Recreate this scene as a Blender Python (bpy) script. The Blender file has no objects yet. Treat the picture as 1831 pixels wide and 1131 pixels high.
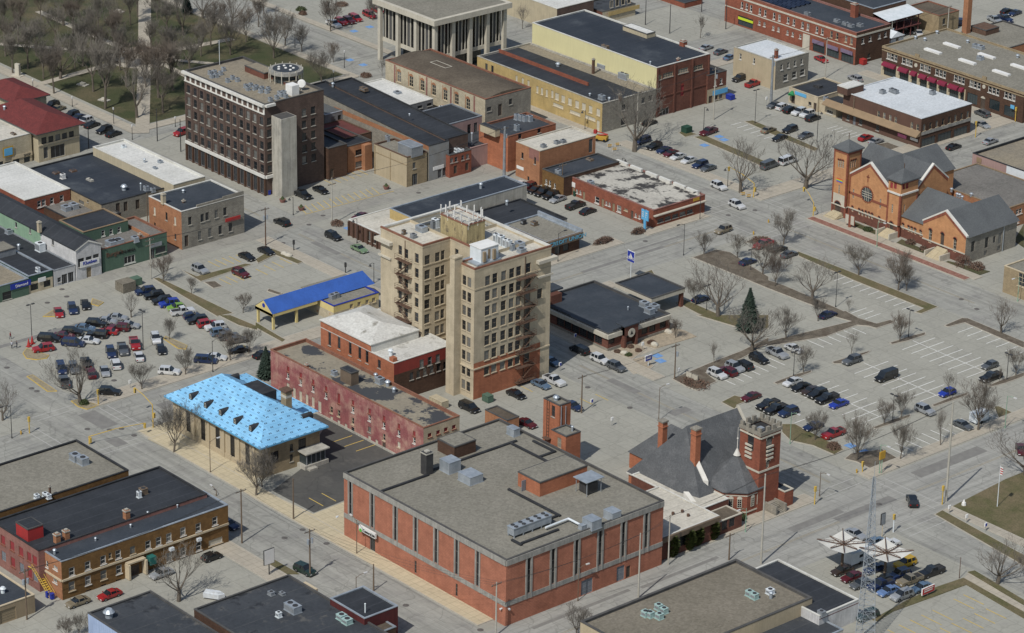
import bpy, bmesh, math, random
from mathutils import Vector, Matrix
R_ = math.radians
sc = bpy.context.scene
col = sc.collection
random.seed(11)
# ---------------------------------------------------------------- camera
IW, IH = 1831.0,1131.0
FPX, PT, RL, YW, HC = 5794.0, R_(22.73), R_(.933), R_(-48.87),280.0
def _tg(v):
 c, s = math.cos(YW), math.sin(YW)
 return Vector((v[0]*c+v[1]*s,-v[0]*s+v[1]*c, v[2]))
_F = Vector((0, math.cos(PT),-math.sin(PT))); _Rt = Vector((1,0,0)); _U = _Rt.cross(_F)
CF = _tg(_F); CR = _tg(math.cos(RL)*_Rt+math.sin(RL)*_U); CU = _tg(-math.sin(RL)*_Rt+math.cos(RL)*_U)
def _ray(px, py): return CF*FPX+CR*(px-IW/2)-CU*(py-IH/2)
_d = _ray(915,565); _t = HC/-_d.z
CAM = Vector((-_d.x*_t,-_d.y*_t, HC))
cd = bpy.data.cameras.new('camera'); cam = bpy.data.objects.new('camera', cd); col.objects.link(cam)
cam.matrix_world = Matrix.Translation(CAM) @ Matrix((CR, CU,-CF)).transposed().to_4x4()
cd.sensor_fit = 'HORIZONTAL'; cd.sensor_width = 36; cd.lens = 36*FPX/IW
cd.clip_start = 5; cd.clip_end = 6000
sc.camera = cam
# ---------------------------------------------------------------- daylight
SAZ, SEL = R_(109-180), R_(50)       # direction towards the sun in the street grid
world = bpy.data.worlds.new('World'); sc.world = world; world.use_nodes = True
wn = world.node_tree.nodes; wl = world.node_tree.links
sky = wn.new('ShaderNodeTexSky'); sky.sky_type = 'NISHITA'; sky.sun_disc = False
sky.sun_elevation = SEL; sky.sun_rotation = R_(90)-SAZ; sky.air_density = 1.2; sky.dust_density = 1.5
wl.new(sky.outputs[0], wn['Background'].inputs[0]); wn['Background'].inputs[1].default_value = .085
sd = bpy.data.lights.new('sun', 'SUN'); sun = bpy.data.objects.new('sun', sd); col.objects.link(sun)
sd.energy = 3.5; sd.angle = R_(.53); sd.color = (1,.965,.90)
sdir = Vector((math.cos(SAZ)*math.cos(SEL), math.sin(SAZ)*math.cos(SEL), math.sin(SEL)))
sun.rotation_euler = sdir.to_track_quat('Z', 'Y').to_euler()
sc.view_settings.view_transform = 'Standard'; sc.view_settings.look = 'None'; sc.view_settings.gamma = 1
sc.view_settings.exposure = 0.0
sc.cycles.max_bounces = 5; sc.cycles.diffuse_bounces = 3
# ---------------------------------------------------------------- points read off the ground of the photograph
ZM = {'F': (0,0,1), 'T': (660,360,5.231), 'Z': (280,640,5.722), 'C': (1110,700,3.769), 'D': (570,140,5.086), 'E': (0,150,6.282), 'A': (0,400,5.906), 'H': (1700,200,3.145)}
def q(c, x, y):
 if c in ZM: a, b, k = ZM[c]; return a+x/k, b+y/k
 return 457*int(c[1])+x*460/1831, (0,282,564,847)[int(c[0])]+y*284/1130
def G(px, py, z=0.):
 d = _ray(px, py); t = (HC-z)/-d.z
 return Vector((CAM.x+d.x*t, CAM.y+d.y*t, z))
def g(c, x, y, z=0.): return G(*q(c, x, y), z)
def PJ(v):
 w = Vector(v)-CAM; k = w.dot(CF)
 return IW/2+FPX*w.dot(CR)/k, IH/2-FPX*w.dot(CU)/k
def height(b, t):
 gb = g(*b); ty = q(*t)[1]; lo, hi = -1.,90.
 for _ in range(50):
  m = (lo+hi)/2
  if PJ((gb.x, gb.y, m))[1] > ty: lo = m
  else: hi = m
 return lo
# ---------------------------------------------------------------- materials
MATS = {}
def newmat(n):
 m = bpy.data.materials.new(n); m.use_nodes = True; MATS[n] = m
 return m, m.node_tree.nodes, m.node_tree.links, m.node_tree.nodes['Principled BSDF']
def nd(N, t, **k):
 n = N.new(t)
 for a, b in k.items():
  if a in n.inputs: n.inputs[a].default_value = b
  else: setattr(n, a, b)
 return n
def noise(N, L, vec, scale, detail=4, rough=.6):
 n = nd(N, 'ShaderNodeTexNoise', Scale=scale, Detail=detail, Roughness=rough); L.new(vec, n.inputs['Vector']); return n.outputs['Fac']
def ramp(N, L, fac, pts):
 r = N.new('ShaderNodeValToRGB'); e = r.color_ramp.elements
 while len(e) < len(pts): e.new(.5)
 for el, (p, c) in zip(e, pts): el.position = p; el.color = (*c,1) if len(c) == 3 else c
 L.new(fac, r.inputs[0]); return r.outputs[0]
def mixc(N, L, fac, a, b, mode='MIX'):
 m = N.new('ShaderNodeMix'); m.data_type = 'RGBA'; m.blend_type = mode
 for i, v in ((0, fac), (6, a), (7, b)):
  if hasattr(v, 'links'): L.new(v, m.inputs[i])
  else: m.inputs[i].default_value = v if i == 0 else (*v[:3],1)
 return m.outputs[2]
def mul(c, k): return tuple(min(1, x*k) for x in c)
def M(name, c, c2=None, scale=.4, fine=0, rough=.85, metal=0, streak=0, c3=None, t3=(.62,.7), bump=0, spec=.3, s3=.12, rnd=0, jit=None):
 """base colour c wandering to c2; fine = small-scale grain; streak = vertical wear; c3 = blotches"""
 if name in MATS: return MATS[name]
 m, N, L, B = newmat(name)
 B.inputs['Roughness'].default_value = rough; B.inputs['Metallic'].default_value = metal
 B.inputs['Specular IOR Level'].default_value = spec
 tc = N.new('ShaderNodeTexCoord').outputs['Object']
 if rnd:
  oi = N.new('ShaderNodeObjectInfo'); ad = N.new('ShaderNodeVectorMath'); ad.operation = 'ADD'
  sc_ = N.new('ShaderNodeVectorMath'); sc_.operation = 'SCALE'; L.new(oi.outputs['Location'], sc_.inputs[0]); sc_.inputs['Scale'].default_value = 1
  L.new(tc, ad.inputs[0]); L.new(sc_.outputs[0], ad.inputs[1]); tc = ad.outputs[0]
 c2 = c2 or mul(c,.8)
 f = noise(N, L, tc, scale,5)
 out = ramp(N, L, f, [(.36, c), (.64, c2)])
 if c3: out = mixc(N, L, ramp(N, L, noise(N, L, tc, s3,6,.65), [(t3[0], (0,0,0)), (t3[1], (1,1,1))]), out, c3)
 if streak:
  mp = N.new('ShaderNodeMapping'); mp.inputs['Scale'].default_value = (1.6,1.6,.12); L.new(tc, mp.inputs[0])
  s = noise(N, L, mp.outputs[0],1.5,4)
  out = mixc(N, L, ramp(N, L, s, [(.35, (1,1,1)), (.75, (1-streak,)*3)]), (0,0,0), out)
 if fine:
  s = noise(N, L, tc,3.2,3,.8)
  out = mixc(N, L,1., out, ramp(N, L, s, [(.3,(1-fine,)*3),(.7,(1+fine,)*3)]), 'MULTIPLY')
 if jit:
  oi = N.new('ShaderNodeObjectInfo')
  out = mixc(N, L, ramp(N, L, oi.outputs['Random'], [(jit[0],(0,0,0)),(jit[1],(1,1,1))]), out, jit[2])
 L.new(out, B.inputs['Base Color'])
 if bump:
  bp = N.new('ShaderNodeBump'); bp.inputs['Strength'].default_value = bump; bp.inputs['Distance'].default_value = .3
  L.new(noise(N, L, tc,2.5,4), bp.inputs['Height']); L.new(bp.outputs[0], B.inputs['Normal'])
 return m
def brick(name, c, c2, mortar=None, patch=None, streak=.15):
 """brick wall: courses every few decimetres, patchy firing, soot"""
 if name in MATS: return MATS[name]
 m, N, L, B = newmat(name); B.inputs['Roughness'].default_value = .9; B.inputs['Specular IOR Level'].default_value = .2
 tc = N.new('ShaderNodeTexCoord').outputs['Object']
 sp = N.new('ShaderNodeSeparateXYZ'); L.new(tc, sp.inputs[0])
 ad = nd(N, 'ShaderNodeMath', operation='ADD'); L.new(sp.outputs[0], ad.inputs[0]); L.new(sp.outputs[1], ad.inputs[1])
 cb = N.new('ShaderNodeCombineXYZ'); L.new(ad.outputs[0], cb.inputs[0]); L.new(sp.outputs[2], cb.inputs[1])
 bt = N.new('ShaderNodeTexBrick'); L.new(cb.outputs[0], bt.inputs['Vector'])
 bt.inputs['Color1'].default_value = (*c,1); bt.inputs['Color2'].default_value = (*c2,1)
 bt.inputs['Mortar'].default_value = (*(mortar or mul(c,.72)),1)
 for k, v in (('Scale',1.),('Mortar Size',.018),('Brick Width',.62),('Row Height',.3),('Bias',.0)): bt.inputs[k].default_value = v
 out = bt.outputs[0]
 out = mixc(N, L,1., out, ramp(N, L, noise(N, L, tc,.35,5), [(.3,(.8,)*3),(.7,(1.12,)*3)]), 'MULTIPLY')
 mp = N.new('ShaderNodeMapping'); mp.inputs['Scale'].default_value = (1.2,1.2,.1); L.new(tc, mp.inputs[0])
 out = mixc(N, L,1., out, ramp(N, L, noise(N, L, mp.outputs[0],1.2,4), [(.4,(1,)*3),(.8,(1-streak,)*3)]), 'MULTIPLY')
 if patch: out = mixc(N, L, ramp(N, L, noise(N, L, tc, patch[1],6,.7), [(patch[2], (0,)*3), (patch[3], (1,)*3)]), out, patch[0])
 L.new(out, B.inputs['Base Color']); return m
def membrane(name, c, c2, seam=3.0, seamc=None, patch=None):
 """roll roofing: sheets with thin lap seams, ponding stains, optional bare patches"""
 if name in MATS: return MATS[name]
 m, N, L, B = newmat(name); B.inputs['Roughness'].default_value = .75; B.inputs['Specular IOR Level'].default_value = .35
 tc = N.new('ShaderNodeTexCoord').outputs['Object']
 out = ramp(N, L, noise(N, L, tc,.13,6,.62), [(.3, c), (.7, c2)])
 sp = N.new('ShaderNodeSeparateXYZ'); L.new(tc, sp.inputs[0])
 a = nd(N, 'ShaderNodeMath', operation='DIVIDE'); L.new(sp.outputs[0], a.inputs[0]); a.inputs[1].default_value = seam
 b = nd(N, 'ShaderNodeMath', operation='FRACT'); L.new(a.outputs[0], b.inputs[0])
 d = nd(N, 'ShaderNodeMath', operation='LESS_THAN'); L.new(b.outputs[0], d.inputs[0]); d.inputs[1].default_value = .22/seam
 nz = noise(N, L, tc,.5,3)
 e = nd(N, 'ShaderNodeMath', operation='MULTIPLY'); L.new(d.outputs[0], e.inputs[0]); L.new(nz, e.inputs[1])
 out = mixc(N, L, e.outputs[0], out, seamc or mul(c2,1.9))
 out = mixc(N, L,1., out, ramp(N, L, noise(N, L, tc,1.8,3), [(.3,(.85,)*3),(.7,(1.15,)*3)]), 'MULTIPLY')
 if patch:
  for (pc, ps, p0, p1) in patch:
   out = mixc(N, L, ramp(N, L, noise(N, L, tc, ps,7,.68), [(p0, (0,)*3), (p1, (1,)*3)]), out, pc)
 L.new(out, B.inputs['Base Color']); return m
def gravelm(name, c, c2):
 m, N, L, B = newmat(name); B.inputs['Roughness'].default_value = .95; B.inputs['Specular IOR Level'].default_value = .1
 tc = N.new('ShaderNodeTexCoord').outputs['Object']
 out = ramp(N, L, noise(N, L, tc,.12,7,.6), [(.3, c), (.7, c2)])
 v = nd(N, 'ShaderNodeTexVoronoi', Scale=2.6); L.new(tc, v.inputs['Vector'])
 out = mixc(N, L,1., out, ramp(N, L, v.outputs['Color'], [(.1,(.84,)*3),(.9,(1.16,)*3)]), 'MULTIPLY')
 L.new(out, B.inputs['Base Color']); return m
def paving(name, c, c2, joint=0, jc=None, c3=None, t3=(.6,.75), crack=0, track=None):
 """concrete ground: broad tone drift, slab joints, oil and repair blotches, hairline cracks"""
 m, N, L, B = newmat(name); B.inputs['Roughness'].default_value = .92; B.inputs['Specular IOR Level'].default_value = .2
 tc = N.new('ShaderNodeTexCoord').outputs['Object']
 out = ramp(N, L, noise(N, L, tc,.06,8,.65), [(.33, c), (.67, c2)])
 out = mixc(N, L,1., out, ramp(N, L, noise(N, L, tc,1.1,5,.7), [(.3,(.9,)*3),(.7,(1.08,)*3)]), 'MULTIPLY')
 if c3: out = mixc(N, L, ramp(N, L, noise(N, L, tc,.17,8,.7), [(t3[0], (0,)*3), (t3[1], (1,)*3)]), out, c3)
 if track:
  mp = N.new('ShaderNodeMapping'); mp.inputs['Scale'].default_value = (.025,.8,1) if track == 'x' else (.8,.025,1); L.new(tc, mp.inputs[0]); out = mixc(N, L,1., out, ramp(N, L, noise(N, L, mp.outputs[0],1.,4,.6), [(.32,(.82,)*3),(.5,(1,)*3),(.7,(1.12,)*3)]), 'MULTIPLY')
 if joint:
  bt = N.new('ShaderNodeTexBrick'); L.new(tc, bt.inputs['Vector']); bt.offset = 0
  for k, v in (('Scale',1.),('Mortar Size',.05),('Brick Width', joint),('Row Height', joint),('Bias',0)): bt.inputs[k].default_value = v
  bt.inputs['Color1'].default_value = (1.03,1.03,1.03,1); bt.inputs['Color2'].default_value = (.96,.96,.96,1); bt.inputs['Mortar'].default_value = (.74,.74,.74,1)
  out = mixc(N, L,1., out, bt.outputs[0], 'MULTIPLY')
 if crack:
  dn = noise(N, L, tc,.25,4); 
  va = N.new('ShaderNodeVectorMath'); va.operation = 'ADD'; L.new(tc, va.inputs[0])
  nn = N.new('ShaderNodeTexNoise'); nn.inputs['Scale'].default_value = .2; L.new(tc, nn.inputs['Vector'])
  vs = N.new('ShaderNodeVectorMath'); vs.operation = 'SCALE'; vs.inputs['Scale'].default_value = 6; L.new(nn.outputs['Color'], vs.inputs[0]); L.new(vs.outputs[0], va.inputs[1])
  v = nd(N, 'ShaderNodeTexVoronoi', Scale=.11, feature='DISTANCE_TO_EDGE'); L.new(va.outputs[0], v.inputs['Vector'])
  out = mixc(N, L, ramp(N, L, v.outputs['Distance'], [(.0,(crack,)*3),(.018,(0,)*3)]), out, mul(c,.35))
 L.new(out, B.inputs['Base Color']); return m
# ---------------------------------------------------------------- mesh helpers
class MB:
 def __init__(s): s.v = []; s.f = []; s.m = []
 def quad(s, *p, m=0):
  n = len(s.v); s.v += [tuple(x) for x in p]; s.f.append(tuple(range(n, n+len(p)))); s.m.append(m)
 def box(s, x0, x1, y0, y1, z0, z1, m=0, bottom=False):
  n = len(s.v)
  s.v += [(x0,y0,z0),(x1,y0,z0),(x1,y1,z0),(x0,y1,z0),(x0,y0,z1),(x1,y0,z1),(x1,y1,z1),(x0,y1,z1)]
  fs = [(0,1,5,4),(1,2,6,5),(2,3,7,6),(3,0,4,7),(4,5,6,7)]
  if bottom: fs.append((3,2,1,0))
  s.f += [tuple(n+i for i in f) for f in fs]; s.m += [m]*len(fs)
 def tube(s, a, b, r0, r1=None, n=6, m=0, cap=True):
  a = Vector(a); b = Vector(b); r1 = r0 if r1 is None else r1
  d = (b-a); 
  if d.length < 1e-6: return
  d.normalize(); u = d.orthogonal().normalized(); w = d.cross(u); k = len(s.v)
  for i in range(n):
   t = 2*math.pi*i/n; o = u*math.cos(t)+w*math.sin(t)
   s.v.append(tuple(a+o*r0)); s.v.append(tuple(b+o*r1))
  for i in range(n):
   j = (i+1) % n; s.f.append((k+2*i, k+2*j, k+2*j+1, k+2*i+1)); s.m.append(m)
  if cap:
   s.f.append(tuple(k+2*i+1 for i in range(n))); s.m.append(m)
   s.f.append(tuple(k+2*i for i in reversed(range(n)))); s.m.append(m)
 def prism(s, pts, z0, z1, m=0, bottom=False):
  n = len(s.v); k = len(pts)
  a = sum(pts[i][0]*pts[(i+1) % k][1]-pts[(i+1) % k][0]*pts[i][1] for i in range(k))
  if a < 0: pts = pts[::-1]
  s.v += [(p[0], p[1], z0) for p in pts]+[(p[0], p[1], z1) for p in pts]
  for i in range(k): s.f.append((n+i, n+(i+1) % k, n+k+(i+1) % k, n+k+i)); s.m.append(m)
  s.f.append(tuple(n+k+i for i in range(k))); s.m.append(m)
  if bottom: s.f.append(tuple(n+i for i in reversed(range(k)))); s.m.append(m)
 def mesh(s, name, mats):
  me = bpy.data.meshes.new(name); me.from_pydata(s.v, [], s.f)
  for m in (mats if isinstance(mats, (list, tuple)) else [mats]): me.materials.append(m)
  if any(s.m): me.polygons.foreach_set('material_index', s.m)
  me.update(); return me
 def obj(s, name, mats, parent=None, loc=None, rz=0):
  return link(name, s.mesh(name, mats), parent, loc, rz)
def link(name, data, parent=None, loc=None, rz=0):
 o = bpy.data.objects.new(name, data); col.objects.link(o); o.parent = parent
 if loc is not None: o.location = loc
 if rz: o.rotation_euler = (0,0, rz)
 return o
def tag(o, label, cat, group=None, kind=None):
 o['label'] = label; o['category'] = cat
 if group: o['group'] = group
 if kind: o['kind'] = kind
 return o
def thing(name, label, cat, loc=(0,0,0), rz=0, group=None): return tag(link(name, None, None, loc, rz), label, cat, group)
def struct(o, kind='structure'): o['kind'] = kind; return o
def copy_tree(o, parent=None):
 c = o.copy(); col.objects.link(c); c.parent = parent
 for ch in KIDS.get(o, ()): copy_tree(ch, c)
 return c
KIDS = {}
def register(root):
 for o in root.children_recursive: KIDS.setdefault(o.parent, []).append(o)
# ---------------------------------------------------------------- ground, streets, paving
paving('lot_concrete',(.328,.322,.280),(.286,.282,.246),4.6, c3=(.25,.24,.22), t3=(.58,.8), crack=.22)
paving('street_concrete',(.308,.306,.276),(.262,.261,.237),4.2, c3=(.205,.2,.19), t3=(.5,.72), crack=.38, track='x')
paving('street_across',(.308,.306,.276),(.262,.261,.237),4.2, c3=(.2,.197,.187), t3=(.5,.75), crack=.38, track='y')
paving('worn_street',(.32,.317,.29),(.272,.27,.25),4.2, c3=(.235,.23,.22), t3=(.56,.8), crack=.38, track='y')
paving('walk_concrete',(.40,.36,.29),(.35,.32,.265),1.7, c3=(.30,.275,.235))
paving('yellow_walk',(.50,.43,.295),(.44,.385,.27),1.7, c3=(.33,.295,.225))
paving('alley_concrete',(.30,.292,.258),(.262,.255,.228),5.0, c3=(.22,.215,.2), t3=(.5,.75), crack=.35)
paving('black_asphalt',(.068,.068,.066),(.10,.098,.09),0, c3=(.14,.134,.12), t3=(.55,.8), crack=.3)
M('kerb_concrete',(.42,.39,.33),(.36,.33,.28),.8)
M('faded_paint',(.40,.395,.375),(.33,.325,.305),.9)
M('white_paint',(.78,.78,.75),(.6,.6,.57),.9, rough=.7)
M('yellow_paint',(.60,.42,.09),(.48,.36,.12),.9, rough=.7)
M('kerb_yellow',(.56,.37,.05),(.46,.34,.1),.9, rough=.7)
M('blue_paint',(.10,.24,.52),(.2,.32,.5),.9, rough=.7)
M('turf',(.045,.055,.022),(.078,.072,.038),.10, fine=.35, c3=(.13,.105,.06), t3=(.5,.75), s3=.05)
M('verge_turf',(.085,.085,.035),(.14,.115,.065),.25, fine=.3, c3=(.16,.125,.075), t3=(.45,.75), s3=.1)
M('mulch',(.105,.088,.066),(.15,.128,.098),.5, fine=.4, c3=(.075,.055,.04), t3=(.5,.7), s3=.4)
M('dead_grass',(.23,.195,.125),(.28,.24,.165),.7, fine=.3)
M('brick_paver',(.20,.095,.07),(.26,.14,.11),.8, fine=.25)
M('pea_gravel',(.36,.30,.22),(.28,.24,.18),.8, fine=.35)
M('manhole_iron',(.09,.085,.08),(.13,.12,.11),1.5, rough=.7)
M('old_patch',(.17,.165,.155),(.21,.205,.19),.5)
def sheet(name, pts, z, mat, kind='structure', side=None):
 b = MB()
 if side is None:
  p = [(a[0], a[1], z) for a in pts]; k = len(p)
  if sum(p[i][0]*p[(i+1) % k][1]-p[(i+1) % k][0]*p[i][1] for i in range(k)) < 0: p = p[::-1]
  b.quad(*p); o = b.obj(name, MATS[mat])
 else:
  b.prism([(a[0], a[1]) for a in pts], side, z); o = b.obj(name, MATS[mat])
 o['kind'] = kind; return o
def rect(x0, x1, y0, y1): return [(x0, y0), (x1, y0), (x1, y1), (x0, y1)]
def gp(s):
 out = []; c = None
 for t in s.split():
  if ',' not in t: c = t
  else: a, b = t.split(','); out.append(g(c, float(a), float(b)))
 return out
sheet('ground', rect(-1500,900,-900,1500),0, 'lot_concrete')
sheet('road', rect(-195,400,-13,0),.004, 'street_concrete')                  # between tower and bank
sheet('road', rect(-240,122,79,95),.004, 'street_concrete')               # beside the gabled church
sheet('road', rect(-17,-2,-400,-13.02),.006, 'street_across')
sheet('road', rect(-17,-2,.02,78.98),.006, 'street_across')
sheet('road', rect(-17,-2,95.02,520),.006, 'street_across')
sheet('road', rect(-220,330,-114.5,-100.5),.008, 'street_concrete')
sheet('road', rect(109.6,127.6,-200,320),.010, 'worn_street')
sheet('road', rect(-240,150,190.6,204),.010, 'street_concrete')
sheet('road', rect(-1000,-195,-13,0),.0045, 'street_concrete')
sheet('road', rect(-120,-104,95,420),.012, 'street_across')
sheet('road', rect(-79.5,-73.5,-60,78.9),.008, 'alley_concrete')
sheet('road', rect(-168,-148,-200,190),.012, 'street_across')
NW = [0]
def walk(x0, x1, y0, y1, mat='walk_concrete', z=.13):
 NW[0] += 1; z += NW[0]*.0017
 sheet('pavement', rect(x0, x1, y0, y1), z, mat, side=0)
 k = .16
 b = MB()
 for r in ((x0-k, x1+k, y0-k, y0), (x0-k, x1+k, y1, y1+k), (x0-k, x0, y0, y1), (x1, x1+k, y0, y1)): b.box(*r,0, z+.006)
 struct(b.obj('kerb', MATS['kerb_concrete']))
for a in ((-145,-80,95.5,98.5),(-72.8,-19.5,-16.6,-13.4),(1,106.5,-100,-96.3, 'yellow_walk'),(3,101,-119,-115, 'walk_concrete'),
  (-22,-17.4,-96,-17),(-21,-17.4,-99.6,-96.4),(-1.6,2.6,-99.8,-62, 'yellow_walk'),(-1.6,1.5,-61.5,-17),(-1.6,1.4,-16.4,-13.4), 
  (2,46,.6,3.6), (-1.6,1.6,.6,31), (-21,-17.4,22,50), (-21,-17.4,58,78),
  (-1.6,50.4,97.8,100.4, ),(-1.4,49.2,95.6,97.7, 'brick_paver',.132),(-1.6,1.2,101,142),(106.2,109.3,-96,-58),(105.6,109.2,-53,-14.5),
  (105.7,108.9,1,140), (128,150,2.1,4.2), (-22.5,-17.4,96,189.6), (-70,-23,96,99.2), (-19.6,-17.4,205,300),
  (-71,-23,186.5,190, 'walk_concrete'),(-72,-20,204.4,208),(-103.4,-99,100,186)):
 walk(*a)
# ---------------------------------------------------------------- building materials
def glassm(name, c, c2, rough=.12, var=None):
 m, N, L, B = newmat(name); B.inputs['Roughness'].default_value = rough; B.inputs['Specular IOR Level'].default_value = .5
 oi = N.new('ShaderNodeObjectInfo'); L.new(ramp(N, L, oi.outputs['Random'], [(.2, c),(.72, c2)]+([(.8, var)] if var else [])), B.inputs['Base Color']); return m
glassm('glass',(.012,.015,.018),(.035,.04,.045), var=(.15,.15,.14)); glassm('blind_glass',(.05,.055,.055),(.16,.16,.15),.3)
glassm('dark_glass',(.008,.009,.011),(.015,.016,.018),.1); glassm('tinted_glass',(.02,.03,.035),(.05,.065,.07),.1)
M('white_trim',(.62,.61,.57),(.52,.51,.47),.8); M('cream_trim',(.52,.44,.31),(.44,.37,.26),.8)
M('grey_metal',(.30,.32,.34),(.22,.24,.26),.9, rough=.5, metal=.3, rnd=1); M('galvanised',(.42,.46,.50),(.30,.34,.38),.7, rough=.45, metal=.4, rnd=1)
M('dark_metal',(.035,.035,.038),(.055,.055,.055),1, rough=.5); M('rust',(.09,.055,.04),(.13,.08,.055),1.5)
M('white_metal',(.66,.70,.73),(.55,.6,.62),.6, rough=.5); M('mint_metal',(.36,.50,.48),(.28,.4,.38),.8, rough=.5)
M('black_cap',(.022,.024,.028),(.04,.042,.045),.5); M('dark_cap',(.06,.06,.06),(.09,.088,.085),.4)
M('white_cap',(.60,.60,.56),(.48,.47,.43),.3, fine=.1); M('stone_cap',(.34,.33,.30),(.27,.26,.24),.5, streak=.2)
M('tile_cap',(.24,.11,.07),(.17,.08,.055),.7); M('green_cap',(.24,.38,.28),(.18,.28,.2),.6, fine=.2)
M('concrete',(.46,.44,.385),(.38,.365,.315),.4, streak=.3, fine=.1, c3=(.24,.235,.22), t3=(.5,.8), s3=.3)
M('concrete_band',(.35,.34,.31),(.27,.265,.245),.5, streak=.35, fine=.1, c3=(.22,.22,.205), t3=(.55,.8), s3=.35)
M('tan_block',(.43,.36,.25),(.38,.32,.22),.3, streak=.12, fine=.08)
gravelm('gravel_roof',(.183,.174,.145),(.228,.216,.182)); gravelm('grey_gravel',(.13,.125,.115),(.19,.18,.165)); gravelm('tan_gravel',(.26,.225,.165),(.20,.18,.145))
gravelm('brown_gravel',(.085,.07,.055),(.13,.11,.085)); gravelm('olive_gravel',(.155,.14,.11),(.20,.18,.145))
membrane('black_roof',(.020,.023,.028),(.036,.040,.047),3.2,(.055,.06,.07))
membrane('blue_black_roof',(.020,.026,.036),(.036,.043,.055),4.2,(.05,.055,.065), [((.075,.085,.095),.12,.55,.75)])
membrane('mottled_black',(.032,.037,.044),(.055,.060,.067),5,(.075,.078,.08), [((.12,.115,.105),.28,.58,.72),((.02,.022,.026),.15,.6,.66)])
membrane('white_roof',(.60,.60,.57),(.50,.50,.47),3.5,(.42,.42,.4), [((.38,.36,.32),.2,.66,.8)])
membrane('pale_roof',(.56,.59,.61),(.48,.51,.53),6,(.5,.5,.5), [((.40,.42,.43),.1,.6,.8)])
membrane('dirty_white',(.55,.52,.45),(.43,.41,.35),2.8,(.33,.31,.27), [((.30,.27,.22),.25,.58,.75)])
membrane('patched_white',(.48,.46,.40),(.36,.34,.30),6,(.4,.4,.35), [((.045,.042,.040),.22,.50,.56),((.62,.6,.54),.15,.62,.7)])
membrane('patched_tan',(.27,.24,.18),(.22,.195,.15),6,(.2,.18,.15), [((.05,.053,.058),.16,.505,.53)])
membrane('weathered_white',(.55,.55,.52),(.42,.41,.38),3.5,(.5,.5,.47), [((.24,.23,.2),.3,.58,.68),((.16,.11,.07),.5,.68,.74)])
membrane('slate_roof',(.028,.036,.046),(.045,.053,.065),8,(.05,.055,.06), [((.06,.068,.08),.2,.5,.8)])
brick('orange_brick',(.41,.16,.088),(.34,.132,.075)); brick('panel_brick',(.40,.165,.105),(.345,.142,.092),(.25,.105,.072))
brick('red_brick',(.27,.095,.06),(.21,.075,.05)); brick('dark_brick',(.10,.072,.060),(.125,.088,.073),(.07,.052,.046)); brick('brown_brick',(.10,.058,.040),(.075,.045,.032))
brick('tan_brick',(.50,.43,.31),(.46,.395,.285),(.42,.36,.26)); brick('gold_brick',(.20,.115,.045),(.15,.085,.035)); brick('church_brick',(.50,.26,.125),(.44,.225,.11),(.40,.21,.11))
brick('buff_brick',(.48,.36,.16),(.43,.325,.15), patch=((.36,.28,.14),.2,.5,.75)); brick('old_stone',(.49,.435,.32),(.42,.37,.27),(.3,.27,.2), patch=((.36,.18,.09),.35,.62,.70))
brick('deep_red_brick',(.165,.072,.052),(.13,.058,.044)); brick('stonework',(.30,.28,.235),(.235,.215,.18),(.15,.14,.12), patch=((.2,.19,.165),.6,.5,.7))
brick('tan_house_brick',(.34,.27,.17),(.28,.22,.14)); brick('rose_brick',(.28,.14,.12),(.23,.12,.1)); brick('salmon_brick',(.38,.185,.10),(.32,.155,.085))
M('red_paint',(.26,.045,.035),(.21,.04,.032),.4, streak=.15); M('dull_red',(.13,.045,.042),(.10,.038,.036),.5)
M('magenta_paint',(.30,.105,.105),(.235,.085,.088),.25, streak=.22, fine=.22, c3=(.44,.27,.215), t3=(.44,.66), s3=.3)
M('yellow_siding',(.60,.56,.32),(.56,.52,.30),.12, streak=.08); M('drive_yellow',(.62,.52,.24),(.56,.46,.2),.4, streak=.08)
M('green_paint',(.088,.145,.105),(.075,.125,.09),.3, streak=.12, fine=.08); M('mint_paint',(.24,.36,.25),(.2,.31,.22),.3, streak=.15); M('deep_green',(.018,.055,.038),(.025,.07,.045),.4)
M('whitewash',(.56,.56,.56),(.44,.44,.44),.5, streak=.2, fine=.12); M('pale_blue_paint',(.33,.42,.60),(.28,.36,.53),.3, streak=.2)
M('pink_paint',(.36,.245,.225),(.31,.21,.195),.3, streak=.15); M('grey_siding',(.22,.225,.23),(.17,.175,.18),.4, streak=.25); M('maroon_siding',(.10,.022,.022),(.075,.02,.02),.8, streak=.3)
M('tan_siding',(.30,.235,.155),(.25,.2,.135),.4, streak=.2); M('brown_panel',(.115,.065,.048),(.095,.055,.042),.3, streak=.1); M('tan_canopy',(.26,.185,.115),(.22,.16,.1),.4)
M('blue_metal_roof',(.045,.12,.42),(.04,.10,.34),.3, rough=.5, fine=.08, streak=.1); M('red_tile',(.14,.032,.030),(.11,.027,.026),.6, fine=.3); M('slate_shingle',(.095,.10,.105),(.075,.08,.085),.25, fine=.22, c3=(.115,.12,.125), t3=(.5,.7), s3=.4)
M('grey_shingle',(.10,.108,.112),(.082,.088,.093),.22, fine=.2); M('purple_awning',(.20,.15,.22),(.15,.12,.18),.6); M('burgundy_cloth',(.19,.018,.045),(.15,.018,.04),.5)
M('limestone',(.52,.49,.41),(.45,.42,.35),.5, streak=.15); M('old_wood',(.16,.12,.085),(.12,.09,.065),.7); M('fire_red',(.35,.03,.03),(.28,.03,.03),.5)
M('cream_stucco',(.46,.40,.28),(.40,.35,.25),.4, streak=.2); M('weathered_yellow',(.45,.37,.20),(.38,.31,.17),.35, streak=.5, fine=.2, c3=(.12,.10,.08), t3=(.56,.68), s3=.6)
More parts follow.
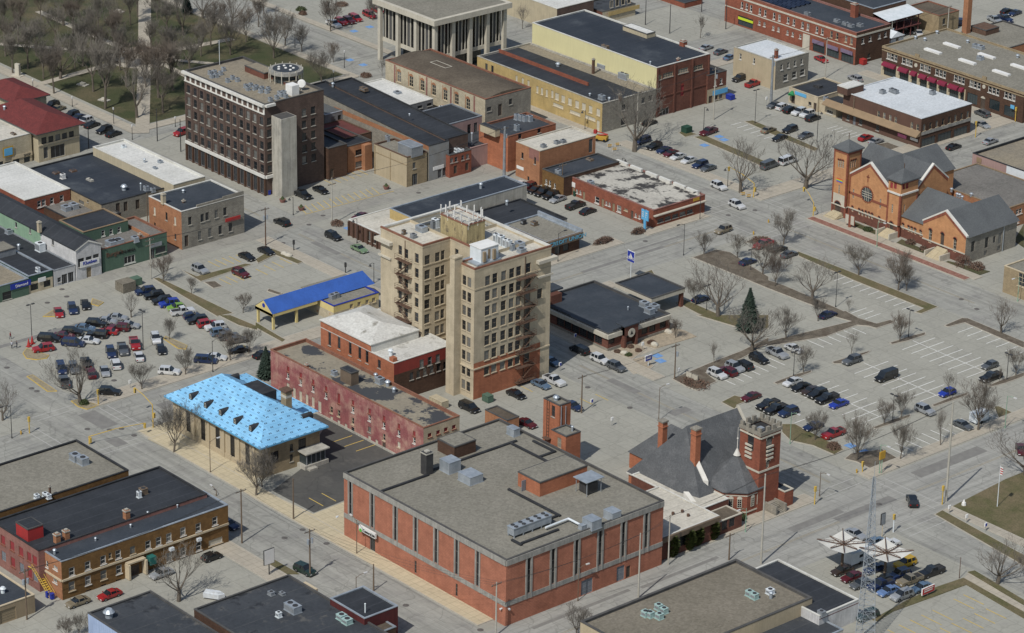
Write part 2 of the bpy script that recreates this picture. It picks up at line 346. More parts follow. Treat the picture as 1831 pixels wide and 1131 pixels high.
M('sign_blue',(.02,.04,.30),(.02,.035,.26),.5, rough=.4); M('sign_white',(.7,.7,.68),(.6,.6,.58),.5); M('sign_green',(.08,.4,.05),(.08,.35,.05),.5)
M('sky_blue_sign',(.12,.38,.62),(.1,.33,.55),.5); M('letter_black',(.02,.02,.02),(.03,.03,.03),.5); M('letter_cyan',(.12,.34,.48),(.1,.3,.42),.5); M('pink_sign',(.6,.18,.3),(.5,.15,.25),.5); M('gold',(.45,.28,.04),(.4,.24,.04),.5)
M('lime_sign',(.5,.6,.03),(.45,.55,.03),.5); M('sign_red',(.38,.035,.03),(.3,.03,.03),.5); M('teal_awning',(.02,.14,.12),(.02,.1,.09),.5); M('green_awning',(.03,.22,.08),(.03,.18,.06),.5)
m, N, L, B = newmat('siding_rib'); B.inputs['Roughness'].default_value = .6
tc = N.new('ShaderNodeTexCoord').outputs['Object']; w_ = nd(N, 'ShaderNodeTexWave', Scale=1.6); w_.bands_direction = 'Y'; L.new(tc, w_.inputs[0])
L.new(mixc(N, L, ramp(N, L, noise(N, L, tc,.5,4), [(.4,(0,)*3),(.7,(1,)*3)]), ramp(N, L, w_.outputs[1], [(.2,(.16,.165,.165)),(.5,(.28,.29,.29))]),(.2,.195,.18)), B.inputs['Base Color'])
m, N, L, B = newmat('blue_sheathing'); B.inputs['Roughness'].default_value = .6; B.inputs['Specular IOR Level'].default_value = .2
tc = N.new('ShaderNodeTexCoord').outputs['UV']; bt = N.new('ShaderNodeTexBrick'); L.new(tc, bt.inputs['Vector'])
for k, v in (('Scale',1.),('Mortar Size',.03),('Brick Width',6.),('Row Height',1.25),('Bias',0)): bt.inputs[k].default_value = v
bt.inputs['Color1'].default_value = (.235,.50,.74,1); bt.inputs['Color2'].default_value = (.205,.46,.70,1); bt.inputs['Mortar'].default_value = (.12,.32,.58,1)
out = mixc(N, L,1., bt.outputs[0], ramp(N, L, noise(N, L, tc,.3,4), [(.3,(.80,)*3),(.7,(1.10,)*3)]), 'MULTIPLY')
sp = N.new('ShaderNodeSeparateXYZ'); L.new(tc, sp.inputs[0])
def fr(sock, per, off=0.):
 a = nd(N, 'ShaderNodeMath', operation='MULTIPLY_ADD'); L.new(sock, a.inputs[0]); a.inputs[1].default_value = 1/per
 if hasattr(off, 'links'): L.new(off, a.inputs[2])
 else: a.inputs[2].default_value = off
 b = nd(N, 'ShaderNodeMath', operation='FRACT'); L.new(a.outputs[0], b.inputs[0]); return b.outputs[0]
def lt(s, v, op='LESS_THAN'):
 a = nd(N, 'ShaderNodeMath', operation=op); L.new(s, a.inputs[0])
 if hasattr(v, 'links'): L.new(v, a.inputs[1])
 else: a.inputs[1].default_value = v
 return a.outputs[0]
rowi = nd(N, 'ShaderNodeMath', operation='FLOOR'); dv = nd(N, 'ShaderNodeMath', operation='DIVIDE'); L.new(sp.outputs[1], dv.inputs[0]); dv.inputs[1].default_value = 1.25; L.new(dv.outputs[0], rowi.inputs[0])
off = lt(rowi.outputs[0],.37, 'MULTIPLY')
u = fr(sp.outputs[0],1.9, off); v = fr(sp.outputs[1],1.25)
mk = lt(lt(u,.34), lt(lt(v,.34, 'GREATER_THAN'), lt(v,.62), 'MULTIPLY'), 'MULTIPLY')
gap = lt(fr(u,.2),.6); mk = lt(mk, gap, 'MULTIPLY')
L.new(mixc(N, L, mk, out,(.05,.09,.15)), B.inputs['Base Color'])
# ---------------------------------------------------------------- windows and doors (shared meshes)
WST = {  # frame material, pane, frame width, muntin columns, rows, sill material
'white': ('white_trim', 'glass',.15,1,2, 'white_trim'), 'blind': ('cream_trim', 'blind_glass',.1,1,2, 'cream_trim'), 'dark': ('dark_cap', 'glass',.06,1,2, 'concrete'),
'cream': ('cream_trim', 'glass',.1,1,2, 'cream_trim'), 'tan': ('tan_siding', 'glass',.05,1,2, 'tan_brick'), 'board': ('sign_white', 'whiteboard',.05,1,1, 'cream_trim'), 'red': ('red_brick', 'redboard',.06,1,1, 'red_brick'),
'slit': ('concrete_band', 'dark_glass',.03,1,3, None), 'shop': ('dark_metal', 'tinted_glass',.08,4,1, None), 'store': ('grey_metal', 'dark_glass',.08,3,1, None), 'big': ('cream_trim', 'glass',.14,2,3, 'cream_trim'),
'bronze': ('dark_metal', 'dark_glass',.07,3,5, None), 'wide': ('white_trim', 'glass',.14,3,1, 'white_trim'), 'grey': ('grey_metal', 'glass',.08,1,2, 'concrete'), 'door': ('old_wood', 'doorboard',.1,1,1, None),
'whitedoor': ('white_trim', 'whiteboard',.08,1,1, None), 'reddoor': ('red_paint', 'redboard',.08,1,1, None), 'garage': ('tan_siding', 'garageboard',.1,1,5, None), 'greydoor': ('grey_metal', 'greyboard',.08,2,4, None), 'green': ('cream_trim', 'blind_glass',.08,4,2, 'concrete'),
'lead': ('limestone', 'dark_glass',.1,2,4, 'limestone'), 'oct': ('dark_metal', 'glass',.1,3,1, None)}
M('whiteboard',(.50,.47,.38),(.42,.39,.31),.7, rnd=1); M('redboard',(.27,.04,.045),(.2,.035,.04),.7, rnd=1); M('doorboard',(.05,.04,.035),(.09,.07,.055),.7, rnd=1)
M('garageboard',(.21,.17,.11),(.24,.195,.13),.7); M('greyboard',(.19,.205,.23),(.15,.165,.185),.7)
WC = {}
def arch_pts(w, h, n=8): return [(-w/2,-h/2), (w/2,-h/2)]+[(w/2*math.cos(math.pi*i/n), h/2-w/2+w/2*math.sin(math.pi*i/n)) for i in range(n+1)]
def win_meshes(w, h, st, arch=False):
 k = (round(w,2), round(h,2), st, arch)
 if k in WC: return WC[k]
 fm, pm, fw, nc, nr, sm = WST[st]; b = MB()
 fw = min(fw, w*.2)
 x, z = w/2, h/2
 for r in ((-x,-x+fw,-z, z), (x-fw, x,-z, z), (-x+fw, x-fw, z-fw, z), (-x+fw, x-fw,-z,-z+fw)): b.box(r[0], r[1],-.08,.0, r[2], r[3])
 t = fw*.6
 for i in range(1, nc): c = -x+w*i/nc; b.box(c-t/2, c+t/2,-.07,.0,-z+fw, z-fw)
 for i in range(1, nr): c = -z+h*i/nr; b.box(-x+fw, x-fw,-.06,.0, c-t/2, c+t/2)
 fr_ = b.mesh('frame', MATS[fm]); p = MB(); p.quad((-x+fw*.5,-.03,-z+fw*.5),(x-fw*.5,-.03,-z+fw*.5),(x-fw*.5,-.03, z-fw*.5),(-x+fw*.5,-.03, z-fw*.5))
 pn = p.mesh('pane', MATS[pm]); sl = None
 if sm: s = MB(); s.box(-x-.12, x+.12,-.34,-.21,-z-.16,-z); sl = s.mesh('sill', MATS[sm])
 WC[k] = (fr_, pn, sl); return WC[k]
def text_mesh(name, c, parent):
 t = bpy.data.objects.new('tmp', c); col.objects.link(t); dg = bpy.context.evaluated_depsgraph_get(); me = bpy.data.meshes.new_from_object(t.evaluated_get(dg)); bpy.data.objects.remove(t)
 if not me.materials: me.materials.append(c.materials[0])
 return link(name, me, parent)
def many(name, mesh, parent, locs, rz=0):
 return [link(name, mesh, parent, l, rz) for l in locs]
def boxm(name, x0, x1, y0, y1, z0, z1, mat): b = MB(); b.box(x0, x1, y0, y1, z0, z1, bottom=True); return b.mesh(name, MATS[mat])
class Bld:
 """rectangular building standing on the street grid; L, C, R = its three roof corners seen from the south-west"""
 def __init__(s, name, label, L, C, R, h=None, base=None, wall='red_brick', roof='black_roof', cap='dark_cap', par=.6, h1=None, cat='building', group=None, rot=0, walls=None, z0=0, capw=.32, pmat=None, parent=None, wl=None, D=None, W=None, axis=None):
  if base is not None: h = height(base, C)
  s.h = h; s.h1 = h if h1 is None else h1; s.z0 = z0
  if C is None:   # corner hidden: reckon it from the corners that show
   K = axis; kk = g(*K, h) if K else None; l_ = g(*L, h) if L else None; r_ = g(*R, h) if R else None
   W = W or (r_.x-kk.x); D = D or ((kk.y-l_.y) if l_ is not None else 0)
   cc = Vector((r_.x, r_.y-D, h)) if r_ is not None else (Vector((l_.x+W, l_.y, h)) if l_ is not None else Vector((kk.x+W, kk.y-D, h)))
  c = g(*C, s.h1) if C is not None else cc; l = g(*L, h) if L else None; r = g(*R, h if h1 is None else h1) if R else None
  s.rot = rot
  if rot == 'fit': s.rot = math.atan2(c.y-l.y, c.x-l.x)
  ux = Vector((math.cos(s.rot), math.sin(s.rot),0)); uy = Vector((-ux.y, ux.x,0))
  s.W = W or (c-l).dot(ux); s.D = D or (r-c).dot(uy); o = c-ux*s.W; s.o = Vector((o.x, o.y,0)); s.ux, s.uy = ux, uy
  s.c = c; s.wall = wall; s.walls = walls or {}; s.roofm = roof; s.capm = cap; s.par = par; s.capw = capw; s.pm = pmat
  s.holes = {'L': [], 'R': []}; s.patch = []; s.parent = parent
  if parent is None: s.e = thing(name, label, cat, s.o, s.rot, group)
  else: s.e = link(name, None, parent.e, s.loc(s.o, parent)); 
  s.name = name; s.pc = 0
 def loc(s, p, b): d = Vector(p)-b.o; return Vector((d.dot(b.ux), d.dot(b.uy), p[2]))
 def face(s, f, P_):
  """photograph point on face f -> (u along it, z)"""
  px, py = q(*P_); d = _ray(px, py)
  n = -s.uy if f == 'L' else s.ux; p0 = s.o if f == 'L' else s.c
  t = (Vector((p0.x, p0.y,0))-CAM).dot(Vector((n.x, n.y,0)))/d.dot(Vector((n.x, n.y,0)))
  x = CAM+d*t; a = x-s.o
  return (a.dot(s.ux) if f == 'L' else a.dot(s.uy)), x.z
 def top(s, P_, z=None):
  p = g(*P_, s.h-s.par if z is None else z); a = p-s.o; return a.dot(s.ux), a.dot(s.uy)
 def win(s, f, u, z, w, h, st='dark', arch=False, name='window', dep=.2):
  L_ = s.W if f == 'L' else s.D
  if u-w/2 < .15 or u+w/2 > L_-.15: return
  if z-h/2 < s.z0+.02: h = max(.3, z+h/2-s.z0-.05); z = s.z0+.03+h/2
  for (a, b, c, d) in s.holes[f]:
   if abs(a-u) < (w+c)/2+.05 and abs(b-z) < (h+d)/2+.05: return
  s.holes[f].append((u, z, w, h)); fr_, pn, sl = win_meshes(w, h, st)
  rz = 0 if f == 'L' else math.pi/2; p = (u, dep, z) if f == 'L' else (s.W-dep, u, z)
  nm = 'door' if 'door' in st else ('garage_door' if st == 'garage' else name)
  o = link(nm, fr_, s.e, p, rz); c = link('door_panel' if 'door' in nm else 'pane', pn, o if s.parent is None else s.e, None if s.parent is None else p,0 if s.parent is None else rz)
  if sl is not None and s.parent is None: link('sill', sl, o)
  if arch:
   a = MB(); r = w/2; a.quad(*[(r*math.cos(math.pi*i/8),-.22, h/2+r*.8*math.sin(math.pi*i/8)) for i in range(9)]); a.obj('arch_head', MATS[arch], o)
  return o
 def row(s, f, p0, p1, n, w, h, st='dark', arch=False):
  a = s.face(f, p0); b = s.face(f, p1)
  for i in range(n):
   t = i/(n-1) if n > 1 else 0
   s.win(f, a[0]+(b[0]-a[0])*t, a[1] if n == 1 else (a[1]+b[1])/2, w, h, st, arch)
 def at(s, f, pts, w, h, st='dark', arch=False):
  for p in pts: u, z = s.face(f, p); s.win(f, u, z, w, h, st, arch)
 def band(s, f, z0, z1, mat, d=.08, u0=0, u1=None, name='trim_band'):
  b = MB(); L_ = s.W if f == 'L' else s.D; u1 = L_ if u1 is None else u1
  if f == 'L': b.box(u0, u1,-d,0, z0, z1, bottom=True)
  else: b.box(s.W, s.W+d, u0, u1, z0, z1, bottom=True)
  return b.obj(name, MATS[mat], s.e)
 def box(s, name, x, y, z, w, d, h, mat, rz=0, parent=None, detail=None):
  b = MB(); b.box(-w/2, w/2,-d/2, d/2,0, h); o = b.obj(name, MATS[mat], parent or s.e, (x, y, z), rz); return o
 def unit(s, P_, w=2., d=1.6, h=1.1, mat='galvanised', zr=None, kind='ac'):
  """rooftop air handler seen at photograph point P_"""
  z = (s.h-s.par) if zr is None else zr; x, y = s.top(P_, z+h*.5); b = MB()
  b.box(-w/2, w/2,-d/2, d/2,.15, h); b.box(-w/2-.1, w/2+.1,-d/2-.1, d/2+.1,0,.12)
  b.box(-w/2-.04, w/2+.04,-d/2-.04, d/2+.04, h-.08, h+.02)
  o = b.obj('rooftop_unit', MATS[mat], s.e,(x, y, z-.01))
  if kind == 'ac':
   n = max(1, int(w/1.3)); r = min(d, w/n)*.36; f = MB(); f.tube((0,0, h+.01), (0,0, h+.10), r, r*.95,12)
   many('fan_grille', f.mesh('fan_grille', MATS['dark_metal']), o, [(-w/2+w*(i+.5)/n,0,0) for i in range(n)])
   f = MB(); f.box(-w/2+.12, w/2-.12,-d/2-.03,-d/2,.35, h-.25); f.obj('intake_grille', MATS['grey_metal'], o)
  return o
 def vent(s, P_, r=.25, h=.9, mat='galvanised', zr=None):
  z = (s.h-s.par) if zr is None else zr; x, y = s.top(P_, z+h*.5); b = MB(); b.tube((0,0,0), (0,0, h), r, n=10); b.tube((0,0, h), (0,0, h+r*.8), r*1.6, r*.9, n=10)
  return b.obj('roof_vent', MATS[mat], s.e,(x, y, z-.01))
 def pent(s, L, C, R, h, wall, roof='black_roof', name='penthouse', z=None, cap='dark_cap'):
  z = (s.h-s.par) if z is None else z; l, c, r = [s.top(p, z+h) for p in (L, C, R)]
  w, d = c[0]-l[0], r[1]-c[1]; x, y = c[0]-w, c[1]; o = s.box(name, x+w/2, y+d/2, z-.01, w, d, h, wall)
  b = MB(); b.box(-w/2-.08, w/2+.08,-d/2-.08, d/2+.08, h-.15, h+.06, bottom=True); e = b.obj('penthouse_coping', MATS[cap], o)
  b = MB(); b.quad((-w/2+.2,-d/2+.2, h+.07),(w/2-.2,-d/2+.2, h+.07),(w/2-.2, d/2-.2, h+.07),(-w/2+.2, d/2-.2, h+.07)); b.obj('penthouse_roof', MATS[roof], o); return o
 def curb(s, pts, mat='black_cap', w=.5, h=.35):
  z = s.h-s.par; P = [s.top(p, z+h) for p in pts]; b = MB()
  for (x0, y0), (x1, y1) in zip(P, P[1:]):
   if abs(x1-x0) > abs(y1-y0): b.box(min(x0, x1)-w/2, max(x0, x1)+w/2, (y0+y1)/2-w/2, (y0+y1)/2+w/2, z, z+h)
   else: b.box((x0+x1)/2-w/2, (x0+x1)/2+w/2, min(y0, y1), max(y0, y1), z, z+h+.003)
  return b.obj('roof_curb', MATS[mat], s.e)
 def chimney(s, P_, w=.9, d=.9, h=2., mat='red_brick', zr=None):
  z = (s.h-s.par) if zr is None else zr; x, y = s.top(P_, z+h*.5); o = s.box('chimney', x, y, z-.01, w, d, h, mat); b = MB(); b.box(-w/2-.1, w/2+.1,-d/2-.1, d/2+.1, h-.25, h-.02); b.box(-w*.25, w*.25,-d*.25, d*.25, h, h+.25); b.obj('chimney_cap', MATS['concrete'], o); return o
 def text(s, f, P_, txt, size, mat, out=.12, name='lettering', ext=.03, align='CENTER', sx=1., bold=0):
  u, z = s.face(f, P_); c = bpy.data.curves.new('lettering', 'FONT'); c.body = txt; c.size = size; c.extrude = ext; c.align_x = align; c.align_y = 'CENTER'; c.materials.append(MATS[mat]); c.offset = bold
  o = text_mesh(name, c, s.e); o.rotation_euler = (R_(90),0,0 if f == 'L' else R_(90)); o.location = (u,-out, z) if f == 'L' else (s.W+out, u, z); o.scale = (sx,1,1); return o
 def panel(s, f, P_, w, h, mat, name='sign_panel', out=.1, th=.1):
  u, z = s.face(f, P_); b = MB(); b.box(-w/2, w/2,-th,0,-h/2, h/2, bottom=True); return b.obj(name, MATS[mat], s.e,(u,-out+.1, z) if f == 'L' else (s.W+out-.1, u, z),0 if f == 'L' else R_(90))
 def wallmesh(s):
  b = MB(); h0, h1, z0 = s.h, s.h1, s.z0; zt = min(h0, h1); dep = .2
  for f, L_ in (('L', s.W),('R', s.D)):
   T = (lambda u, v, d=0: (u, d, v)) if f == 'L' else (lambda u, v, d=0: (s.W-d, u, v)); H = s.holes[f]
   us = sorted({0, L_, *[round(a-w/2,3) for a, _, w, _ in H], *[round(a+w/2,3) for a, _, w, _ in H]}); zt_ = zt if f == 'L' else h1
   PT_ = [p for p in s.patch if p[0] == f]; us = sorted(set(us) | {min(L_, max(0, u)) for p in PT_ for u in p[1:3]})
   zs = sorted({z0, zt_, *[min(zt_, max(z0, v)) for p in PT_ for v in p[3:5]], *[round(c-k/2,3) for _, c, _, k in H if c+k/2 < zt_], *[round(c+k/2,3) for _, c, _, k in H if c+k/2 < zt_]})
   for i in range(len(zs)-1):
    zc = (zs[i]+zs[i+1])/2; run = None; rm = 0
    for j in range(len(us)-1):
     uc = (us[j]+us[j+1])/2; hole = any(abs(uc-a) < w/2 and abs(zc-c) < k/2 for a, c, w, k in H)
     mi = -1 if hole else (0 if f == 'L' else 1)
     if not hole:
      for p in PT_:
       if p[1] <= uc <= p[2] and p[3] <= zc <= p[4]: mi = 3+s.patch.index(p)
     if run is not None and mi != rm: b.quad(T(run, zs[i]), T(us[j], zs[i]), T(us[j], zs[i+1]), T(run, zs[i+1]), m=rm); run = None
     if run is None and mi >= 0: run = us[j]; rm = mi
    if run is not None: b.quad(T(run, zs[i]), T(us[-1], zs[i]), T(us[-1], zs[i+1]), T(run, zs[i+1]), m=rm)
   for a, c, w, k in H:
    x0, x1, y0, y1 = a-w/2, a+w/2, c-k/2, c+k/2; mm = 0 if f == 'L' else 1
    b.quad(T(x0, y0), T(x0, y0, dep), T(x0, y1, dep), T(x0, y1), m=mm); b.quad(T(x1, y0, dep), T(x1, y0), T(x1, y1), T(x1, y1, dep), m=mm)
    b.quad(T(x0, y1), T(x0, y1, dep), T(x1, y1, dep), T(x1, y1), m=mm); b.quad(T(x0, y0, dep), T(x0, y0), T(x1, y0), T(x1, y0, dep), m=mm)
  if h0 != h1: b.quad((0,0, zt), (s.W,0, zt), (s.W,0, h1), (0,0, h0), m=0) if True else 0
  b.quad((s.W, s.D, z0), (0, s.D, z0), (0, s.D, h0), (s.W, s.D, h1), m=2); b.quad((0, s.D, z0), (0,0, z0), (0,0, h0), (0, s.D, h0), m=2)
  ws = [MATS[s.walls.get('L', s.wall)], MATS[s.walls.get('R', s.wall)], MATS[s.walls.get('B', s.wall)]]+[MATS[p[5]] for p in s.patch]
  return b.obj('wall', ws, s.e)
 def build(s, flat=True):
  s.wallmesh(); W, D, h0, h1, p, cw = s.W, s.D, s.h, s.h1, s.par, s.capw
  b = MB(); z = lambda x: h0+(h1-h0)*x/W
  if not flat: return s
  b.quad(*[(x, y, z(x)-p) for x, y in ((0,0),(W,0),(W, D),(0, D))]); b.obj('roof', MATS[s.roofm], s.e)
  if p > .05:
   c = MB(); o = .06
   for x0, x1, y0, y1 in ((-o, W+o,-o, cw), (-o, W+o, D-cw, D+o), (-o, cw, cw, D-cw), (W-cw, W+o, cw, D-cw)):
    za = z(max(0, min(W, x0))); zb = z(max(0, min(W, x1))); n = len(c.v)
    c.v += [(x0,y0,za-.12),(x1,y0,zb-.12),(x1,y1,zb-.12),(x0,y1,za-.12),(x0,y0,za+.04),(x1,y0,zb+.04),(x1,y1,zb+.04),(x0,y1,za+.04)]
    c.f += [tuple(n+i for i in f) for f in ((0,1,5,4),(1,2,6,5),(2,3,7,6),(3,0,4,7),(4,5,6,7),(3,2,1,0))]; c.m += [0]*6
   c.obj('coping', MATS[s.capm], s.e)
   i = MB(); q4 = [(cw-.05, cw-.05), (W-cw+.05, cw-.05), (W-cw+.05, D-cw+.05), (cw-.05, D-cw+.05)]
   for k in range(4):
    a, e = q4[k], q4[(k+1) % 4]; i.quad((*e, z(e[0])-p), (*a, z(a[0])-p), (*a, z(a[0])-.1), (*e, z(e[0])-.1))
   i.obj('parapet_face', MATS[s.pm or s.capm], s.e)
  return s
 def hip(s, eave, rise, mat, over=.6, ridge='x', run=None, z=None, edge='dark_cap'):
  W, D = s.W, s.D; z = s.h if z is None else z; o = over; r = run or (D/2 if ridge == 'x' else W/2); b = MB()
  A = (-o,-o, z), (W+o,-o, z), (W+o, D+o, z), (-o, D+o, z)
  if ridge == 'x': P1, P2 = (r-o, D/2, z+rise),(W-r+o, D/2, z+rise); fs = [(A[0], A[1], P2, P1),(A[1], A[2], P2),(A[2], A[3], P1, P2),(A[3], A[0], P1)]
  else: P1, P2 = (W/2, r-o, z+rise), (W/2, D-r+o, z+rise); fs = [(A[0], A[1], P1), (A[1], A[2], P2, P1), (A[2], A[3], P2), (A[3], A[0], P1, P2)]
  for f in fs: b.quad(*f)
  ro = b.obj('roof', MATS[mat], s.e); e = MB(); e.box(-o, W+o,-o, D+o, z-.3, z-.01, bottom=True); e.obj('eave', MATS[edge], ro); return ro
def gable(parent, P0, ux, L_, W_, z, rise, mat, over=.4, name='roof'):
 """gable roof: ridge along ux from P0 (corner), spans W_ across"""
 b = MB(); ux = Vector((ux[0], ux[1],0)); uy = Vector((-ux.y, ux.x,0)); P0 = Vector(P0); P0.z = 0
 f = lambda a, c, h: tuple(P0+ux*a+uy*c+Vector((0,0, h)))
 k = over*rise/(W_/2); t = .25
 b.quad(f(-over,-over, z-k), f(L_+over,-over, z-k), f(L_+over, W_/2, z+rise), f(-over, W_/2, z+rise))
 b.quad(f(L_+over, W_+over, z-k), f(-over, W_+over, z-k), f(-over, W_/2, z+rise), f(L_+over, W_/2, z+rise))
 for a in (-over, L_+over):
  b.quad(f(a,-over, z-k), f(a,-over, z-k-t), f(a, W_/2, z+rise-t), f(a, W_/2, z+rise)); b.quad(f(a, W_+over, z-k), f(a, W_+over, z-k-t), f(a, W_/2, z+rise-t), f(a, W_/2, z+rise))
 b.quad(f(-over,-over, z-k), f(-over,-over, z-k-t), f(L_+over,-over, z-k-t), f(L_+over,-over, z-k))
 return b.obj(name, MATS[mat], parent)
# ================================================================ buildings
def pp(c, *xy): return [(c, a, b) for a, b in xy]
# ---- the big windowless brick block with concrete bands
b = Bld('brick_block', 'large flat roofed brick block with grey concrete bands and tall slit windows',('31',583,0),('31',1785,612),('32',1092,190), base=('31',1775,1085), wall='panel_brick', roof='gravel_roof', cap='dark_cap', par=.45)
BH = b.h
for x, y in ((676,175), (831,260), (996,352), (1140,430), (1285,510), (1432,590), (1581,675)):
 u, z = b.face('L',('31', x, y)); b.win('L', u,8.65,.72,7.1, 'slit', dep=.06)
 for s_ in (-1,1): m_ = MB(); c_ = u+s_*.58; m_.box(c_-.17, c_+.17,-.12,0,4.0, BH-1.2, bottom=True); m_.obj('concrete_fin', MATS['concrete_band'], b.e)
for x, y in ((125,720), (297,652), (465,586), (632,520), (797,455), (960,390)):
 u, z = b.face('R',('32', x, y)); b.win('R', u,8.65,.78,7.1, 'slit', dep=.06)
 for s_ in (-1,1): m_ = MB(); c_ = u+s_*.62; m_.box(b.W, b.W+.16, c_-.19, c_+.19,4.0, BH-1.2, bottom=True); m_.obj('concrete_fin', MATS['concrete_band'], b.e)
for f in 'LR': b.band(f, BH-1.25, BH-.14, 'concrete_band',.2); b.band(f,4.0,4.95, 'concrete_band',.1)
for f, P_, w, h in (('L',('31',1138,662),.6,2.6),('L',('31',1430,826),.6,2.6)): u, z = b.face(f, P_); b.win(f, u, z, w, h, 'slit')
u, z = b.face('L',('31',832,490)); b.win('L', u,1.65,1.6,3.3, 'store', name='entrance')
u, z = b.face('R',('32',540,780)); b.win('R', u,1.6,2.9,3.1, 'greydoor'); u, z = b.face('R',('32',780,680)); b.win('R', u,1.6,2.0,3.1, 'greydoor'); u, z = b.face('R',('32',815,675)); b.win('R', u+.7,1.3,1.1,2.5, 'door')
sgn = b.panel('L',('31',822,402),5.0,1.15, 'sign_white', out=.75, th=.35); b.text('L',('31',838,412), 'CenturyLink',.82, 'letter_black', out=1.12, sx=.88)
u, z = b.face('L',('31',782,386)); m_ = MB(); m_.tube((u-.15,-1.13, z-.15),(u-.15,-1.05, z-.15),.36, n=12); m_.obj('emblem', MATS['sign_green'], b.e)
for f, P_ in (('L',('31',1755,955)),('R',('31',1797,955)),('L',('31',590,300))): u, z = b.face(f, P_); m_ = MB(); p_ = (u,0, z) if f == 'L' else (b.W, u, z); d_ = (0,-.5,-.05) if f == 'L' else (.5,0,-.05); m_.tube(p_, tuple(i+j for i, j in zip(p_, d_)),.13,.22,8); m_.obj('flood_lamp', MATS['white_metal'], b.e)
b.build()
b.curb([('31',885,120),('31',1231,0),('21',1831,870)]); b.curb([('22',0,900),('22',250,1030)]); b.curb([('22',155,890),('22',310,955),('22',200,1005)])
b.curb([('32',0,100),('32',330,295),('32',205,335)]); b.curb([('32',0,470),('32',80,492),('32',330,385)])
b.pent(('21',1300,872),('21',1415,935),('21',1560,878),2.6, 'brown_brick', 'gravel_roof')
p_ = b.pent(('22',45,1110),('32',205,62),('22',540,1065),3.0, 'orange_brick', 'gravel_roof')
b.box('penthouse_door', *b.top(('32',88,120), BH-.45), BH-.45,.1,1.,2.2, 'greyboard')
b.unit(('21',1385,1060),2.9,2.9,2.4, kind=''); b.unit(('31',1530,20),3.6,3.2,1.7, kind=''); b.unit(('32',575,345),2.7,2.4,1.9, kind=''); b.unit(('32',720,285),2.5,2.2,1.7, kind='')
b.chimney(('21',1220,1045),1.7,1.7,4.6, 'dark_metal'); b.unit(('22',15,820),2.2,1.6,1.6, kind=''); b.unit(('32',505,375),1.,1.,.9, kind='')
x, y = b.top(('32',130,400)); o = MB(); o.box(-.9,.9,-4.6,4.6,.5,1.9); o.box(-1,1,-4.7,4.7,1.9,2.05)
for i in range(5):
 for sx in (-.8,.8): o.box(sx-.1, sx+.1,-4.5+i*2.2,-4.3+i*2.2,0,.5)
ch = o.obj('chiller', MATS['galvanised'], b.e,(x, y, BH-.45)); 
o = MB(); o.tube((0,0,2.06),(0,0,2.16),.4, n=12); many('fan_grille', o.mesh('fan_grille', MATS['dark_metal']), ch, [(sx,-3.7+i*1.85,0) for i in range(5) for sx in (-.5,.5)])
o = MB(); z_ = BH+.2; a_ = b.top(('32',245,382), z_); c_ = b.top(('32',408,318), z_); d_ = b.top(('32',505,368), z_); o.tube((*a_, z_),(*c_, z_),.22, n=8); o.tube((*c_, z_),(*d_, z_),.22, n=8); o.obj('duct_pipe', MATS['white_metal'], b.e)
x, y = b.top(('32',550,125)); o = MB(); o.box(-1.2,1.2,-1.3,1.3,.2,2.2); pv = o.obj('cooling_unit', MATS['dark_metal'], b.e,(x, y, BH-.45)); o = MB(); o.box(-1.9,1.9,-2.3,2.3,3.0,3.12, bottom=True)
for sx in (-1.5,1.5):
 for sy in (-1.8,1.8): o.tube((sx, sy,0), (sx, sy,3),.07)
o.obj('canopy', MATS['galvanised'], pv)
# ---- brick lift towers behind it
b = Bld('brick_stair_tower', 'tall slim brick rooftop tower rising behind the big brick block',('22',215,590),('22',345,640),('22',425,612), h=15.5, wall='orange_brick', roof='gravel_roof', cap='dark_cap', par=.3)
b.at('L', pp('22',(300,680)),1.0,2.4, 'dark'); b.build(); b.vent(('22',320,590),.45,.7)
o = MB()
for i in range(9): o.box(1.2,1.8,-.12,-.06,8+i*.7,8.06+i*.7)
o.box(1.15,1.22,-.14,-.04,7.6,15.4); o.box(1.8,1.87,-.14,-.04,7.6,15.4); o.box(.9,2.6,-1.1,0,7.4,7.5, bottom=True); o.obj('ladder', MATS['rust'], b.e)
o = MB(); o.tube((b.W+.1,.4,3),(b.W+.1,.4,15.3),.1); o.tube((b.W+.1,1.6,10.5),(b.W+.1,1.6,15.),.08); o.box(b.W, b.W+.12,1.3,3.2,10.1,10.5); o.obj('downpipe', MATS['galvanised'], b.e)
b = Bld('brick_lift_shaft', 'short brick rooftop shaft with gravel top leaning on the slim brick tower',('22',270,815),('22',390,860),('22',490,820), h=11.5 if False else 15.8, wall='orange_brick', roof='gravel_roof', cap='dark_cap', par=.2)
b.at('L', pp('22',(342,905)),1.2,2.2, 'green'); b.build(); b.vent(('22',435,805),.2,1.)
b = Bld('brick_shed', 'low brick shed with rough gravel roof beside the black car',('21',1595,680),('21',1790,745),('22',35,705), h=3.2, wall='salmon_brick', roof='brown_gravel', cap='dark_cap', par=.15); b.band('L',0,3, 'salmon_brick',.1,2.6,3.2, name='pilaster'); b.build()
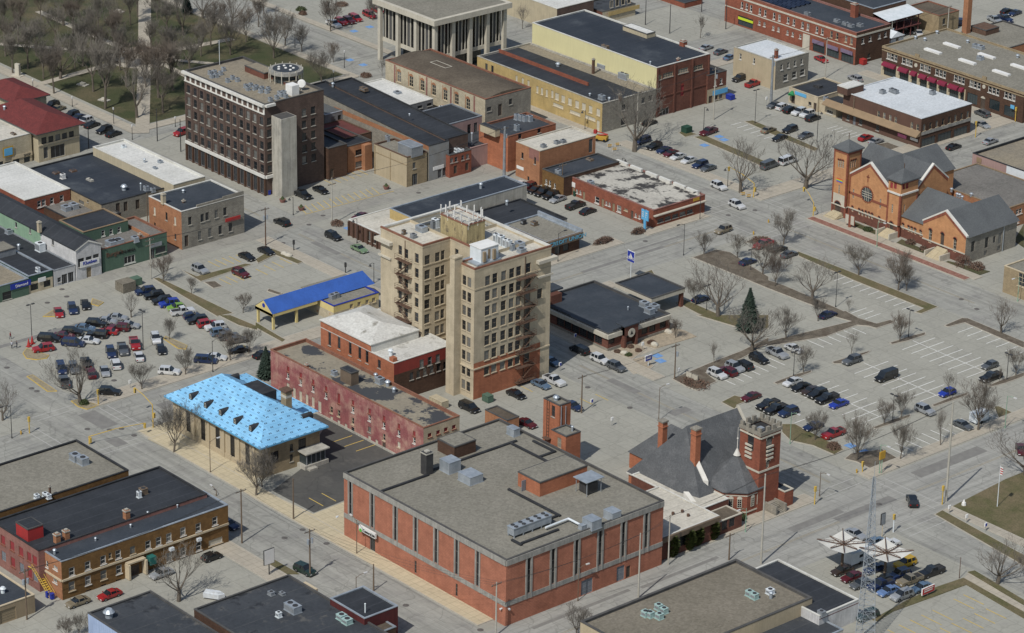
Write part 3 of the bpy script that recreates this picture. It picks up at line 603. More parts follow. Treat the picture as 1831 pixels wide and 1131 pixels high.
# ---- long magenta wall building
b = Bld('painted_warehouse', 'long warehouse with peeling magenta wall and rough patched roof',('21',130,232),('21',1195,798),('21',1455,712), h=9.3, wall='magenta_paint', walls={'R': 'tan_brick'}, roof='patched_tan', cap='tile_cap', par=.7)
for x, y in ((231,430), (321,475), (410,522), (502,570), (693,670), (811,730), (914,782), (1020,838), (1129,890)):
 b.at('L', pp('21',(x, y)),.85,1.25, 'white'); u, z = b.face('L',('21', x, y-50)); b.win('L', u, z-.0,.85,1.15, 'red')
b.at('L', pp('21',(592,590)),.85,2.3, 'red')
b.at('L', pp('21',(231,515),(275,548),(320,572),(365,595),(409,615)),.95,2.2, 'board'); b.at('L', pp('21',(456,650)),1.1,2.6, 'whitedoor')
b.at('L', pp('21',(540,670),(592,695),(692,750),(914,865)),.9,1.5, 'cream'); b.at('L', pp('21',(541,735),(592,762),(643,788),(811,875),(862,902),(1020,918)),.9,1.2, 'board'); b.at('L', pp('21',(692,812),(811,810)),1.,1.2, 'dark'); b.at('L', pp('21',(914,925)),1.1,1.4, 'door')
b.at('R', pp('21',(1240,850),(1300,830),(1355,810),(1412,792)),1.,.9, 'red'); b.build()
b.band('L',0,.5, 'concrete',.12, name='plinth'); b.pent(('21',590,375),('21',680,410),('21',718,385),2.9, 'old_wood', 'black_roof', 'roof_shed'); b.unit(('21',885,460),1.6,1.3,1.3); b.unit(('21',560,408),1.2,.9,1.); b.vent(('21',855,430),.3,.9); b.vent(('21',940,485),.4,1.); b.vent(('21',985,530),.35,.8); b.chimney(('21',365,355),.6,.6,.8, 'orange_brick')
# ---- orange brick hall with the white hipped roof
b = Bld('brick_annex', 'orange brick annex with weathered white flat roof and a red painted wall',('21',447,84),('21',985,338),('21',1408,205), h=9, wall='orange_brick', walls={'R': 'brown_brick'}, roof='weathered_white', cap='white_cap', par=.25)
b.patch.append(('R',0, b.D,6.2,9, 'red_paint'))
for x, y in ((527,160),(594,190),(673,230),(741,262),(793,287)): u, z = b.face('L',('21', x, y)); b.win('L', u, z,.95,3.4, 'dark', arch='dark_cap')
b.at('L', pp('21',(880,345),(960,470)),1.,1.9, 'dark'); b.row('R',('21',1182,340),('21',1296,305),3,1.1,1.9, 'grey'); b.at('R', pp('21',(1368,278)),1.,2.4, 'whitedoor')
b.row('R',('21',1110,430),('21',1350,352),6,1.,1.7, 'dark'); b.build()
AX = b
x0, y0 = b.top(('21',452,0),9); x1 = b.face('L',('21',823,250))[0]; dd = b.top(('21',1155,100),10.6)[1]
b.box('raised_hall', x1/2+.05, dd/2,8.7, x1-.1, dd-.1,2.0, 'orange_brick'); b.band('L',8.9,10.7, 'orange_brick',.04,0, x1, name='raised_wall')
o = MB(); W_, D_ = x1, dd; z_ = 10.72; rr = D_/2
P1, P2 = (rr*.8, D_/2, z_+1.9), (W_-rr*.8, D_/2, z_+1.9); A_ = ((-.2,-.25, z_), (W_+.2,-.25, z_), (W_+.2, D_+.2, z_), (-.2, D_+.2, z_))
for f in ((A_[0], A_[1], P2, P1), (A_[1], A_[2], P2), (A_[2], A_[3], P1, P2), (A_[3], A_[0], P1)): o.quad(*f)
ro = o.obj('hipped_roof', MATS['weathered_white'], b.e); o = MB(); o.box(-.22, W_+.22,-.27, D_+.22, z_-.2, z_-.01, bottom=True); o.obj('eave', MATS['white_cap'], ro)
b.band('R',0,0, 'white_cap') if False else None
o = MB(); o.box(W_+.02, W_+.08,0, D_,8.7,10.5); o.obj('flashing_wall', MATS['white_cap'], b.e)
b.chimney(('21',1078,100),.6,.6,1.3, 'red_brick',9.6); b.box('chimney', b.W-1,.6,0,1.3,1.1,9.9, 'orange_brick'); b.vent(('21',962,265),.4,1.2, 'white_metal')
# ---- the eight storey tan tower
b = Bld('tan_tower', 'eight storey tan brick tower with rooftop antennas and rusty fire escapes',('T',140,222),('T',987,628),('T',1665,392), base=('21',1545,600), wall='tan_brick', roof='dirty_white', cap='tile_cap', par=.7, wl=1)
TW, TD, TH = b.W, b.D, b.h
ua = b.face('L',('T',500,420))[0]; ub = b.face('L',('T',843,590))[0]; well = min(TD*.55, b.top(('T',915,228), TH+3.7)[1]-.8); FL = 3.38
E_ = b.e
def wing(u0, y0, w, d, hl, hr, mats, patches=()):
 t = Bld.__new__(Bld); t.h = t.h1 = TH; t.z0 = 0; t.W, t.D = w, d; t.ux, t.uy = b.ux, b.uy; t.o = b.o+b.ux*u0+b.uy*y0; t.c = t.o+b.ux*w; t.wall = 'tan_brick'; t.walls = {}
 t.holes = {'L': [], 'R': []}; t.patch = list(patches); t.parent = None; t.e = link('wing', None, E_,(u0, y0,0)); t.par = .7; t.capm = 'tile_cap'; t.capw = .3; t.pm = None; t.roofm = 'dirty_white'; t.rot = 0
 return t
wa = wing(0,0, ua, well,0,0, None)
for x, y0 in ((347,488), (445,530)):
 u, z = wa.face('L',('T', x, y0))
 for k in range(8):
  if z-k*FL > 3: wa.win('L', u, z-k*FL,1.3,2.15, 'tan')
u, z = wa.face('L',('T',290,455)); [wa.win('L', u, z-k*FL,1.2,2.15, 'tan') for k in range(7)]
for x, y0, w in ((545,545,1.3), (640,518,1.15), (690,500,.9)):
 u, z = wa.face('R',('T', x, y0)); [wa.win('R', u, z-k*FL, w*1.15,2.15, 'tan') for k in range(7)]
wa.wallmesh()
wb = wing(ub,0, TW-ub, TD,0,0, None, [('R',0, TD-2.6,0,8.3, 'orange_brick')])
for x, y0 in ((890,735), (937,757)):
 u, z = wb.face('L',('T', x, y0)); [wb.win('L', u, z-k*FL,1.2,2.2, 'tan') for k in range(8)]
for x, y0, k0, k1 in ((1110,740,0,7), (1178,716,0,7), (1260,693,0,7), (1335,670,0,7), (1400,650,0,7), (1490,620,0,7), (1595,860,1,2)):
 u, z = wb.face('R',('T', x, y0)); z0_ = z if k0 == 0 else z
 for k in range(k1-k0): wb.win('R', u, z0_-k*FL,1.4,2.2, 'tan')
wb.at('R', pp('21',(1695,348),(1753,325)),1.1,1.6, 'grey'); wb.wallmesh()
wc_ = wing(ua-.02, well, ub-ua+.04, TD-well,0,0, None); [wc_.win('L',2.2, TH-3-k*FL,1.2,1.9, 'tan') for k in range(7)]; wc_.wallmesh()
for t in (wa, wb, wc_):
 o = MB(); o.quad((0,0, TH-.7),(t.W,0, TH-.7),(t.W, t.D, TH-.7),(0, t.D, TH-.7)); o.obj('roof', MATS['dirty_white'], t.e)
def lip(x0, x1, y0, y1, mat='tile_cap'): o = MB(); o.box(x0, x1, y0, y1, TH-.72, TH-.3, bottom=True); o.obj('parapet', MATS['tan_brick'], E_); o = MB(); o.box(x0-.02, x1+.02, y0-.02, y1+.02, TH-.3, TH+.05, bottom=True); o.obj('coping', MATS[mat], E_)
for r in ((-.05, ua+.05,-.05,.3), (ua-.3, ua+.05,.3, well), (ua, ub, well-.05, well+.3), (ub-.05, ub+.3,.3, well), (ub-.05, TW+.05,-.05,.3)): lip(*r)
lip(TW-.3, TW+.05,.3, TD+.05); lip(-.05,.6,.3, TD+.05, 'white_cap'); lip(.6, TW-.3, TD-.6, TD+.05, 'white_cap')
for z_, k_ in ((TH-4.95,.10),(6.8,.2)): wb.band('R', z_, z_+.3, 'tan_brick', k_, name='belt_course'); wb.band('L', z_, z_+.3, 'tan_brick', k_, name='belt_course'); wa.band('R', z_, z_+.3, 'tan_brick', k_, name='belt_course')
o = MB(); o.box(-1.1,4.2,-1.0,0, TH-3.1, TH-2.4, bottom=True); o.box(-1.1,0,0, TD+1.1, TH-3.1, TH-2.4, bottom=True); o.box(TW, TW+1.0, TD-4.2, TD+1.1, TH-3.1, TH-2.4, bottom=True); o.box(0, TW, TD, TD+1.1, TH-3.1, TH-2.4, bottom=True)
o.box(-.5,3.7,-.4,0, TH-6.6, TH-6.2, bottom=True); o.box(TW, TW+.4, TD-3.8, TD+.4, TH-6.6, TH-6.2, bottom=True); o.obj('cornice', MATS['limestone'], E_)
yb = -1.9; t = wing(0, yb,1,1,0,0, None); uu0 = t.face('L',('T',724,600))[0]; uu1 = t.face('L',('T',800,600))[0]
col_ = MB(); col_.box(uu0, uu1, yb,2.2,0, TH-5.2); col_.box(uu0+1.1, uu1, yb,.2, TH-5.2, TH+1.2); o = col_.obj('flue_stack', MATS['tan_brick'], E_); c2_ = MB(); c2_.box(uu0+1.0, uu1+.1, yb-.1,.3, TH+1.2, TH+1.5); c2_.box(uu0+1.7, uu1-.6, yb+.6,-.4, TH+1.5, TH+1.52); c2_.obj('chimney_cap', MATS['tan_brick'], o)
bpy.data.objects.remove(t.e)
pz = TH-.7; x0, _ = b.top(('T',660,122), pz+4.4); xc, yc = b.top(('T',915,228), pz+4.4); _, yr = b.top(('T',1105,187), pz+4.4)
lh = b.box('lift_house',(x0+xc)/2,(yc+yr)/2, pz, xc-x0, yr-yc,4.4, 'weathered_yellow'); W2, D2 = (xc-x0)/2,(yr-yc)/2
o = MB(); o.box(-W2-.1, W2+.1,-D2-.1, D2+.1,4.4,4.6, bottom=True); o.obj('lift_house_coping', MATS['tile_cap'], lh); o = MB(); o.quad((-W2+.3,-D2+.3,4.61),(W2-.3,-D2+.3,4.61),(W2-.3, D2-.3,4.61),(-W2+.3, D2-.3,4.61)); o.obj('lift_house_roof', MATS['dirty_white'], lh)
ANT = MB(); ANT.tube((0,0,0),(0,0,2.6),.06, n=6); ANT.box(-.11,.11,-.25,-.08,.9,2.5, bottom=True); am = ANT.mesh('antenna', MATS['sign_white'])
rnd = random.Random(3)
for i in range(15):
 t = i/15*4; k = int(t); f = t-k; px_ = (-W2+2*W2*f, W2, W2-2*W2*f,-W2)[k]; py_ = (-D2,-D2+2*D2*f, D2, D2-2*D2*f)[k]
 a = link('antenna', am, lh,(px_, py_,4.4-rnd.random()*1.2), rnd.random()*6); a.scale = (1,1,.85+.4*rnd.random())
o = MB()
for (p, q_) in (((-W2,-D2,5.3), (W2,-D2,5.3)), ((W2,-D2,5.3), (W2, D2,5.3)), ((W2, D2,5.3), (-W2, D2,5.3)), ((-W2, D2,5.3), (-W2,-D2,5.3)), ((-W2,0,5), (W2,0,5)), ((-W2*.4,-D2,5), (-W2*.4, D2,5))): o.tube(p, q_,.07)
o.obj('antenna_rail', MATS['grey_metal'], lh)
for P_, w, d, h, m_ in ((('T',490,250),2.4,1.5,1.2, 'galvanised'),(('T',620,200),1.6,.9,1.9, 'white_metal'),(('T',600,215),.9,.9,1.7, 'grey_metal'),(('T',1190,340),.9,1.2,1.8, 'white_metal'),(('T',1235,360),1.1,1.1,2.1, 'white_metal'),(('T',1275,385),.9,.9,1.8, 'white_metal'),(('T',1310,400),1.,.9,1.9, 'white_metal'),(('T',1340,425),.8,.8,1.5, 'galvanised'),(('T',1410,395),2.,1.3,.9, 'galvanised'),(('T',1425,455),1.5,1.5,1., 'galvanised'),(('T',415,320),1.1,1.,.9, 'grey_metal'),(('T',325,285),.7,.7,1., 'old_wood')): b.unit(P_, w, d, h, m_)
x0, _ = b.top(('T',950,402), pz+3.5); xc, yc = b.top(('T',1048,450), pz+3.5); _, yr = b.top(('T',1208,400), pz+3.5)
sh = b.box('equipment_shelter',(x0+xc)/2,(yc+yr)/2, pz+.5, xc-x0, yr-yc,3.0, 'white_metal'); o = MB(); w_, d_ = (xc-x0)/2,(yr-yc)/2
o.box(-w_-.12, w_+.12,-d_-.12, d_+.12,3.0,3.15, bottom=True); o.obj('shelter_roof', MATS['sign_white'], sh); o = MB(); o.box(w_, w_+.06,-.5,.1,.5,2.6); o.obj('shelter_door', MATS['tan_siding'], sh); many('wall_condenser', boxm('wall_condenser', w_, w_+.5,-.3,.3,.2,2.4, 'tan_siding'), sh, [(0,1,0),(0,-d_+.7,0)]); o = MB(); o.box(-w_-.8, w_+.4,-d_-1.3, d_+.5,-.35,0, bottom=True); o.obj('shelter_deck', MATS['galvanised'], sh)
def fire_escape(parent, f, u0, u1, zt, n, fl, W=0):
 o = MB(); T = (lambda u, d, z: (u,-d, z)) if f == 'L' else (lambda u, d, z: (W+d, u, z))
 def bx(ua_, ub_, d0, d1, z0, z1):
  p = T(ua_, d0, z0); r = T(ub_, d1, z1); o.box(min(p[0], r[0]), max(p[0], r[0]), min(p[1], r[1]), max(p[1], r[1]), z0, z1, bottom=True)
 for k in range(n):
  z = zt-k*fl; bx(u0, u1,.02,1.15, z-.08, z)
  for d in (.05,1.12):
   for h in (.55,1.05): o.tube(T(u0, d, z+h), T(u1, d, z+h),.03, n=4, cap=False) if d > 1 else None
  for u in (u0, (u0+u1)/2, u1): o.tube(T(u,1.12, z), T(u,1.12, z+1.05),.03, n=4, cap=False)
  for u in (u0, u1):
   for h in (.55,1.05): o.tube(T(u,.05, z+h), T(u,1.12, z+h),.03, n=4, cap=False)
  if k < n-1:
   a0, a1 = (u0+.3, u1-.3) if k % 2 else (u1-.3, u0+.3)
   for d in (.45,1.0): o.tube(T(a0, d, z), T(a1, d, z-fl),.06, n=4, cap=False)
   for i in range(1,12): t = i/12; bx(a0+(a1-a0)*t-.12, a0+(a1-a0)*t+.12,.45,1.0, z-fl*t-.03, z-fl*t)
 bx((u0+u1)/2-.12, (u0+u1)/2+.02,.02,.12, zt-(n-1)*fl, zt+4.5)
 return o.obj('fire_escape', MATS['rust'], parent)
u0 = wa.face('L',('T',275,530))[0]; u1, z_ = wa.face('L',('T',405,540)); fire_escape(E_, 'L', u0, u1, wa.face('L',('T',330,545))[1],7, FL)
u0 = wb.face('R',('T',1372,700))[0]; u1 = wb.face('R',('T',1545,740))[0]; fire_escape(E_, 'R', u0, u1, wb.face('R',('T',1410,715))[1],8, FL, TW)
# ---- dark brown eight storey office block
b = Bld('brown_office_block', 'eight storey dark brown brick office block with white cornice and round rooftop lounge',('00',1300,500),('01',65,740),('01',510,645), base=('11',72,270), wall='dark_brick', walls={}, roof='tan_gravel', cap='dark_cap', par=.6)
H8 = b.h; b.patch += [('L',0, b.W,0,4.2, 'dark_brick'),('R',0,2.6,4.3,5.2, 'limestone')]
uL = b.face('L',('00',1357,640)); rows = [H8-4.0-i*2.62 for i in range(7)]
rz_ = [b.face('L',('00',1357, y_))[1] for y_ in (640,722,808,890,968)]
for i in range(12):
 u = 1.45+(b.W-2.9)*i/11
 for z in rz_: b.win('L', u, z,1.4,2.0, 'dark')
 b.win('L', u,2.1,1.75,3.7, 'store', arch='dark_glass')
for P_ in (('01',97,850),('01',345,790),('01',410,772),('01',472,755)):
 u, z = b.face('R', P_)
 for z in rz_: b.win('R', u, z,1.35,1.9, 'dark')
b.build()
b.band('L', H8-.75, H8-.13, 'white_trim',.75,-.5, name='cornice'); b.band('R', H8-.75, H8-.13, 'white_trim',.75,0,2.8, name='cornice'); b.band('L', H8-2.75, H8-2.5, 'white_trim',.3,0, name='cornice'); b.band('L',4.5,5.25, 'white_trim',.45, name='cornice'); b.band('R',4.5,5.25, 'white_trim',.45,0,2.6, name='cornice')
many('frieze_panel', boxm('frieze_panel',-.3,.3,-.12,0, H8-2.5, H8-.75, 'white_trim'), b.e, [(.35+(b.W-.7)*i/15,0,0) for i in range(16)])
many('pilaster', boxm('pilaster',-.28,.28,-.3,0,0,4.5, 'brown_brick'), b.e, [(.2+(b.W-.4)*i/12,0,0) for i in range(13)])
many('pier', boxm('pier',-.2,.2,-.14,0,5.25, H8-2.75, 'dark_brick'), b.e, [(.2+(b.W-.4)*i/12,0,0) for i in range(13)])
x0, y0 = b.top(('01',130,838), H8-3.3); xc, yc = b.top(('01',182,850), H8-3.3); _, yr = b.top(('01',305,828), H8-3.3)
s_ = b.box('stair_shaft', xc-max(.8,(xc-x0))/2 if False else (b.W+xc)/2,(yc+yr)/2,0, max(1.5, xc-b.W), yr-yc, H8-3.3, 'concrete'); wq = max(1.5, xc-b.W)/2; dq = (yr-yc)/2
o = MB(); o.box(-wq+.2, wq-.2,-dq+.2, dq-.2, H8-3.29, H8-3.27); o.obj('shaft_roof', MATS['dark_cap'], s_)
x, y = b.top(('01',215,480), H8+2.6); o = MB(); o.tube((0,0,0),(0,0,2.2),3.2, n=24); rl_ = o.obj('round_lounge', MATS['tinted_glass'], b.e,(x, y, H8-.6)); o = MB(); o.tube((0,0,2.2),(0,0,3.0),4.3,4.3,28); o.tube((0,0,3.0),(0,0,3.08),3.5,3.5,28); o.obj('lounge_roof', MATS['concrete_band'], rl_)
o = MB(); o.tube((0,0,3.08),(0,0,3.12),3.3,3.3,28); o.obj('lounge_deck', MATS['slate_roof'], rl_); o = MB()
for i in range(7): a = i*.9; rr = 0 if i == 6 else 1.9; o.tube((rr*math.cos(a), rr*math.sin(a),3.1), (rr*math.cos(a), rr*math.sin(a),3.3),.38,.3,10)
o.obj('skylight_dome', MATS['sign_white'], rl_)
o = MB()
for i in range(14): a = i*math.pi/7; o.tube((4.2*math.cos(a),4.2*math.sin(a),0), (4.2*math.cos(a),4.2*math.sin(a),3.4),.12)
o.obj('lounge_post', MATS['limestone'], rl_)
b.pent(('00',1680,478),('01',60,520),('01',150,500),1.6, 'deep_red_brick', 'tan_gravel'); b.pent(('01',10,545),('01',235,590),('01',330,572),.8, 'deep_red_brick', 'tan_gravel', 'roof_walk')
for c_, x, y in [('00', *p) for p in ((1495,515),(1527,510),(1570,518),(1508,540),(1540,535),(1590,490),(1655,550),(1690,565),(1620,570),(1750,610),(1785,603),(1765,628),(1810,625))]+[('01', *p) for p in ((5,615),(45,625),(35,645),(90,630),(80,648),(105,705),(170,660),(200,655),(150,690),(215,680),(185,672))]: b.unit((c_, x, y),.9,.8,.95, 'galvanised')
b.box('water_tank', *b.top(('01',262,630), H8+.8), H8-.6,2.6,2.2,2.6, 'sign_white'); x, y = b.top(('01',328,625), H8); o = MB(); o.tube((0,0,0),(0,0,1.6),.06); o.tube((0,0,1.7),(.15,-.2,1.75),1.1,.9,16); o.obj('satellite_dish', MATS['sign_white'], b.e,(x, y, H8-.6))
x, y = b.top(('00',1563,460), H8-.6); o = MB(); o.tube((0,0,0),(0,0,6.5),.07); o.obj('roof_mast', MATS['white_metal'], b.e,(x, y, H8-.6))
# ================================================================ downtown block beside the brown office block
b = Bld('silver_fronted_store', 'long black roofed store with ribbed silver metal rear wall', None,('D',1000,612),('D',1185,562), base=('D',1000,935), h1=None, wall='old_stone', walls={'R': 'siding_rib'}, roof='black_roof', cap='black_cap', par=.4, W=49) if False else None
def back(P_, h): return g(*P_, h).x
hS = height(('D',1000,935),('D',1000,612))
b = Bld('silver_fronted_store', 'long black roofed store with ribbed silver metal rear wall', None,('D',1000,612),('D',1185,562), h=hS+2.4, h1=hS, wall='stonework', walls={'R': 'siding_rib'}, roof='black_roof', cap='black_cap', par=.35, W=50)
b.patch.append(('L',12,50, hS-1.2, hS, 'salmon_brick')); b.at('R', pp('D',(1100,865),(1145,845)),1.2,2.2, 'store'); b.panel('R',('D',1088,808),3.4,.9, 'sign_white'); b.vent(('D',128,60),.3,1); b.build()
SB = b
b = Bld('black_roof_store', 'long flat black roofed store with a soot dark rear parapet', None,('D',1150,552),('D',1335,487), h=hS+2.5, h1=hS+.2, wall='dark_brick', roof='black_roof', cap='black_cap', par=.35, W=47); b.build(); b.unit(('D',410,95),2.2,1.2,.8, 'old_wood'); b.vent(('D',825,330),.2,.5)
b = Bld('red_alley_house', 'two storey red brick rear building with blue grey windows facing the alley', None,('D',1190,698),('D',1385,642), base=('D',1190,905), wall='red_brick', roof='mottled_black', cap='dark_cap', par=.4, W=9)
b.at('R', pp('D',(1210,745),(1250,735),(1310,720),(1353,708)),.9,1.3, 'grey'); b.at('R', pp('D',(1243,828),(1348,800)),1.1,2.1, 'door'); b.build(); b.unit(('D',1255,650),1.3,1.,1., 'white_metal'); b.unit(('D',1297,655),1.,.9,.9, 'white_metal')
b = Bld('pink_alley_building', 'pink painted one storey building with black roof along the alley',('D',1330,615),('D',1385,632),('D',1690,555), h=5.4, wall='pink_paint', roof='mottled_black', cap='pink_paint', par=.35, W=14)
b.at('R', pp('D',(1410,780)),2.4,2.6, 'store'); b.at('R', pp('D',(1580,715)),1.5,1.3, 'dark'); b.at('R', pp('D',(1628,710)),1.5,2.2, 'store'); b.build(); b.vent(('D',1392,550),.22,3.2); b.unit(('D',1600,560),1.4,.9,.7, 'white_metal'); b.box('meter_cabinet', b.W+.3,9,0,.5,1.8,2.0, 'grey_metal')
b = Bld('pink_upper_building', 'pink rear building with two tall dark windows below the old theatre', None,('D',1178,418),('D',1505,344), h=9, wall='pink_paint', roof='black_roof', cap='grey_metal', par=.3, W=12); b.at('R', pp('D',(1368,470),(1427,455)),1.2,3.2, 'dark'); b.build()
b = Bld('red_trim_building', 'dark roofed brick building with bright red parapet behind the leaning steel pole',('D',1480,415),('D',1722,528),('02',250,850), h=9.4, wall='orange_brick', roof='mottled_black', cap='tile_cap', par=.6)
b.at('R', pp('02',(62,968),(200,925)),1.1,1.4, 'dark'); b.at('R', pp('D',(1735,680)),1.5,2.6, 'door'); b.build()
for p in ((40,830),(70,835),(95,840),(135,840),(40,905)): b.unit(('02', *p),1.1,1.,1.5, 'galvanised')
b.pent(('D',1475,408),('D',1605,465),('D',1650,455),2.0, 'cream_stucco', 'black_roof')
b = Bld('tan_fire_hall', 'two storey tan rendered building with two tall blank bays facing the small car park',('D',500,592),('D',800,716),('D',1000,672), base=('D',805,990), wall='tan_block', walls={'R': 'tan_house_brick'}, roof='gravel_roof', cap='rust', par=.4)
b.band('L',0, b.h-.5, 'tan_house_brick',.1,0,.5, name='pilaster'); b.band('L',0, b.h-.5, 'tan_house_brick',.1, b.W*.5-.12, b.W*.5+.12, name='pilaster'); b.band('L', b.h-2.2, b.h-2.0, 'tan_house_brick',.08, name='belt_course')
b.at('R', pp('D',(868,790)),1.,1.6, 'dark'); b.at('R', pp('D',(958,765)),2.2,1.5, 'dark'); b.at('R', pp('D',(873,920)),1.7,3.2, 'store'); b.build(); b.unit(('D',625,545),1.,.8,1.5)
b.pent(('D',718,580),('D',845,632),('D',938,600),2.6, 'grey_metal', 'grey_metal', 'roof_cabin', cap='galvanised')
b = Bld('brown_rear_building', 'soot brown brick rear building touching the brown office block', None,('D',88,636),('D',255,590), base=('D',90,925), wall='brown_brick', roof='mottled_black', cap='dark_cap', par=.4, W=18); b.at('R', pp('D',(120,860)),1.1,2.2, 'door'); b.build()
b = Bld('orange_rear_building', 'orange brick two storey rear building at the end of the small car park', None,('D',262,618),('D',480,560), base=('D',265,860), wall='salmon_brick', roof='black_roof', cap='dark_cap', par=.4, W=14); b.at('R', pp('D',(366,670),(366,778)),2.2,1.5, 'dark'); b.at('R', pp('D',(484,665),(484,770)),.9,1.5, 'dark'); b.build(); b.box('stair_bay', b.W+.7, b.D*.73,0,1.4,2.3, b.h-.4, 'salmon_brick')
b = Bld('grey_rear_house', 'pale blue grey rear building with two dark windows above a rust red deck', None,('D',60,330),('D',278,278), h=9.2, wall='grey_siding', roof='grey_shingle', cap='galvanised', par=.1, W=15); b.at('R', pp('D',(130,380),(188,365)),1.1,2., 'dark'); b.at('R', pp('D',(243,360)),1.4,2.9, 'store'); b.build()
b = Bld('rust_red_deck', 'flat rust red roof deck between the grey rear house and the orange brick rear building', None,('D',240,545),('D',470,480), h=6.9, wall='rust', roof='dull_red', cap='rust', par=.15, W=12, cat='roof deck'); b.build()
b = Bld('white_roof_store', 'low grey store with bright white flat roof beside the old theatre',('01',760,590),('01',1090,745),('01',1265,700), h=6.8, wall='grey_siding', roof='white_roof', cap='white_cap', par=.2); b.at('R', pp('01',(1170,760),(1238,742)),1.6,.8, 'dark'); b.build(); b.unit(('01',1010,655),1.8,1.4,.5, 'galvanised')
b = Bld('black_yard_roof', 'low black flat roof with a row of white condensers below the theatre windows',('01',1195,790),('01',1345,870),('01',1625,800), h=5.2, wall='dark_brick', roof='mottled_black', cap='dark_cap', par=.2, cat='building'); b.build()
for i in range(7): b.unit(('01',1318+i*20,765+i*10),.6,.9,1., 'white_metal')
# ---- old theatre
b = Bld('old_theatre', 'old buff brick theatre with arched windows and dark humped roof',('01',957,416),('01',1635,704),('02',95,600), h=11, wall='old_stone', walls={'R': 'stonework'}, roof='brown_gravel', cap='tile_cap', par=.35, capw=.4); TB = b
for x, y in ((1021,545),(1107,578),(1187,607),(1268,640),(1350,675),(1430,705),(1511,740)): u, z = b.face('L',('01', x, y)); b.win('L', u, z,1.7,2.9, 'big', arch='salmon_brick'); b.band('L', z-1.6, z+2.4, 'salmon_brick',.03, u-1.12, u-.9, name='quoin')
for i,(x, y) in enumerate(((991,500),(1218,600),(1390,690),(1557,745))): u, z = b.face('L',('01', x, y)); b.band('L',.5,10.7, 'rose_brick',.06, u-.3, u+.3, name='pilaster')
b.at('R', pp('01',(1662,775)),1.5,1.2, 'dark'); b.at('R', pp('01',(1740,780)),1.3,3.2, 'door'); b.at('R', pp('D',(1745,210)),1.1,1.6, 'dark'); b.build()
o = MB(); n_ = 10
for i in range(n_):
 y0, y1 = .5+(b.D-1)*i/n_,.5+(b.D-1)*(i+1)/n_; f = lambda y: 10.7+1.0*math.sin(math.pi*(y-.5)/(b.D-1)); o.quad((.5, y0, f(y0)), (b.W-.5, y0, f(y0)), (b.W-.5, y1, f(y1)), (.5, y1, f(y1)))
 o.quad((b.W-.5, y0,10.5), (b.W-.5, y1,10.5), (b.W-.5, y1, f(y1)), (b.W-.5, y0, f(y0)))
o.obj('humped_roof', MATS['brown_gravel'], b.e); o = MB(); x, y = b.top(('01',1320,455),11.7); 
for r in ((-3.2,3.2,-1.2,-1.0), (-3.2,3.2,1.0,1.2), (-3.2,-3.0,-1,1), (3.0,3.2,-1,1)): o.box(r[0], r[1], r[2], r[3],0,.2)
o.obj('roof_hatch_curb', MATS['limestone'], b.e,(x, y,11.5))
# ---- courthouse with concrete columns
hc = 17.5
b = Bld('columned_hall', 'large white civic hall with concrete columns and a wide flat overhanging roof',('01',800,-8),('01',1272,150),('01',1868,30), h=hc, wall='dark_metal', roof='gravel_roof', cap='concrete', par=0); CB = b
o = MB(); o.box(0, b.W,0, b.D, hc-1.5, hc, bottom=True); o.obj('roof_slab', MATS['limestone'], b.e); o = MB(); o.quad((1.2,1.2, hc+.02),(b.W-1.2,1.2, hc+.02),(b.W-1.2, b.D-1.2, hc+.02),(1.2, b.D-1.2, hc+.02)); o.obj('roof', MATS['gravel_roof'], b.e)
o = MB(); o.box(2.2, b.W-2.2,2.2, b.D-2.2,6.6, hc-1.5, bottom=True); o.obj('upper_wall', MATS['dark_glass'], b.e); o = MB(); o.box(1.9, b.W-1.9,1.9, b.D-1.9,5.5,6.6, bottom=True); o.obj('floor_slab', MATS['limestone'], b.e); o = MB(); o.box(6, b.W-6,6, b.D-6,0,5.5); o.obj('lobby_wall', MATS['tinted_glass'], b.e)
cm = MB(); cm.box(-.55,.55,-.5,.5,0, hc-1.5); cm = cm.mesh('column', MATS['limestone']); fm_ = boxm('mullion',-.14,.14,-.25,.0,6.6, hc-1.5, 'limestone')
for i in range(5):
 if i < 4: link('column', cm, b.e,(1.6+(b.W-3.2)*i/3,1.5,0))
 if i: link('column', cm, b.e,(b.W-1.5,1.6+(b.D-3.2)*i/4,0), R_(90))
for i in range(4):
 for k in (1,2,3,4):
  t = i+k*.2; link('mullion', fm_, b.e,(b.W-2.2,1.6+(b.D-3.2)*t/4,0), R_(90))
  if i < 3: link('mullion', fm_, b.e,(1.6+(b.W-3.2)*t/3,2.2,0))
pn_ = boxm('spandrel_panel',-.8,.8,-.06,.0,6.8, hc-1.6, 'dark_cap')
for i in range(4): link('spandrel_panel', pn_, b.e,(b.W-2.2,1.6+(b.D-3.2)*(i+.5)/4,0), R_(90)); (link('spandrel_panel', pn_, b.e,(1.6+(b.W-3.2)*(i+.5)/3,2.2,0)) if i < 3 else 0)
# ---- yellow painted row and the big yellow sided hall
b = Bld('yellow_painted_row', 'long low building with ochre painted wall, boarded windows and black roof',('01',1620,385),('02',650,735),('02',1030,630), base=('02',640,945), wall='buff_brick', walls={'R': 'stonework'}, roof='black_roof', cap='concrete', par=.5)
b.at('L', pp('01',(1643,475),(1685,490)),1.,2., 'dark'); b.at('L', pp('02',(38,560),(82,577),(123,595),(186,635),(219,647),(253,660),(293,667)),.85,1.9, 'board'); b.at('L', pp('02',(326,685),(370,702),(418,722),(469,740),(517,757),(565,776),(620,797)),1.4,1.9, 'board')
b.at('L', pp('02',(335,750),(455,802),(563,838)),4.,.9, 'board'); b.at('L', pp('02',(618,893)),1.1,2.9, 'board'); b.at('R', pp('02',(800,762),(940,712),(990,697)),1.4,1.6, 'dark'); b.at('R', pp('02',(798,862)),1.6,2., 'dark'); b.build(); YR = b
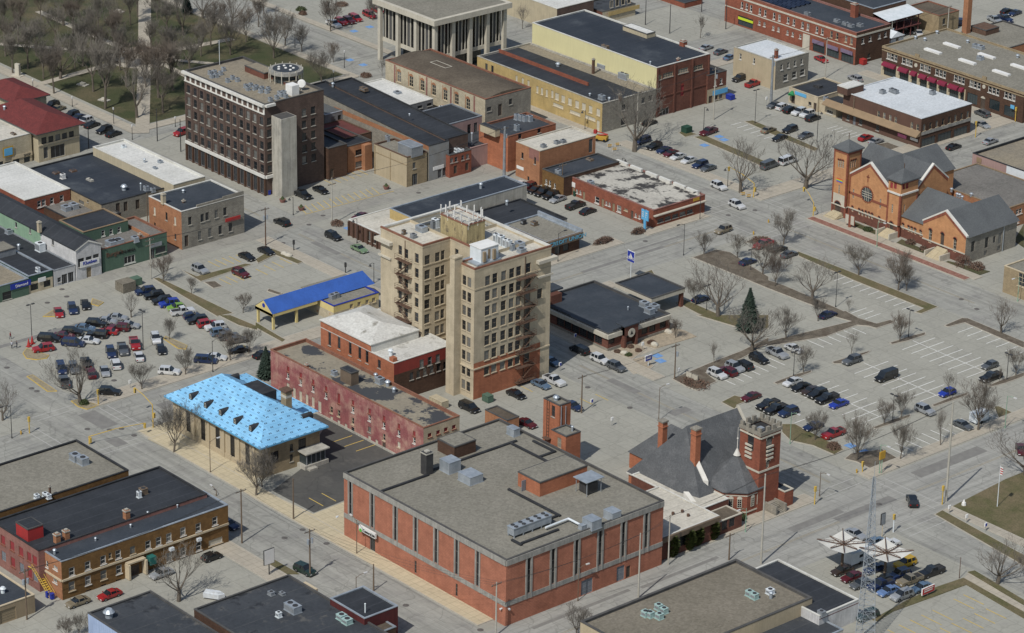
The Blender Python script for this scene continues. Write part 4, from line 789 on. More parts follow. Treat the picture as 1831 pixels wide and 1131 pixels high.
dy = b.top(('02',405,555))[1]; b.box('fire_wall', b.W*.36, dy, b.h-.5, b.W*.72,.4,.9, 'red_brick'); d2 = b.top(('02',890,650))[1]; o = MB(); o.quad((.3, d2, b.h-.44),(b.W-.3, d2, b.h-.44),(b.W-.3, b.D-.3, b.h-.44),(.3, b.D-.3, b.h-.44)); o.obj('gravel_strip', MATS['tan_gravel'], b.e)
b.vent(('02',333,460),.45,.7); b.unit(('02',645,690),1.7,1.2,1.2); b.vent(('02',560,672),.25,.6); b.vent(('02',698,705),.3,.8); b.chimney(('02',775,690),.7,.7,1.8, 'rust'); b.unit(('02',408,370),3.6,2.,1.6); b.unit(('02',657,472),3.,2.,1.6); b.unit(('02',808,538),3.2,2.,1.6); b.chimney(('02',585,470),.6,.6,4.2, 'rust'); b.box('roof_hatch', *b.top(('02',525,405)), b.h-.45,2.4,.3,1.5, 'sign_white')
b = Bld('yellow_sided_hall', 'tall hall with pale yellow siding, black roof and old red brick rear wall',('02',185,150),('02',1037,480),('02',1417,380), base=('02',1030,835), wall='yellow_siding', walls={'R': 'deep_red_brick'}, roof='blue_black_roof', cap='white_cap', par=.35)
b.at('R', pp('02',(1117,530),(1225,500),(1330,478)),3.6,1.3, 'green'); b.at('R', pp('02',(1060,548)),1.2,1.3, 'green'); b.at('R', pp('02',(1090,795)),3.4,2.2, 'store'); b.at('R', pp('02',(1128,785)),1.3,2.4, 'whitedoor'); u, z = b.face('R',('02',1218,642)); b.win('R', u, z,1.2,3.0, 'reddoor', arch='red_paint'); b.build()
for u in (.1, b.D*.33, b.D*.66, b.D-.5): b.band('R',0, b.h-.2, 'deep_red_brick',.25, u, u+.5, name='pilaster')
b.band('R',5.2,5.5, 'deep_red_brick',.15, name='belt_course'); b.vent(('02',990,450),.2,1.); b.unit(('02',670,330),2.2,.9,.8, 'old_wood'); b.chimney(('02',1225,305),1.6,1.4,1.5, 'red_brick'); b.chimney(('02',1190,420),.7,.7,.7, 'red_brick'); b.pent(('02',815,175),('02',965,240),('02',1000,215),1.3, 'cream_stucco', 'white_roof', 'roof_cabin')
b = Bld('blue_sign_store', 'small brick store with a pale blue sign at the rear of the yellow sided hall', None,('02',1400,535),('02',1531,497), h=height(('02',1525,700),('02',1531,497)), wall='deep_red_brick', roof='blue_black_roof', cap='dark_cap', par=.5, W=30)
b.patch.append(('R',0,20,0,3.9, 'tan_block')); b.at('R', pp('02',(1452,590),(1495,575)),.9,1.6, 'white'); b.at('R', pp('02',(1458,692),(1490,685)),1.1,1.2, 'dark'); b.at('R', pp('02',(1418,712)),1.3,2.5, 'door'); b.build(); b.panel('R',('02',1485,648),5.4,1.3, 'sky_blue_sign', out=.2); b.text('R',('02',1480,650), 'Family Services',.6, 'sign_white', out=.34) if False else None
# ================================================================ top right
b = Bld('solar_roof_block', 'long two storey red brick block with solar panels on its roof',('02',1600,-95),('03',640,232),('03',880,165), h=9.4, wall='red_brick', walls={'R': 'brown_brick'}, roof='slate_roof', cap='rose_brick', par=.5, capw=.4)
b.at('L', pp('02',(1643,35),(1677,45),(1707,58),(1770,80),(1808,92)),.95,1.9, 'white'); b.at('L', pp('03',(52,112),(90,125),(152,142),(193,157),(255,177),(293,190),(357,210),(396,222)),.95,1.9, 'white'); b.at('L', pp('03',(460,243),(500,256),(564,275),(603,290)),.95,1.9, 'cream')
b.at('L', pp('02',(1767,160),(1803,172)),.8,1.3, 'white'); b.at('L', pp('03',(47,197),(84,207),(148,230),(185,242),(239,258)),.8,1.3, 'white'); b.at('L', pp('02',(1668,155)),6.,2.8, 'shop'); b.at('L', pp('03',(283,310)),1.7,2.8, 'door')
b.at('L', pp('03',(370,340),(470,375),(573,412)),4.6,2.6, 'shop'); b.at('R', pp('03',(685,290),(737,273),(802,255),(845,242)),1.,1.5, 'white'); b.at('R', pp('03',(727,395)),1.1,1.3, 'dark'); b.build()
for P_ in (('03',370,300),('03',470,335),('03',573,365)): b.panel('L', P_,4.5,1.1, 'purple_awning', 'sign_panel', out=.35)
b.panel('L',('02',1672,140),6.,.7, 'lime_sign', 'sign_panel', out=.25); b.band('L',8.0,8.5, 'limestone',.1, name='belt_course'); b.band('R',8.0,8.5, 'limestone',.1, name='belt_course'); b.band('L',4.6,4.9, 'limestone',.08, name='belt_course')
sp_ = MB(); sp_.quad((-.8,-.45,.15),(.8,-.45,.15),(.8,.45,.6),(-.8,.45,.6)); sp_.quad((-.8,.45,.6),(.8,.45,.6),(.8,.45,0),(-.8,.45,0)); sp_.box(-.82,.82,.45,.5,0,.6); spm = sp_.mesh('solar_panel', glassm('solar_cell',(.012,.018,.035),(.02,.028,.05),.2))
for i in range(13):
 for j in range(5): link('solar_panel', spm, b.e,(2+i*1.75,2.2+j*1.9,8.9))
for p in ((500,145),(560,165),(600,180),(665,175),(290,95)): b.unit(('03', *p),1.6,1.2,.8, 'grey_metal')
b.chimney(('03',625,70),1.8,1.4,4, 'red_brick'); b.box('stone_doorcase', *(b.face('L',('03',283,300))[0],-.1,0),2.6,.3,4.2, 'limestone')
b = Bld('dark_roof_annex', 'low black roofed brick block with covered rear porch behind the solar roof block',('03',300,-60),('03',760,60),('03',1000,0), h=8.5, wall='brown_brick', roof='slate_roof', cap='galvanised', par=.3); b.build()
o = MB(); x, y = b.W,1.0
for i in range(5): o.tube((b.W+5.5, i*3+1,0), (b.W+5.5, i*3+1,6),.15)
for z in (3,5.9): o.box(b.W, b.W+5.8,0,14, z-.2, z, bottom=True)
o.obj('porch_frame', MATS['dull_red'], b.e); o = MB(); o.quad((b.W,-.2,7.2),(b.W+6.2,-.2,6.2),(b.W+6.2,14.2,6.2),(b.W,14.2,7.2)); o.obj('porch_roof', MATS['white_metal'], b.e)
b = Bld('tan_alley_hall', 'tan brick hall with brown gravel roof beyond the covered porch',('03',1025,35),('03',1228,110),('03',1335,60), h=5.5, wall='tan_house_brick', roof='brown_gravel', cap='tile_cap', par=.3); b.at('R', pp('03',(1262,150)),1.2,1.8, 'dark'); b.build()
b = Bld('white_shed', 'small pale garden shed behind the red brick block',('03',865,235),('03',885,270),('03',975,245), h=3.0, wall='white_metal', roof='pale_roof', cap='white_cap', par=0, W=6); b.at('R', pp('03',(930,275)),1.2,1.4, 'blind'); b.wallmesh(); b.hip(0,1.4, 'white_metal',.3, 'x',.3)
b = Bld('awning_block', 'two storey brick block with burgundy awnings and white skylights in its roof',('03',820,325),('F',1832,166),('F',1870,155), h=8.4, wall='brown_brick', walls={'R': 'brown_brick'}, roof='gravel_roof', cap='tan_house_brick', par=.5, D=26); b.patch.append(('L',0, b.face('L',('03',1415,650))[0],0,4.0, 'cream_stucco'))
for c_, x, y in (('03',892,402),('03',1000,437),('03',1128,482),('03',1237,520),('03',1370,563),('03',1482,600),('03',1615,642),('03',1730,682)):
 u, z = b.face('L',(c_, x, y))
 for k in (-1,0,1): b.win('L', u+k*1.35, z,1.15,1.9, 'white')
AW = ((878,485,4.6), (979,517,3.4), (1117,565,2.6), (1185,588,2.8), (1256,610,2.8), (1335,637,3.4), (1052,535,2.), (1393,655,1.3))
for x, y, w in AW:
 u, z = b.face('L',('03', x, y)); b.win('L', u,1.8, w*.95,2.5, 'shop'); o = MB()
 for i in range(5): a0, a1 = i*math.pi/10, (i+1)*math.pi/10; o.quad((-w/2,-1.2*math.sin(a0),1.0*math.cos(a0)), (w/2,-1.2*math.sin(a0),1.0*math.cos(a0)), (w/2,-1.2*math.sin(a1),1.0*math.cos(a1)), (-w/2,-1.2*math.sin(a1),1.0*math.cos(a1)))
 for s_ in (-w/2, w/2): o.quad(*[(s_,-1.2*math.sin(i*math.pi/10),1.0*math.cos(i*math.pi/10)) for i in range(6)], (s_,0,0))
 o.obj('awning', MATS['burgundy_cloth'], b.e,(u,0,3.3))
b.at('L', pp('03',(1462,700),(1620,745),(1725,790)),3.6,2.8, 'shop'); u, z = b.face('L',('03',1538,715)); b.win('L', u,1.7,1.6,2.9, 'door', arch='limestone'); b.build(); b.band('L',7.2,7.5, 'tan_house_brick',.12, name='belt_course'); b.band('L',7.9,8.25, 'tan_house_brick',.16, name='belt_course')
for P_ in (('03',1070,400),('03',1548,558)): u, z = b.face('L', P_); o = MB(); o.box(u-.7, u+.7,-.15,.3,8.3,9.3, bottom=True); o.obj('parapet_crest', MATS['tan_house_brick'], b.e)
for P_ in (('03',1063,462),('03',1547,615)): u, z = b.face('L', P_); o = MB(); o.tube((u,-.14, z),(u,0, z),.55, n=14); o.obj('medallion', MATS['limestone'], b.e)
for p in ((1183,368),(1318,327),(1428,443),(1566,402),(1670,522),(1800,480)): x, y = b.top(('03', *p)); b.box('skylight', x, y,7.9,5.6,1.3,.5, 'sign_white')
for p in ((1488,325),(1525,335),(1520,410)): b.unit(('03', *p),1.6,1.3,1.)
for p in ((1058,268),(1212,230),(1430,295),(1785,400),(1125,280)): b.vent(('03', *p),.35,.7)
b.panel('L',('03',1762,755),1.3,1., 'sky_blue_sign', out=.8)
b = Bld('stone_corner_house', 'square grey stone building with pale stained flat roof at the street corner',('02',1590,330),('03',65,435),('03',300,370), base=('03',55,640), wall='stonework', walls={'L': 'tan_block'}, roof='pale_roof', cap='concrete', par=.3)
b.at('L', pp('02',(1632,400),(1728,432)),.8,1.7, 'white'); b.row('R',('03',107,475),('03',250,435),4,.9,1.7, 'white'); b.at('R', pp('03',(135,550),(197,530),(255,512)),1.8,2., 'white'); b.build(); b.chimney(('03',68,380),.8,.8,2.6, 'red_brick')
b = Bld('small_tan_shop', 'small tan brick shop with black roof and rounded green awning',('03',150,620),('03',365,690),('03',575,605), h=4.2, wall='tan_brick', roof='black_roof', cap='tan_brick', par=.35); b.at('L', pp('03',(188,705)),1.3,2.3, 'door'); b.at('L', pp('03',(307,735)),1.1,.9, 'dark'); b.at('L', pp('03',(343,760)),1.1,2.3, 'door'); b.build(); b.unit(('03',365,610),2.2,1.4,.6, 'dark_metal'); b.panel('L',('03',243,670),4.2,.9, 'sky_blue_sign', out=.15)
u, z = b.face('L',('03',187,672)); o = MB(); o.tube((u,-.8,2.6),(u,-.8,2.62),.9, n=14); o.tube((u,-.6,2.62),(u,-.2,3.6),.95,.2,14); o.obj('awning', MATS['green_awning'], b.e)
b = Bld('tan_shop_wing', 'lower tan wing with small black roof between tan shop and brown block',('03',368,700),('03',495,752),('03',600,700), h=3.3, wall='tan_brick', roof='black_roof', cap='tan_brick', par=.3); b.at('L', pp('03',(448,795)),2.3,1., 'wide'); b.build(); b.unit(('03',420,700),1.1,1.,1.)
b = Bld('white_roofed_block', 'brown clad two storey block with pale flat roof and long tan canopy',('03',575,640),('03',1103,842),('03',1462,735), base=('03',1090,1055), wall='brown_panel', walls={'R': 'brown_brick'}, roof='pale_roof', cap='pale_roof', par=.2, capw=.3)
b.at('L', pp('03',(795,810),(835,822),(878,838),(917,852),(1032,890),(1072,905)),.9,1.7, 'blind'); b.at('L', pp('03',(578,835),(668,868),(788,910)),1.1,1.4, 'grey'); b.at('L', pp('03',(622,860)),1.,2.5, 'greydoor'); b.row('R',('03',1122,905),('03',1432,812),8,.95,1.8, 'tan')
b.row('R',('03',1150,1010),('03',1380,935),3,5.2,2.6, 'shop'); b.build(); b.band('R',3.5,4.3, 'concrete_band',.15,.3, name='fascia'); u0 = b.face('L',('03',500,770))[0]; o = MB(); o.quad((u0-4,-.05,4.6),(b.W,-.05,4.6),(b.W,-1.7,3.4),(u0-4,-1.7,3.4)); o.quad((b.W,-.05,4.6),(b.W,-.05,3.3),(b.W,-1.7,3.3),(b.W,-1.7,3.4)); o.quad((u0-4,-1.7,3.4),(b.W,-1.7,3.4),(b.W,-1.7,3.2),(u0-4,-1.7,3.2)); o.obj('canopy', MATS['tan_canopy'], b.e)
b.panel('L',('03',965,965),3.0,.9, 'pink_sign', out=.15); b.panel('L',('03',1050,990),2.6,.7, 'sign_white', out=.15)
for p in ((825,650),(893,640),(917,650),(1180,657)): b.unit(('03', *p),1.3,1.2,1., 'grey_metal')
b.pent(('03',515,600),('03',575,628),('03',693,595),2.0, 'brown_panel', 'white_roof', cap='white_cap')
o = MB(); o.tube((4,-.15,3),(4,-.15,7.5),.18); o.obj('duct_pipe', MATS['old_wood'], b.e)
b = Bld('brick_chimney_works', 'long low orange brick workshop with gravel roof beyond the awning block',('03',1385,225),('03',1720,340),('F',1845,68), h=6.5, wall='salmon_brick', roof='gravel_roof', cap='dark_cap', par=.3, D=18); b.build(); b.chimney(('03',1430,60),1.7,1.7,14, 'salmon_brick')
b.pent(('03',1440,185),('03',1560,215),('03',1660,190),1.6, 'rust', 'rust', 'roof_cabin')
b = Bld('corner_gravel_block', 'pink and white walled building with gravel roof at the picture edge',('F',1748,270),('F',1850,312),('F',1900,300), h=6.0, wall='pink_paint', roof='tan_gravel', cap='black_cap', par=.6, D=40); b.patch.append(('L', b.face('L',('H',312,330))[0], b.W,0,6, 'white_metal')); b.build(); b.panel('L',('H',160,270),1.6,1.3, 'tan_canopy', out=.12)
b = Bld('tan_edge_house', 'tan brick house corner with cream framed window cut by the picture edge',('F',1812,478),('F',1850,495),('F',1880,485), h=6.5, wall='tan_house_brick', roof='gravel_roof', cap='cream_trim', par=.3, W=9, D=14); b.at('L', pp('H',(400,945)),2.4,3.2, 'big'); b.build()
# ---- top centre rows beyond the street
b = Bld('stone_front_row', 'row of old brown stone fronted shops with yellow sign boards',('02',330,60),('02',690,30),('02',905,-20), h=10, wall='brown_brick', walls={'R': 'old_stone'}, roof='mottled_black', cap='old_wood', par=.4, W=18, D=24) if False else None
def simple(name, label, L, C, R, h, wall, roof, cap='dark_cap', par=.4, W=None, D=None, walls=None, base=None, rows=(), cat='building', h1=None):
 b = Bld(name, label, L, C, R, h=h, base=base, wall=wall, walls=walls, roof=roof, cap=cap, par=par, W=W, D=D, cat=cat, h1=h1)
 for r in rows: (b.row if len(r) == 7 else b.at)(*r)
 return b.build()
b = simple('white_shop_row', 'pale rendered shop with white roof behind the bare shrubs', None,('F',996,15),('F',1060,-5),7, 'tan_block', 'white_roof', 'white_cap', W=22, D=14, walls={'L': 'cream_stucco', 'R': 'dark_brick'})
b = simple('brown_shop_row', 'tall brown brick shops with yellow board above their windows', None,('02',650,82),('02',905,30), None, 'deep_red_brick', 'mottled_black', W=10, walls={'R': 'old_stone'}, base=('02',700,165), rows=[('R',('02',715,25),('02',880,-10),5,1.2,2.0, 'dark')]); b.panel('R',('02',800,70),12,1.2, 'buff_brick', out=.3)
b.h
b = simple('corner_brick_shop', 'brick corner shop at the top crossing', None,('02',1235,20),('02',1370,-10), None, 'red_brick', 'mottled_black', W=20, base=('02',1235,58))
# ================================================================ centre: small orange building, red one storey, credit union
b = Bld('orange_corner_block', 'two storey orange brick building with clean white flat roof',('02',30,1005),('02',205,1072),('02',605,962), base=('12',205,195), wall='salmon_brick', roof='dirty_white', cap='limestone', par=.25)
b.patch.append(('L', b.W*.55, b.W-.3, b.h-2.9, b.h-.2, 'rose_brick')); b.at('L', pp('02',(80,1105)),.8,1.6, 'dark'); b.at('L', pp('12',(170,20),(122,155)),.7,1.8, 'dark'); b.at('R', pp('02',(567,1035)),1.3,3.6, 'store'); b.panel('L',('12',65,70),2.6,.8, 'sign_white'); b.build()
for p in ((230,1035),(325,1010),(370,1002)): b.unit(('02', *p),1.1,1.1,.8, 'grey_metal')
b = Bld('brown_link_building', 'low brown brick link with dark roof between orange and red buildings',('12',200,82),('12',375,138),('12',745,15), h=5.2, wall='brown_brick', walls={'L': 'gold_brick'}, roof='slate_roof', cap='dark_cap', par=.3); b.at('L', pp('12',(217,160),(250,170),(276,180),(311,200)),.75,1.4, 'white'); b.build(); b.unit(('12',335,100),1.4,1.,1.2); b.unit(('12',560,10),1.8,1.,.4, 'old_wood')
b = Bld('patched_roof_building', 'long red brick one storey building with a patched black and white roof',('12',386,133),('12',1013,372),('12',1385,262), base=('12',1015,500), wall='red_brick', roof='patched_white', cap='rose_brick', par=.35)
b.at('L', pp('12',(468,237),(493,245),(678,322),(700,330),(887,408),(913,418)),.7,1., 'white'); b.at('L', pp('12',(611,300)),1.6,1.7, 'white'); b.at('L', pp('12',(768,362)),1.5,1.7, 'white'); b.at('L', pp('12',(818,368)),1.2,.6, 'cream'); b.at('L', pp('12',(445,225),(517,268),(651,320),(728,352)),.9,2.1, 'garage'); b.at('L', pp('12',(860,405),(938,440)),.9,2.1, 'door')
b.row('R',('12',1062,445),('12',1272,380),5,1.9,.95, 'grey'); b.at('R', pp('12',(1350,365)),2.4,2.2, 'wide'); b.build(); b.band('R',3.0,3.25, 'limestone',.7, name='canopy_edge'); b.unit(('12',565,172),1.5,1.1,.8); b.panel('L',('12',445,190),1.2,1.2, 'sign_white')
cm = boxm('parapet_block',-2.0,2.0,-.35,.35,0,.75, 'white_cap')
for p in ((788,45),(890,85),(995,130),(1090,168),(1195,208),(1290,245)): x, y = b.top(('12', *p)); link('parapet_block', cm, b.e,(x, b.D-.6, b.h-.35))
b.panel('R',('12',1317,293),2.0,.8, 'gold')
b = Bld('credit_union', 'low gravel roofed bank office with slanted metal fascia and large lettering',('12',105,520),('12',250,600),('12',480,525), h=4.4, wall='brown_brick', roof='gravel_roof', cap='galvanised', par=.3, W=15); b.at('R', pp('12',(330,650),(360,640),(390,630),(420,620)),1.7,2.2, 'shop'); b.build(); b.band('R',2.9,4.5, 'old_wood',.7,-.3, b.D+.6, name='fascia'); b.band('L',2.9,4.5, 'old_wood',.7,2, b.W+.7, name='fascia')
b.text('R',('12',390,578), 'CREDIT UNION',1.35, 'letter_cyan', out=.74, sx=1.22, bold=.02); b.unit(('12',165,465),1.3,1.2,1., 'old_wood'); b.unit(('12',88,455),1.,1.,1.1, 'dark_metal')
o = MB(); o.box(-.2, b.W+.5, b.D+.1, b.D+.6,3.6,5.2, bottom=True); o.obj('back_fascia', MATS['galvanised'], b.e)
b = Bld('black_roof_hall', 'flat black roofed hall with buff wall behind the tan tower',('11',935,362),('11',1110,425),('12',80,318), h=6.4, wall='buff_brick', walls={'R': 'concrete'}, roof='blue_black_roof', cap='galvanised', par=.35, D=36); b.build(); b.vent(('11',1603,200),.35,1.2); b.vent(('11',1788,320),.3,1.)
b = Bld('black_roof_wing', 'low black roofed wing joining the black roof hall to the credit office', None,('12',60,530),('12',150,490), h=4.0, wall='concrete', roof='black_roof', cap='black_cap', par=.3, W=17, D=15); b.build()
b = Bld('white_roof_shop', 'low dark brown panelled shop with white roof by the street',('11',695,447),('11',905,548),('11',1110,470), h=4.0, wall='brown_panel', roof='dirty_white', cap='white_cap', par=.15, W=13, D=13)
b.row('L',('11',810,555),('11',850,575),2,.8,2.4, 'dark'); b.build(); many('pilaster', boxm('pilaster',-.2,.2,-.35,0,0,3.6, 'brown_brick'), b.e, [(.3+i*1.8,0,0) for i in range(7)])
# ================================================================ bank with dark blue roof
b = Bld('clear_lake_bank', 'single storey brick bank with dark blue grey roof and white lettered fascia',('22',95,-60) if False else ('12',250,1022),('22',690,130),('22',1130,10), h=4.2, wall='deep_red_brick', roof='slate_roof', cap='dark_cap', par=.5, W=25, D=18.5)
b.name
b.row('L',('22',350,45),('22',620,165),6,2.4,2.1, 'bronze'); b.at('R', pp('22',(715,170),(950,100),(1005,85),(1080,60)),1.8,2., 'bronze'); b.at('R', pp('22',(830,120)),1.4,2.4, 'shop'); b.build()
for f in 'LR': b.band(f,3.1,4.05, 'limestone',.5,-.4 if f == 'R' else 0, name='fascia'); b.band(f,0,.7, 'stonework',.12, name='plinth')
b.box('entrance_gable', b.W+.5, b.face('R',('22',830,60))[0],0,1.3,4.6,4.0, 'deep_red_brick') if False else None
ue = b.face('R',('22',830,80))[0]; o = MB(); o.box(b.W, b.W+1.2, ue-2., ue-1.4,0,5.2); o.box(b.W, b.W+1.2, ue+1.4, ue+2,0,5.2); o.box(b.W, b.W+1.25, ue-2, ue+2,3.0,5.2, bottom=True); pe_ = o.obj('entrance_portal', MATS['deep_red_brick'], b.e); o = MB(); o.box(b.W-1.5, b.W+1.5, ue-2.3, ue+2.3,5.2,5.45, bottom=True); o.obj('portal_roof', MATS['slate_roof'], pe_); o = MB(); o.tube((b.W+1.26, ue,3.4),(b.W+1.32, ue,3.4),1.05, n=16); o.obj('emblem', MATS['limestone'], pe_); o = MB(); o.quad((b.W+1.34, ue-.45,3.),(b.W+1.34, ue+.45,3.),(b.W+1.34, ue,4.)); o.obj('emblem_mark', MATS['letter_black'], pe_)
b.text('R',('22',757,88), 'CLEAR LAKE',.62, 'letter_black', out=.53, sx=1.05, bold=.015); b.text('R',('22',945,28), 'BANK & TRUST CO.',.62, 'letter_black', out=.53, sx=1.05, bold=.015); b.text('L',('12',335,1075), 'CLEAR LAKE BANK & TRUST CO.',.62, 'letter_black', out=.53, sx=1.05, bold=.015)
for p in ((950,1040),(1020,1060),(985,1085)): b.unit(('12', *p),2.,1.5,1.2, 'galvanised')
b.vent(('12',832,1070),.15,.8); b.box('roof_hatch', *b.top(('12',290,965),5.5),3.7,3.2,3.2,2.1, 'deep_red_brick')
o = MB(); x, y = b.top(('12',290,925),5.9); o.box(x-1.8, x+1.8, y-1.8, y+1.8,5.8,6.2, bottom=True); o.obj('hatch_roof', MATS['slate_roof'], b.e)
BK = b
b = Bld('drive_up_canopy', 'flat dark roofed drive up canopy on brick piers beside the bank', None,('12',1000,1000),('12',1205,908), h=4.6, wall='limestone', roof='slate_roof', cap='dark_cap', par=.25, W=12, z0=3.5, cat='canopy'); b.build(); o = MB(); o.quad((0,0,3.5),(0, b.D,3.5),(b.W, b.D,3.5),(b.W,0,3.5)); o.obj('ceiling', MATS['limestone'], b.e)
many('pier', boxm('pier',-.4,.4,-.4,.4,0,3.5, 'deep_red_brick'), b.e, [(b.W-.6, b.D-.6,0),(.6, b.D-.6,0),(b.W-.6,.6,0)])
# ================================================================ drive through with blue roof
b = Bld('blue_roof_drive_through', 'yellow drive through with long bright blue gabled metal roof',('11',490,1030),('11',555,1053),('11',875,955), h=3.9, wall='drive_yellow', walls={}, roof='gravel_roof', cap='sign_blue', par=.25, W=10.5)
b.patch += [('R',0, b.D,0,2.2, 'old_stone'),('L',0, b.W,0,2.2, 'old_stone')]; b.at('R', pp('11',(683,1055),(738,1040),(795,1025),(842,1010)),1.,1.1, 'big'); b.build(); DR = b; b.unit(('11',545,985),1.4,1.1,1., 'grey_metal'); b.unit(('11',575,975),1.2,1.,1.1, 'grey_metal')
hr = 6.3; e0 = b.loc(g('11',130,1110,3.9), b); r0 = b.loc(g('11',55,1010, hr), b); r1 = b.loc(g('11',755,798, hr), b); L0 = r1.y-r0.y; x1r = r0.x+(e0.x-r0.x); half = e0.x-r0.x
o = MB(); xr = r0.x; ya, yb_ = r0.y, r1.y; zl = 3.9
o.quad((xr, ya, hr),(xr+half, ya, zl),(xr+half, yb_+1, zl),(xr, yb_, hr)); o.quad((xr, ya, hr),(xr, yb_, hr),(xr-half, yb_+1, zl),(xr-half, ya, zl)); o.quad((xr, yb_, hr),(xr+half, yb_+1, zl),(xr-half, yb_+1, zl)); ro = o.obj('blue_roof', MATS['blue_metal_roof'], b.e)
o = MB(); o.quad((xr-half, ya+.1, zl-.7),(xr+half, ya+.1, zl-.7),(xr+half, ya+.1, zl),(xr, ya+.1, hr-.05),(xr-half, ya+.1, zl)); o.box(xr-half, xr+half, ya+.1, ya+.5, zl-.75, zl-.05, bottom=True); o.box(xr+half-.5, xr+half-.05, ya+.1, yb_*.45+ya*.55, zl-.75, zl-.05, bottom=True); o.box(xr-half+.05, xr-half+.5, ya+.1, yb_, zl-.75, zl-.05, bottom=True); o.obj('gable_end', MATS['drive_yellow'], ro); o = MB(); o.tube((xr, ya+.02,5.0),(xr, ya+.08,5.0),.5, n=14); o.obj('emblem', MATS['sign_blue'], ro)
many('post', boxm('post',-.25,.25,-.25,.25,0,3.3, 'drive_yellow'), b.e, [(xr+half-.5, ya+.6,0),(xr-half+.5, ya+.6,0),(xr+half-.5, ya+7,0),(xr-half+.5, ya+7,0)])
o = MB(); o.box(xr-half-2.5, xr-half+.2, yb_-13, yb_-.5,0,3.6); o.obj('side_office', MATS['drive_yellow'], b.e); o = MB(); o.box(xr-half-2.6, xr-half+.1, yb_-13.1, yb_-.4,3.6,3.75); o.obj('side_roof', MATS['gravel_roof'], b.e)
# ================================================================ west block
Bp = Bld
b = Bld('red_tiled_station', 'cream building with red tiled hipped roof and deep dark eaves',('E',-160,300),('E',425,545),('E',880,430), h=8.0, wall='cream_stucco', roof='red_tile', cap='dark_cap', par=0)
b.at('R', pp('E',(495,640),(573,625),(650,605),(725,590),(803,570)),1.5,2., 'dark'); b.at('R', pp('E',(515,770)),1.3,3, 'store'); b.at('R', pp('E',(650,750)),4.2,3.2, 'store'); b.row('L',('E',-60,345),('E',320,520),9,1.1,1.5, 'dark'); b.wallmesh(); b.hip(0,3.0, 'red_tile',1.3, 'x'); b.band('R',4.3,4.7, 'cream_trim',.2, name='belt_course'); b.vent(('E',50,270),.3,.9, zr=9)
b = Bld('red_tiled_wing', 'small red tiled hipped roof building at the street west of the cream building', None,('E',150,200),('E',330,150), h=7., wall='cream_stucco', roof='red_tile', cap='dark_cap', par=0, W=16, D=10); b.wallmesh(); b.hip(0,2.2, 'red_tile',.8, 'x')
b = Bld('blue_sign_theatre', 'tan stone shopfront with white roof and gold framed blue sign', None, None,('E',350,548), h=7.5, wall='cream_stucco', walls={'R': 'old_stone'}, roof='dirty_white', cap='white_cap', par=.4, W=18, D=14)
b.at('R', pp('E',(5,920),(90,920),(185,890),(305,865)),1.8,2.3, 'shop'); b.build(); b.panel('R',('E',85,755),3.0,2.6, 'gold', out=.35); b.panel('R',('E',85,755),2.4,1.9, 'sky_blue_sign', out=.42, th=.1); b.panel('R',('E',245,800),6,1.0, 'cream_trim', out=.2); b.text('R',('E',300,790), 'SHOP',.8, 'letter_black', out=.24); b.unit(('E',150,555),1.6,.7,.4, 'old_wood')
b = Bld('wide_black_roof', 'wide flat black roofed store with crumbling stone rear wall',('10',222,70),('10',722,332),('10',1190,205), h=6.0, wall='tan_house_brick', walls={'R': 'stonework'}, roof='blue_black_roof', cap='black_cap', par=.3)
b.at('L', pp('10',(580,315)),2.2,.9, 'dark'); b.at('L', pp('10',(625,308)),.6,.5, 'dark'); b.at('R', pp('10',(840,355),(895,345),(980,330)),1.2,2.4, 'door'); b.build()
b.unit(('10',447,130),1.,1.,1.2, 'sign_white'); b.vent(('10',883,215),.55,1.); b.unit(('10',1040,215),1.1,1.,1.1); b.unit(('10',1088,228),1.,1.,1.); b.vent(('10',1002,205),.2,1.8); b.unit(('10',640,155),2.,.8,.4, 'concrete'); b.unit(('10',400,105),1.4,1.4,.3, 'rust'); b.unit(('10',520,90),1.4,1.4,.3, 'rust')
b = Bld('white_strip_roof', 'long narrow building with white roof and cream parapet wall by the street',('00',700,1032),('10',1235,190),('10',1420,112), h=8.0, wall='cream_stucco', roof='white_roof', cap='white_cap', par=.5); b.build(); b.vent(('10',1028,20),.25,.9); b.unit(('10',1140,25),1.2,.8,.6); b.unit(('10',1105,70),1.3,.6,.4); b.unit(('00',880,1040),1.,.9,.6, 'white_metal')
b = Bld('white_roof_brick_rear', 'orange brick rear building with white membrane roof and white framed windows', None,('10',175,300),('10',490,212), h=6.4, wall='red_brick', roof='white_roof', cap='white_cap', par=.3, W=24); b.at('R', pp('10',(280,328),(312,318),(370,305),(440,288)),1.1,1.7, 'white'); b.build()
b = Bld('grey_yard_roof', 'low mottled grey roof with two rusty air handlers between taller walls', None,('10',560,470),('10',745,400), h=3.6, wall='brown_brick', roof='grey_gravel', cap='black_cap', par=.2, W=22, D=12); b.build(); b.unit(('10',470,355),2.2,1.6,1.1); b.unit(('10',525,340),2.2,1.6,1.2)
b = Bld('stone_gable_store', 'two storey rough stone building with black roof and small red sign',('10',1060,270),('10',1290,382),('10',1700,245), base=('10',1295,655), wall='stonework', walls={'L': 'salmon_brick'}, roof='slate_roof', cap='white_cap', par=.3)
b.at('L', pp('10',(1100,378),(1246,448)),.8,2., 'board'); b.at('L', pp('10',(1185,415)),.8,2., 'dark'); b.at('L', pp('10',(1102,480),(1248,560)),.7,1.4, 'dark'); b.at('R', pp('10',(1352,448),(1440,427),(1475,415),(1540,398),(1602,380)),1.,2., 'dark'); b.at('R', pp('10',(1422,550),(1495,530),(1568,512),(1640,492)),1.,2.2, 'dark'); b.at('R', pp('10',(1328,590)),1.1,2.8, 'door'); b.build()
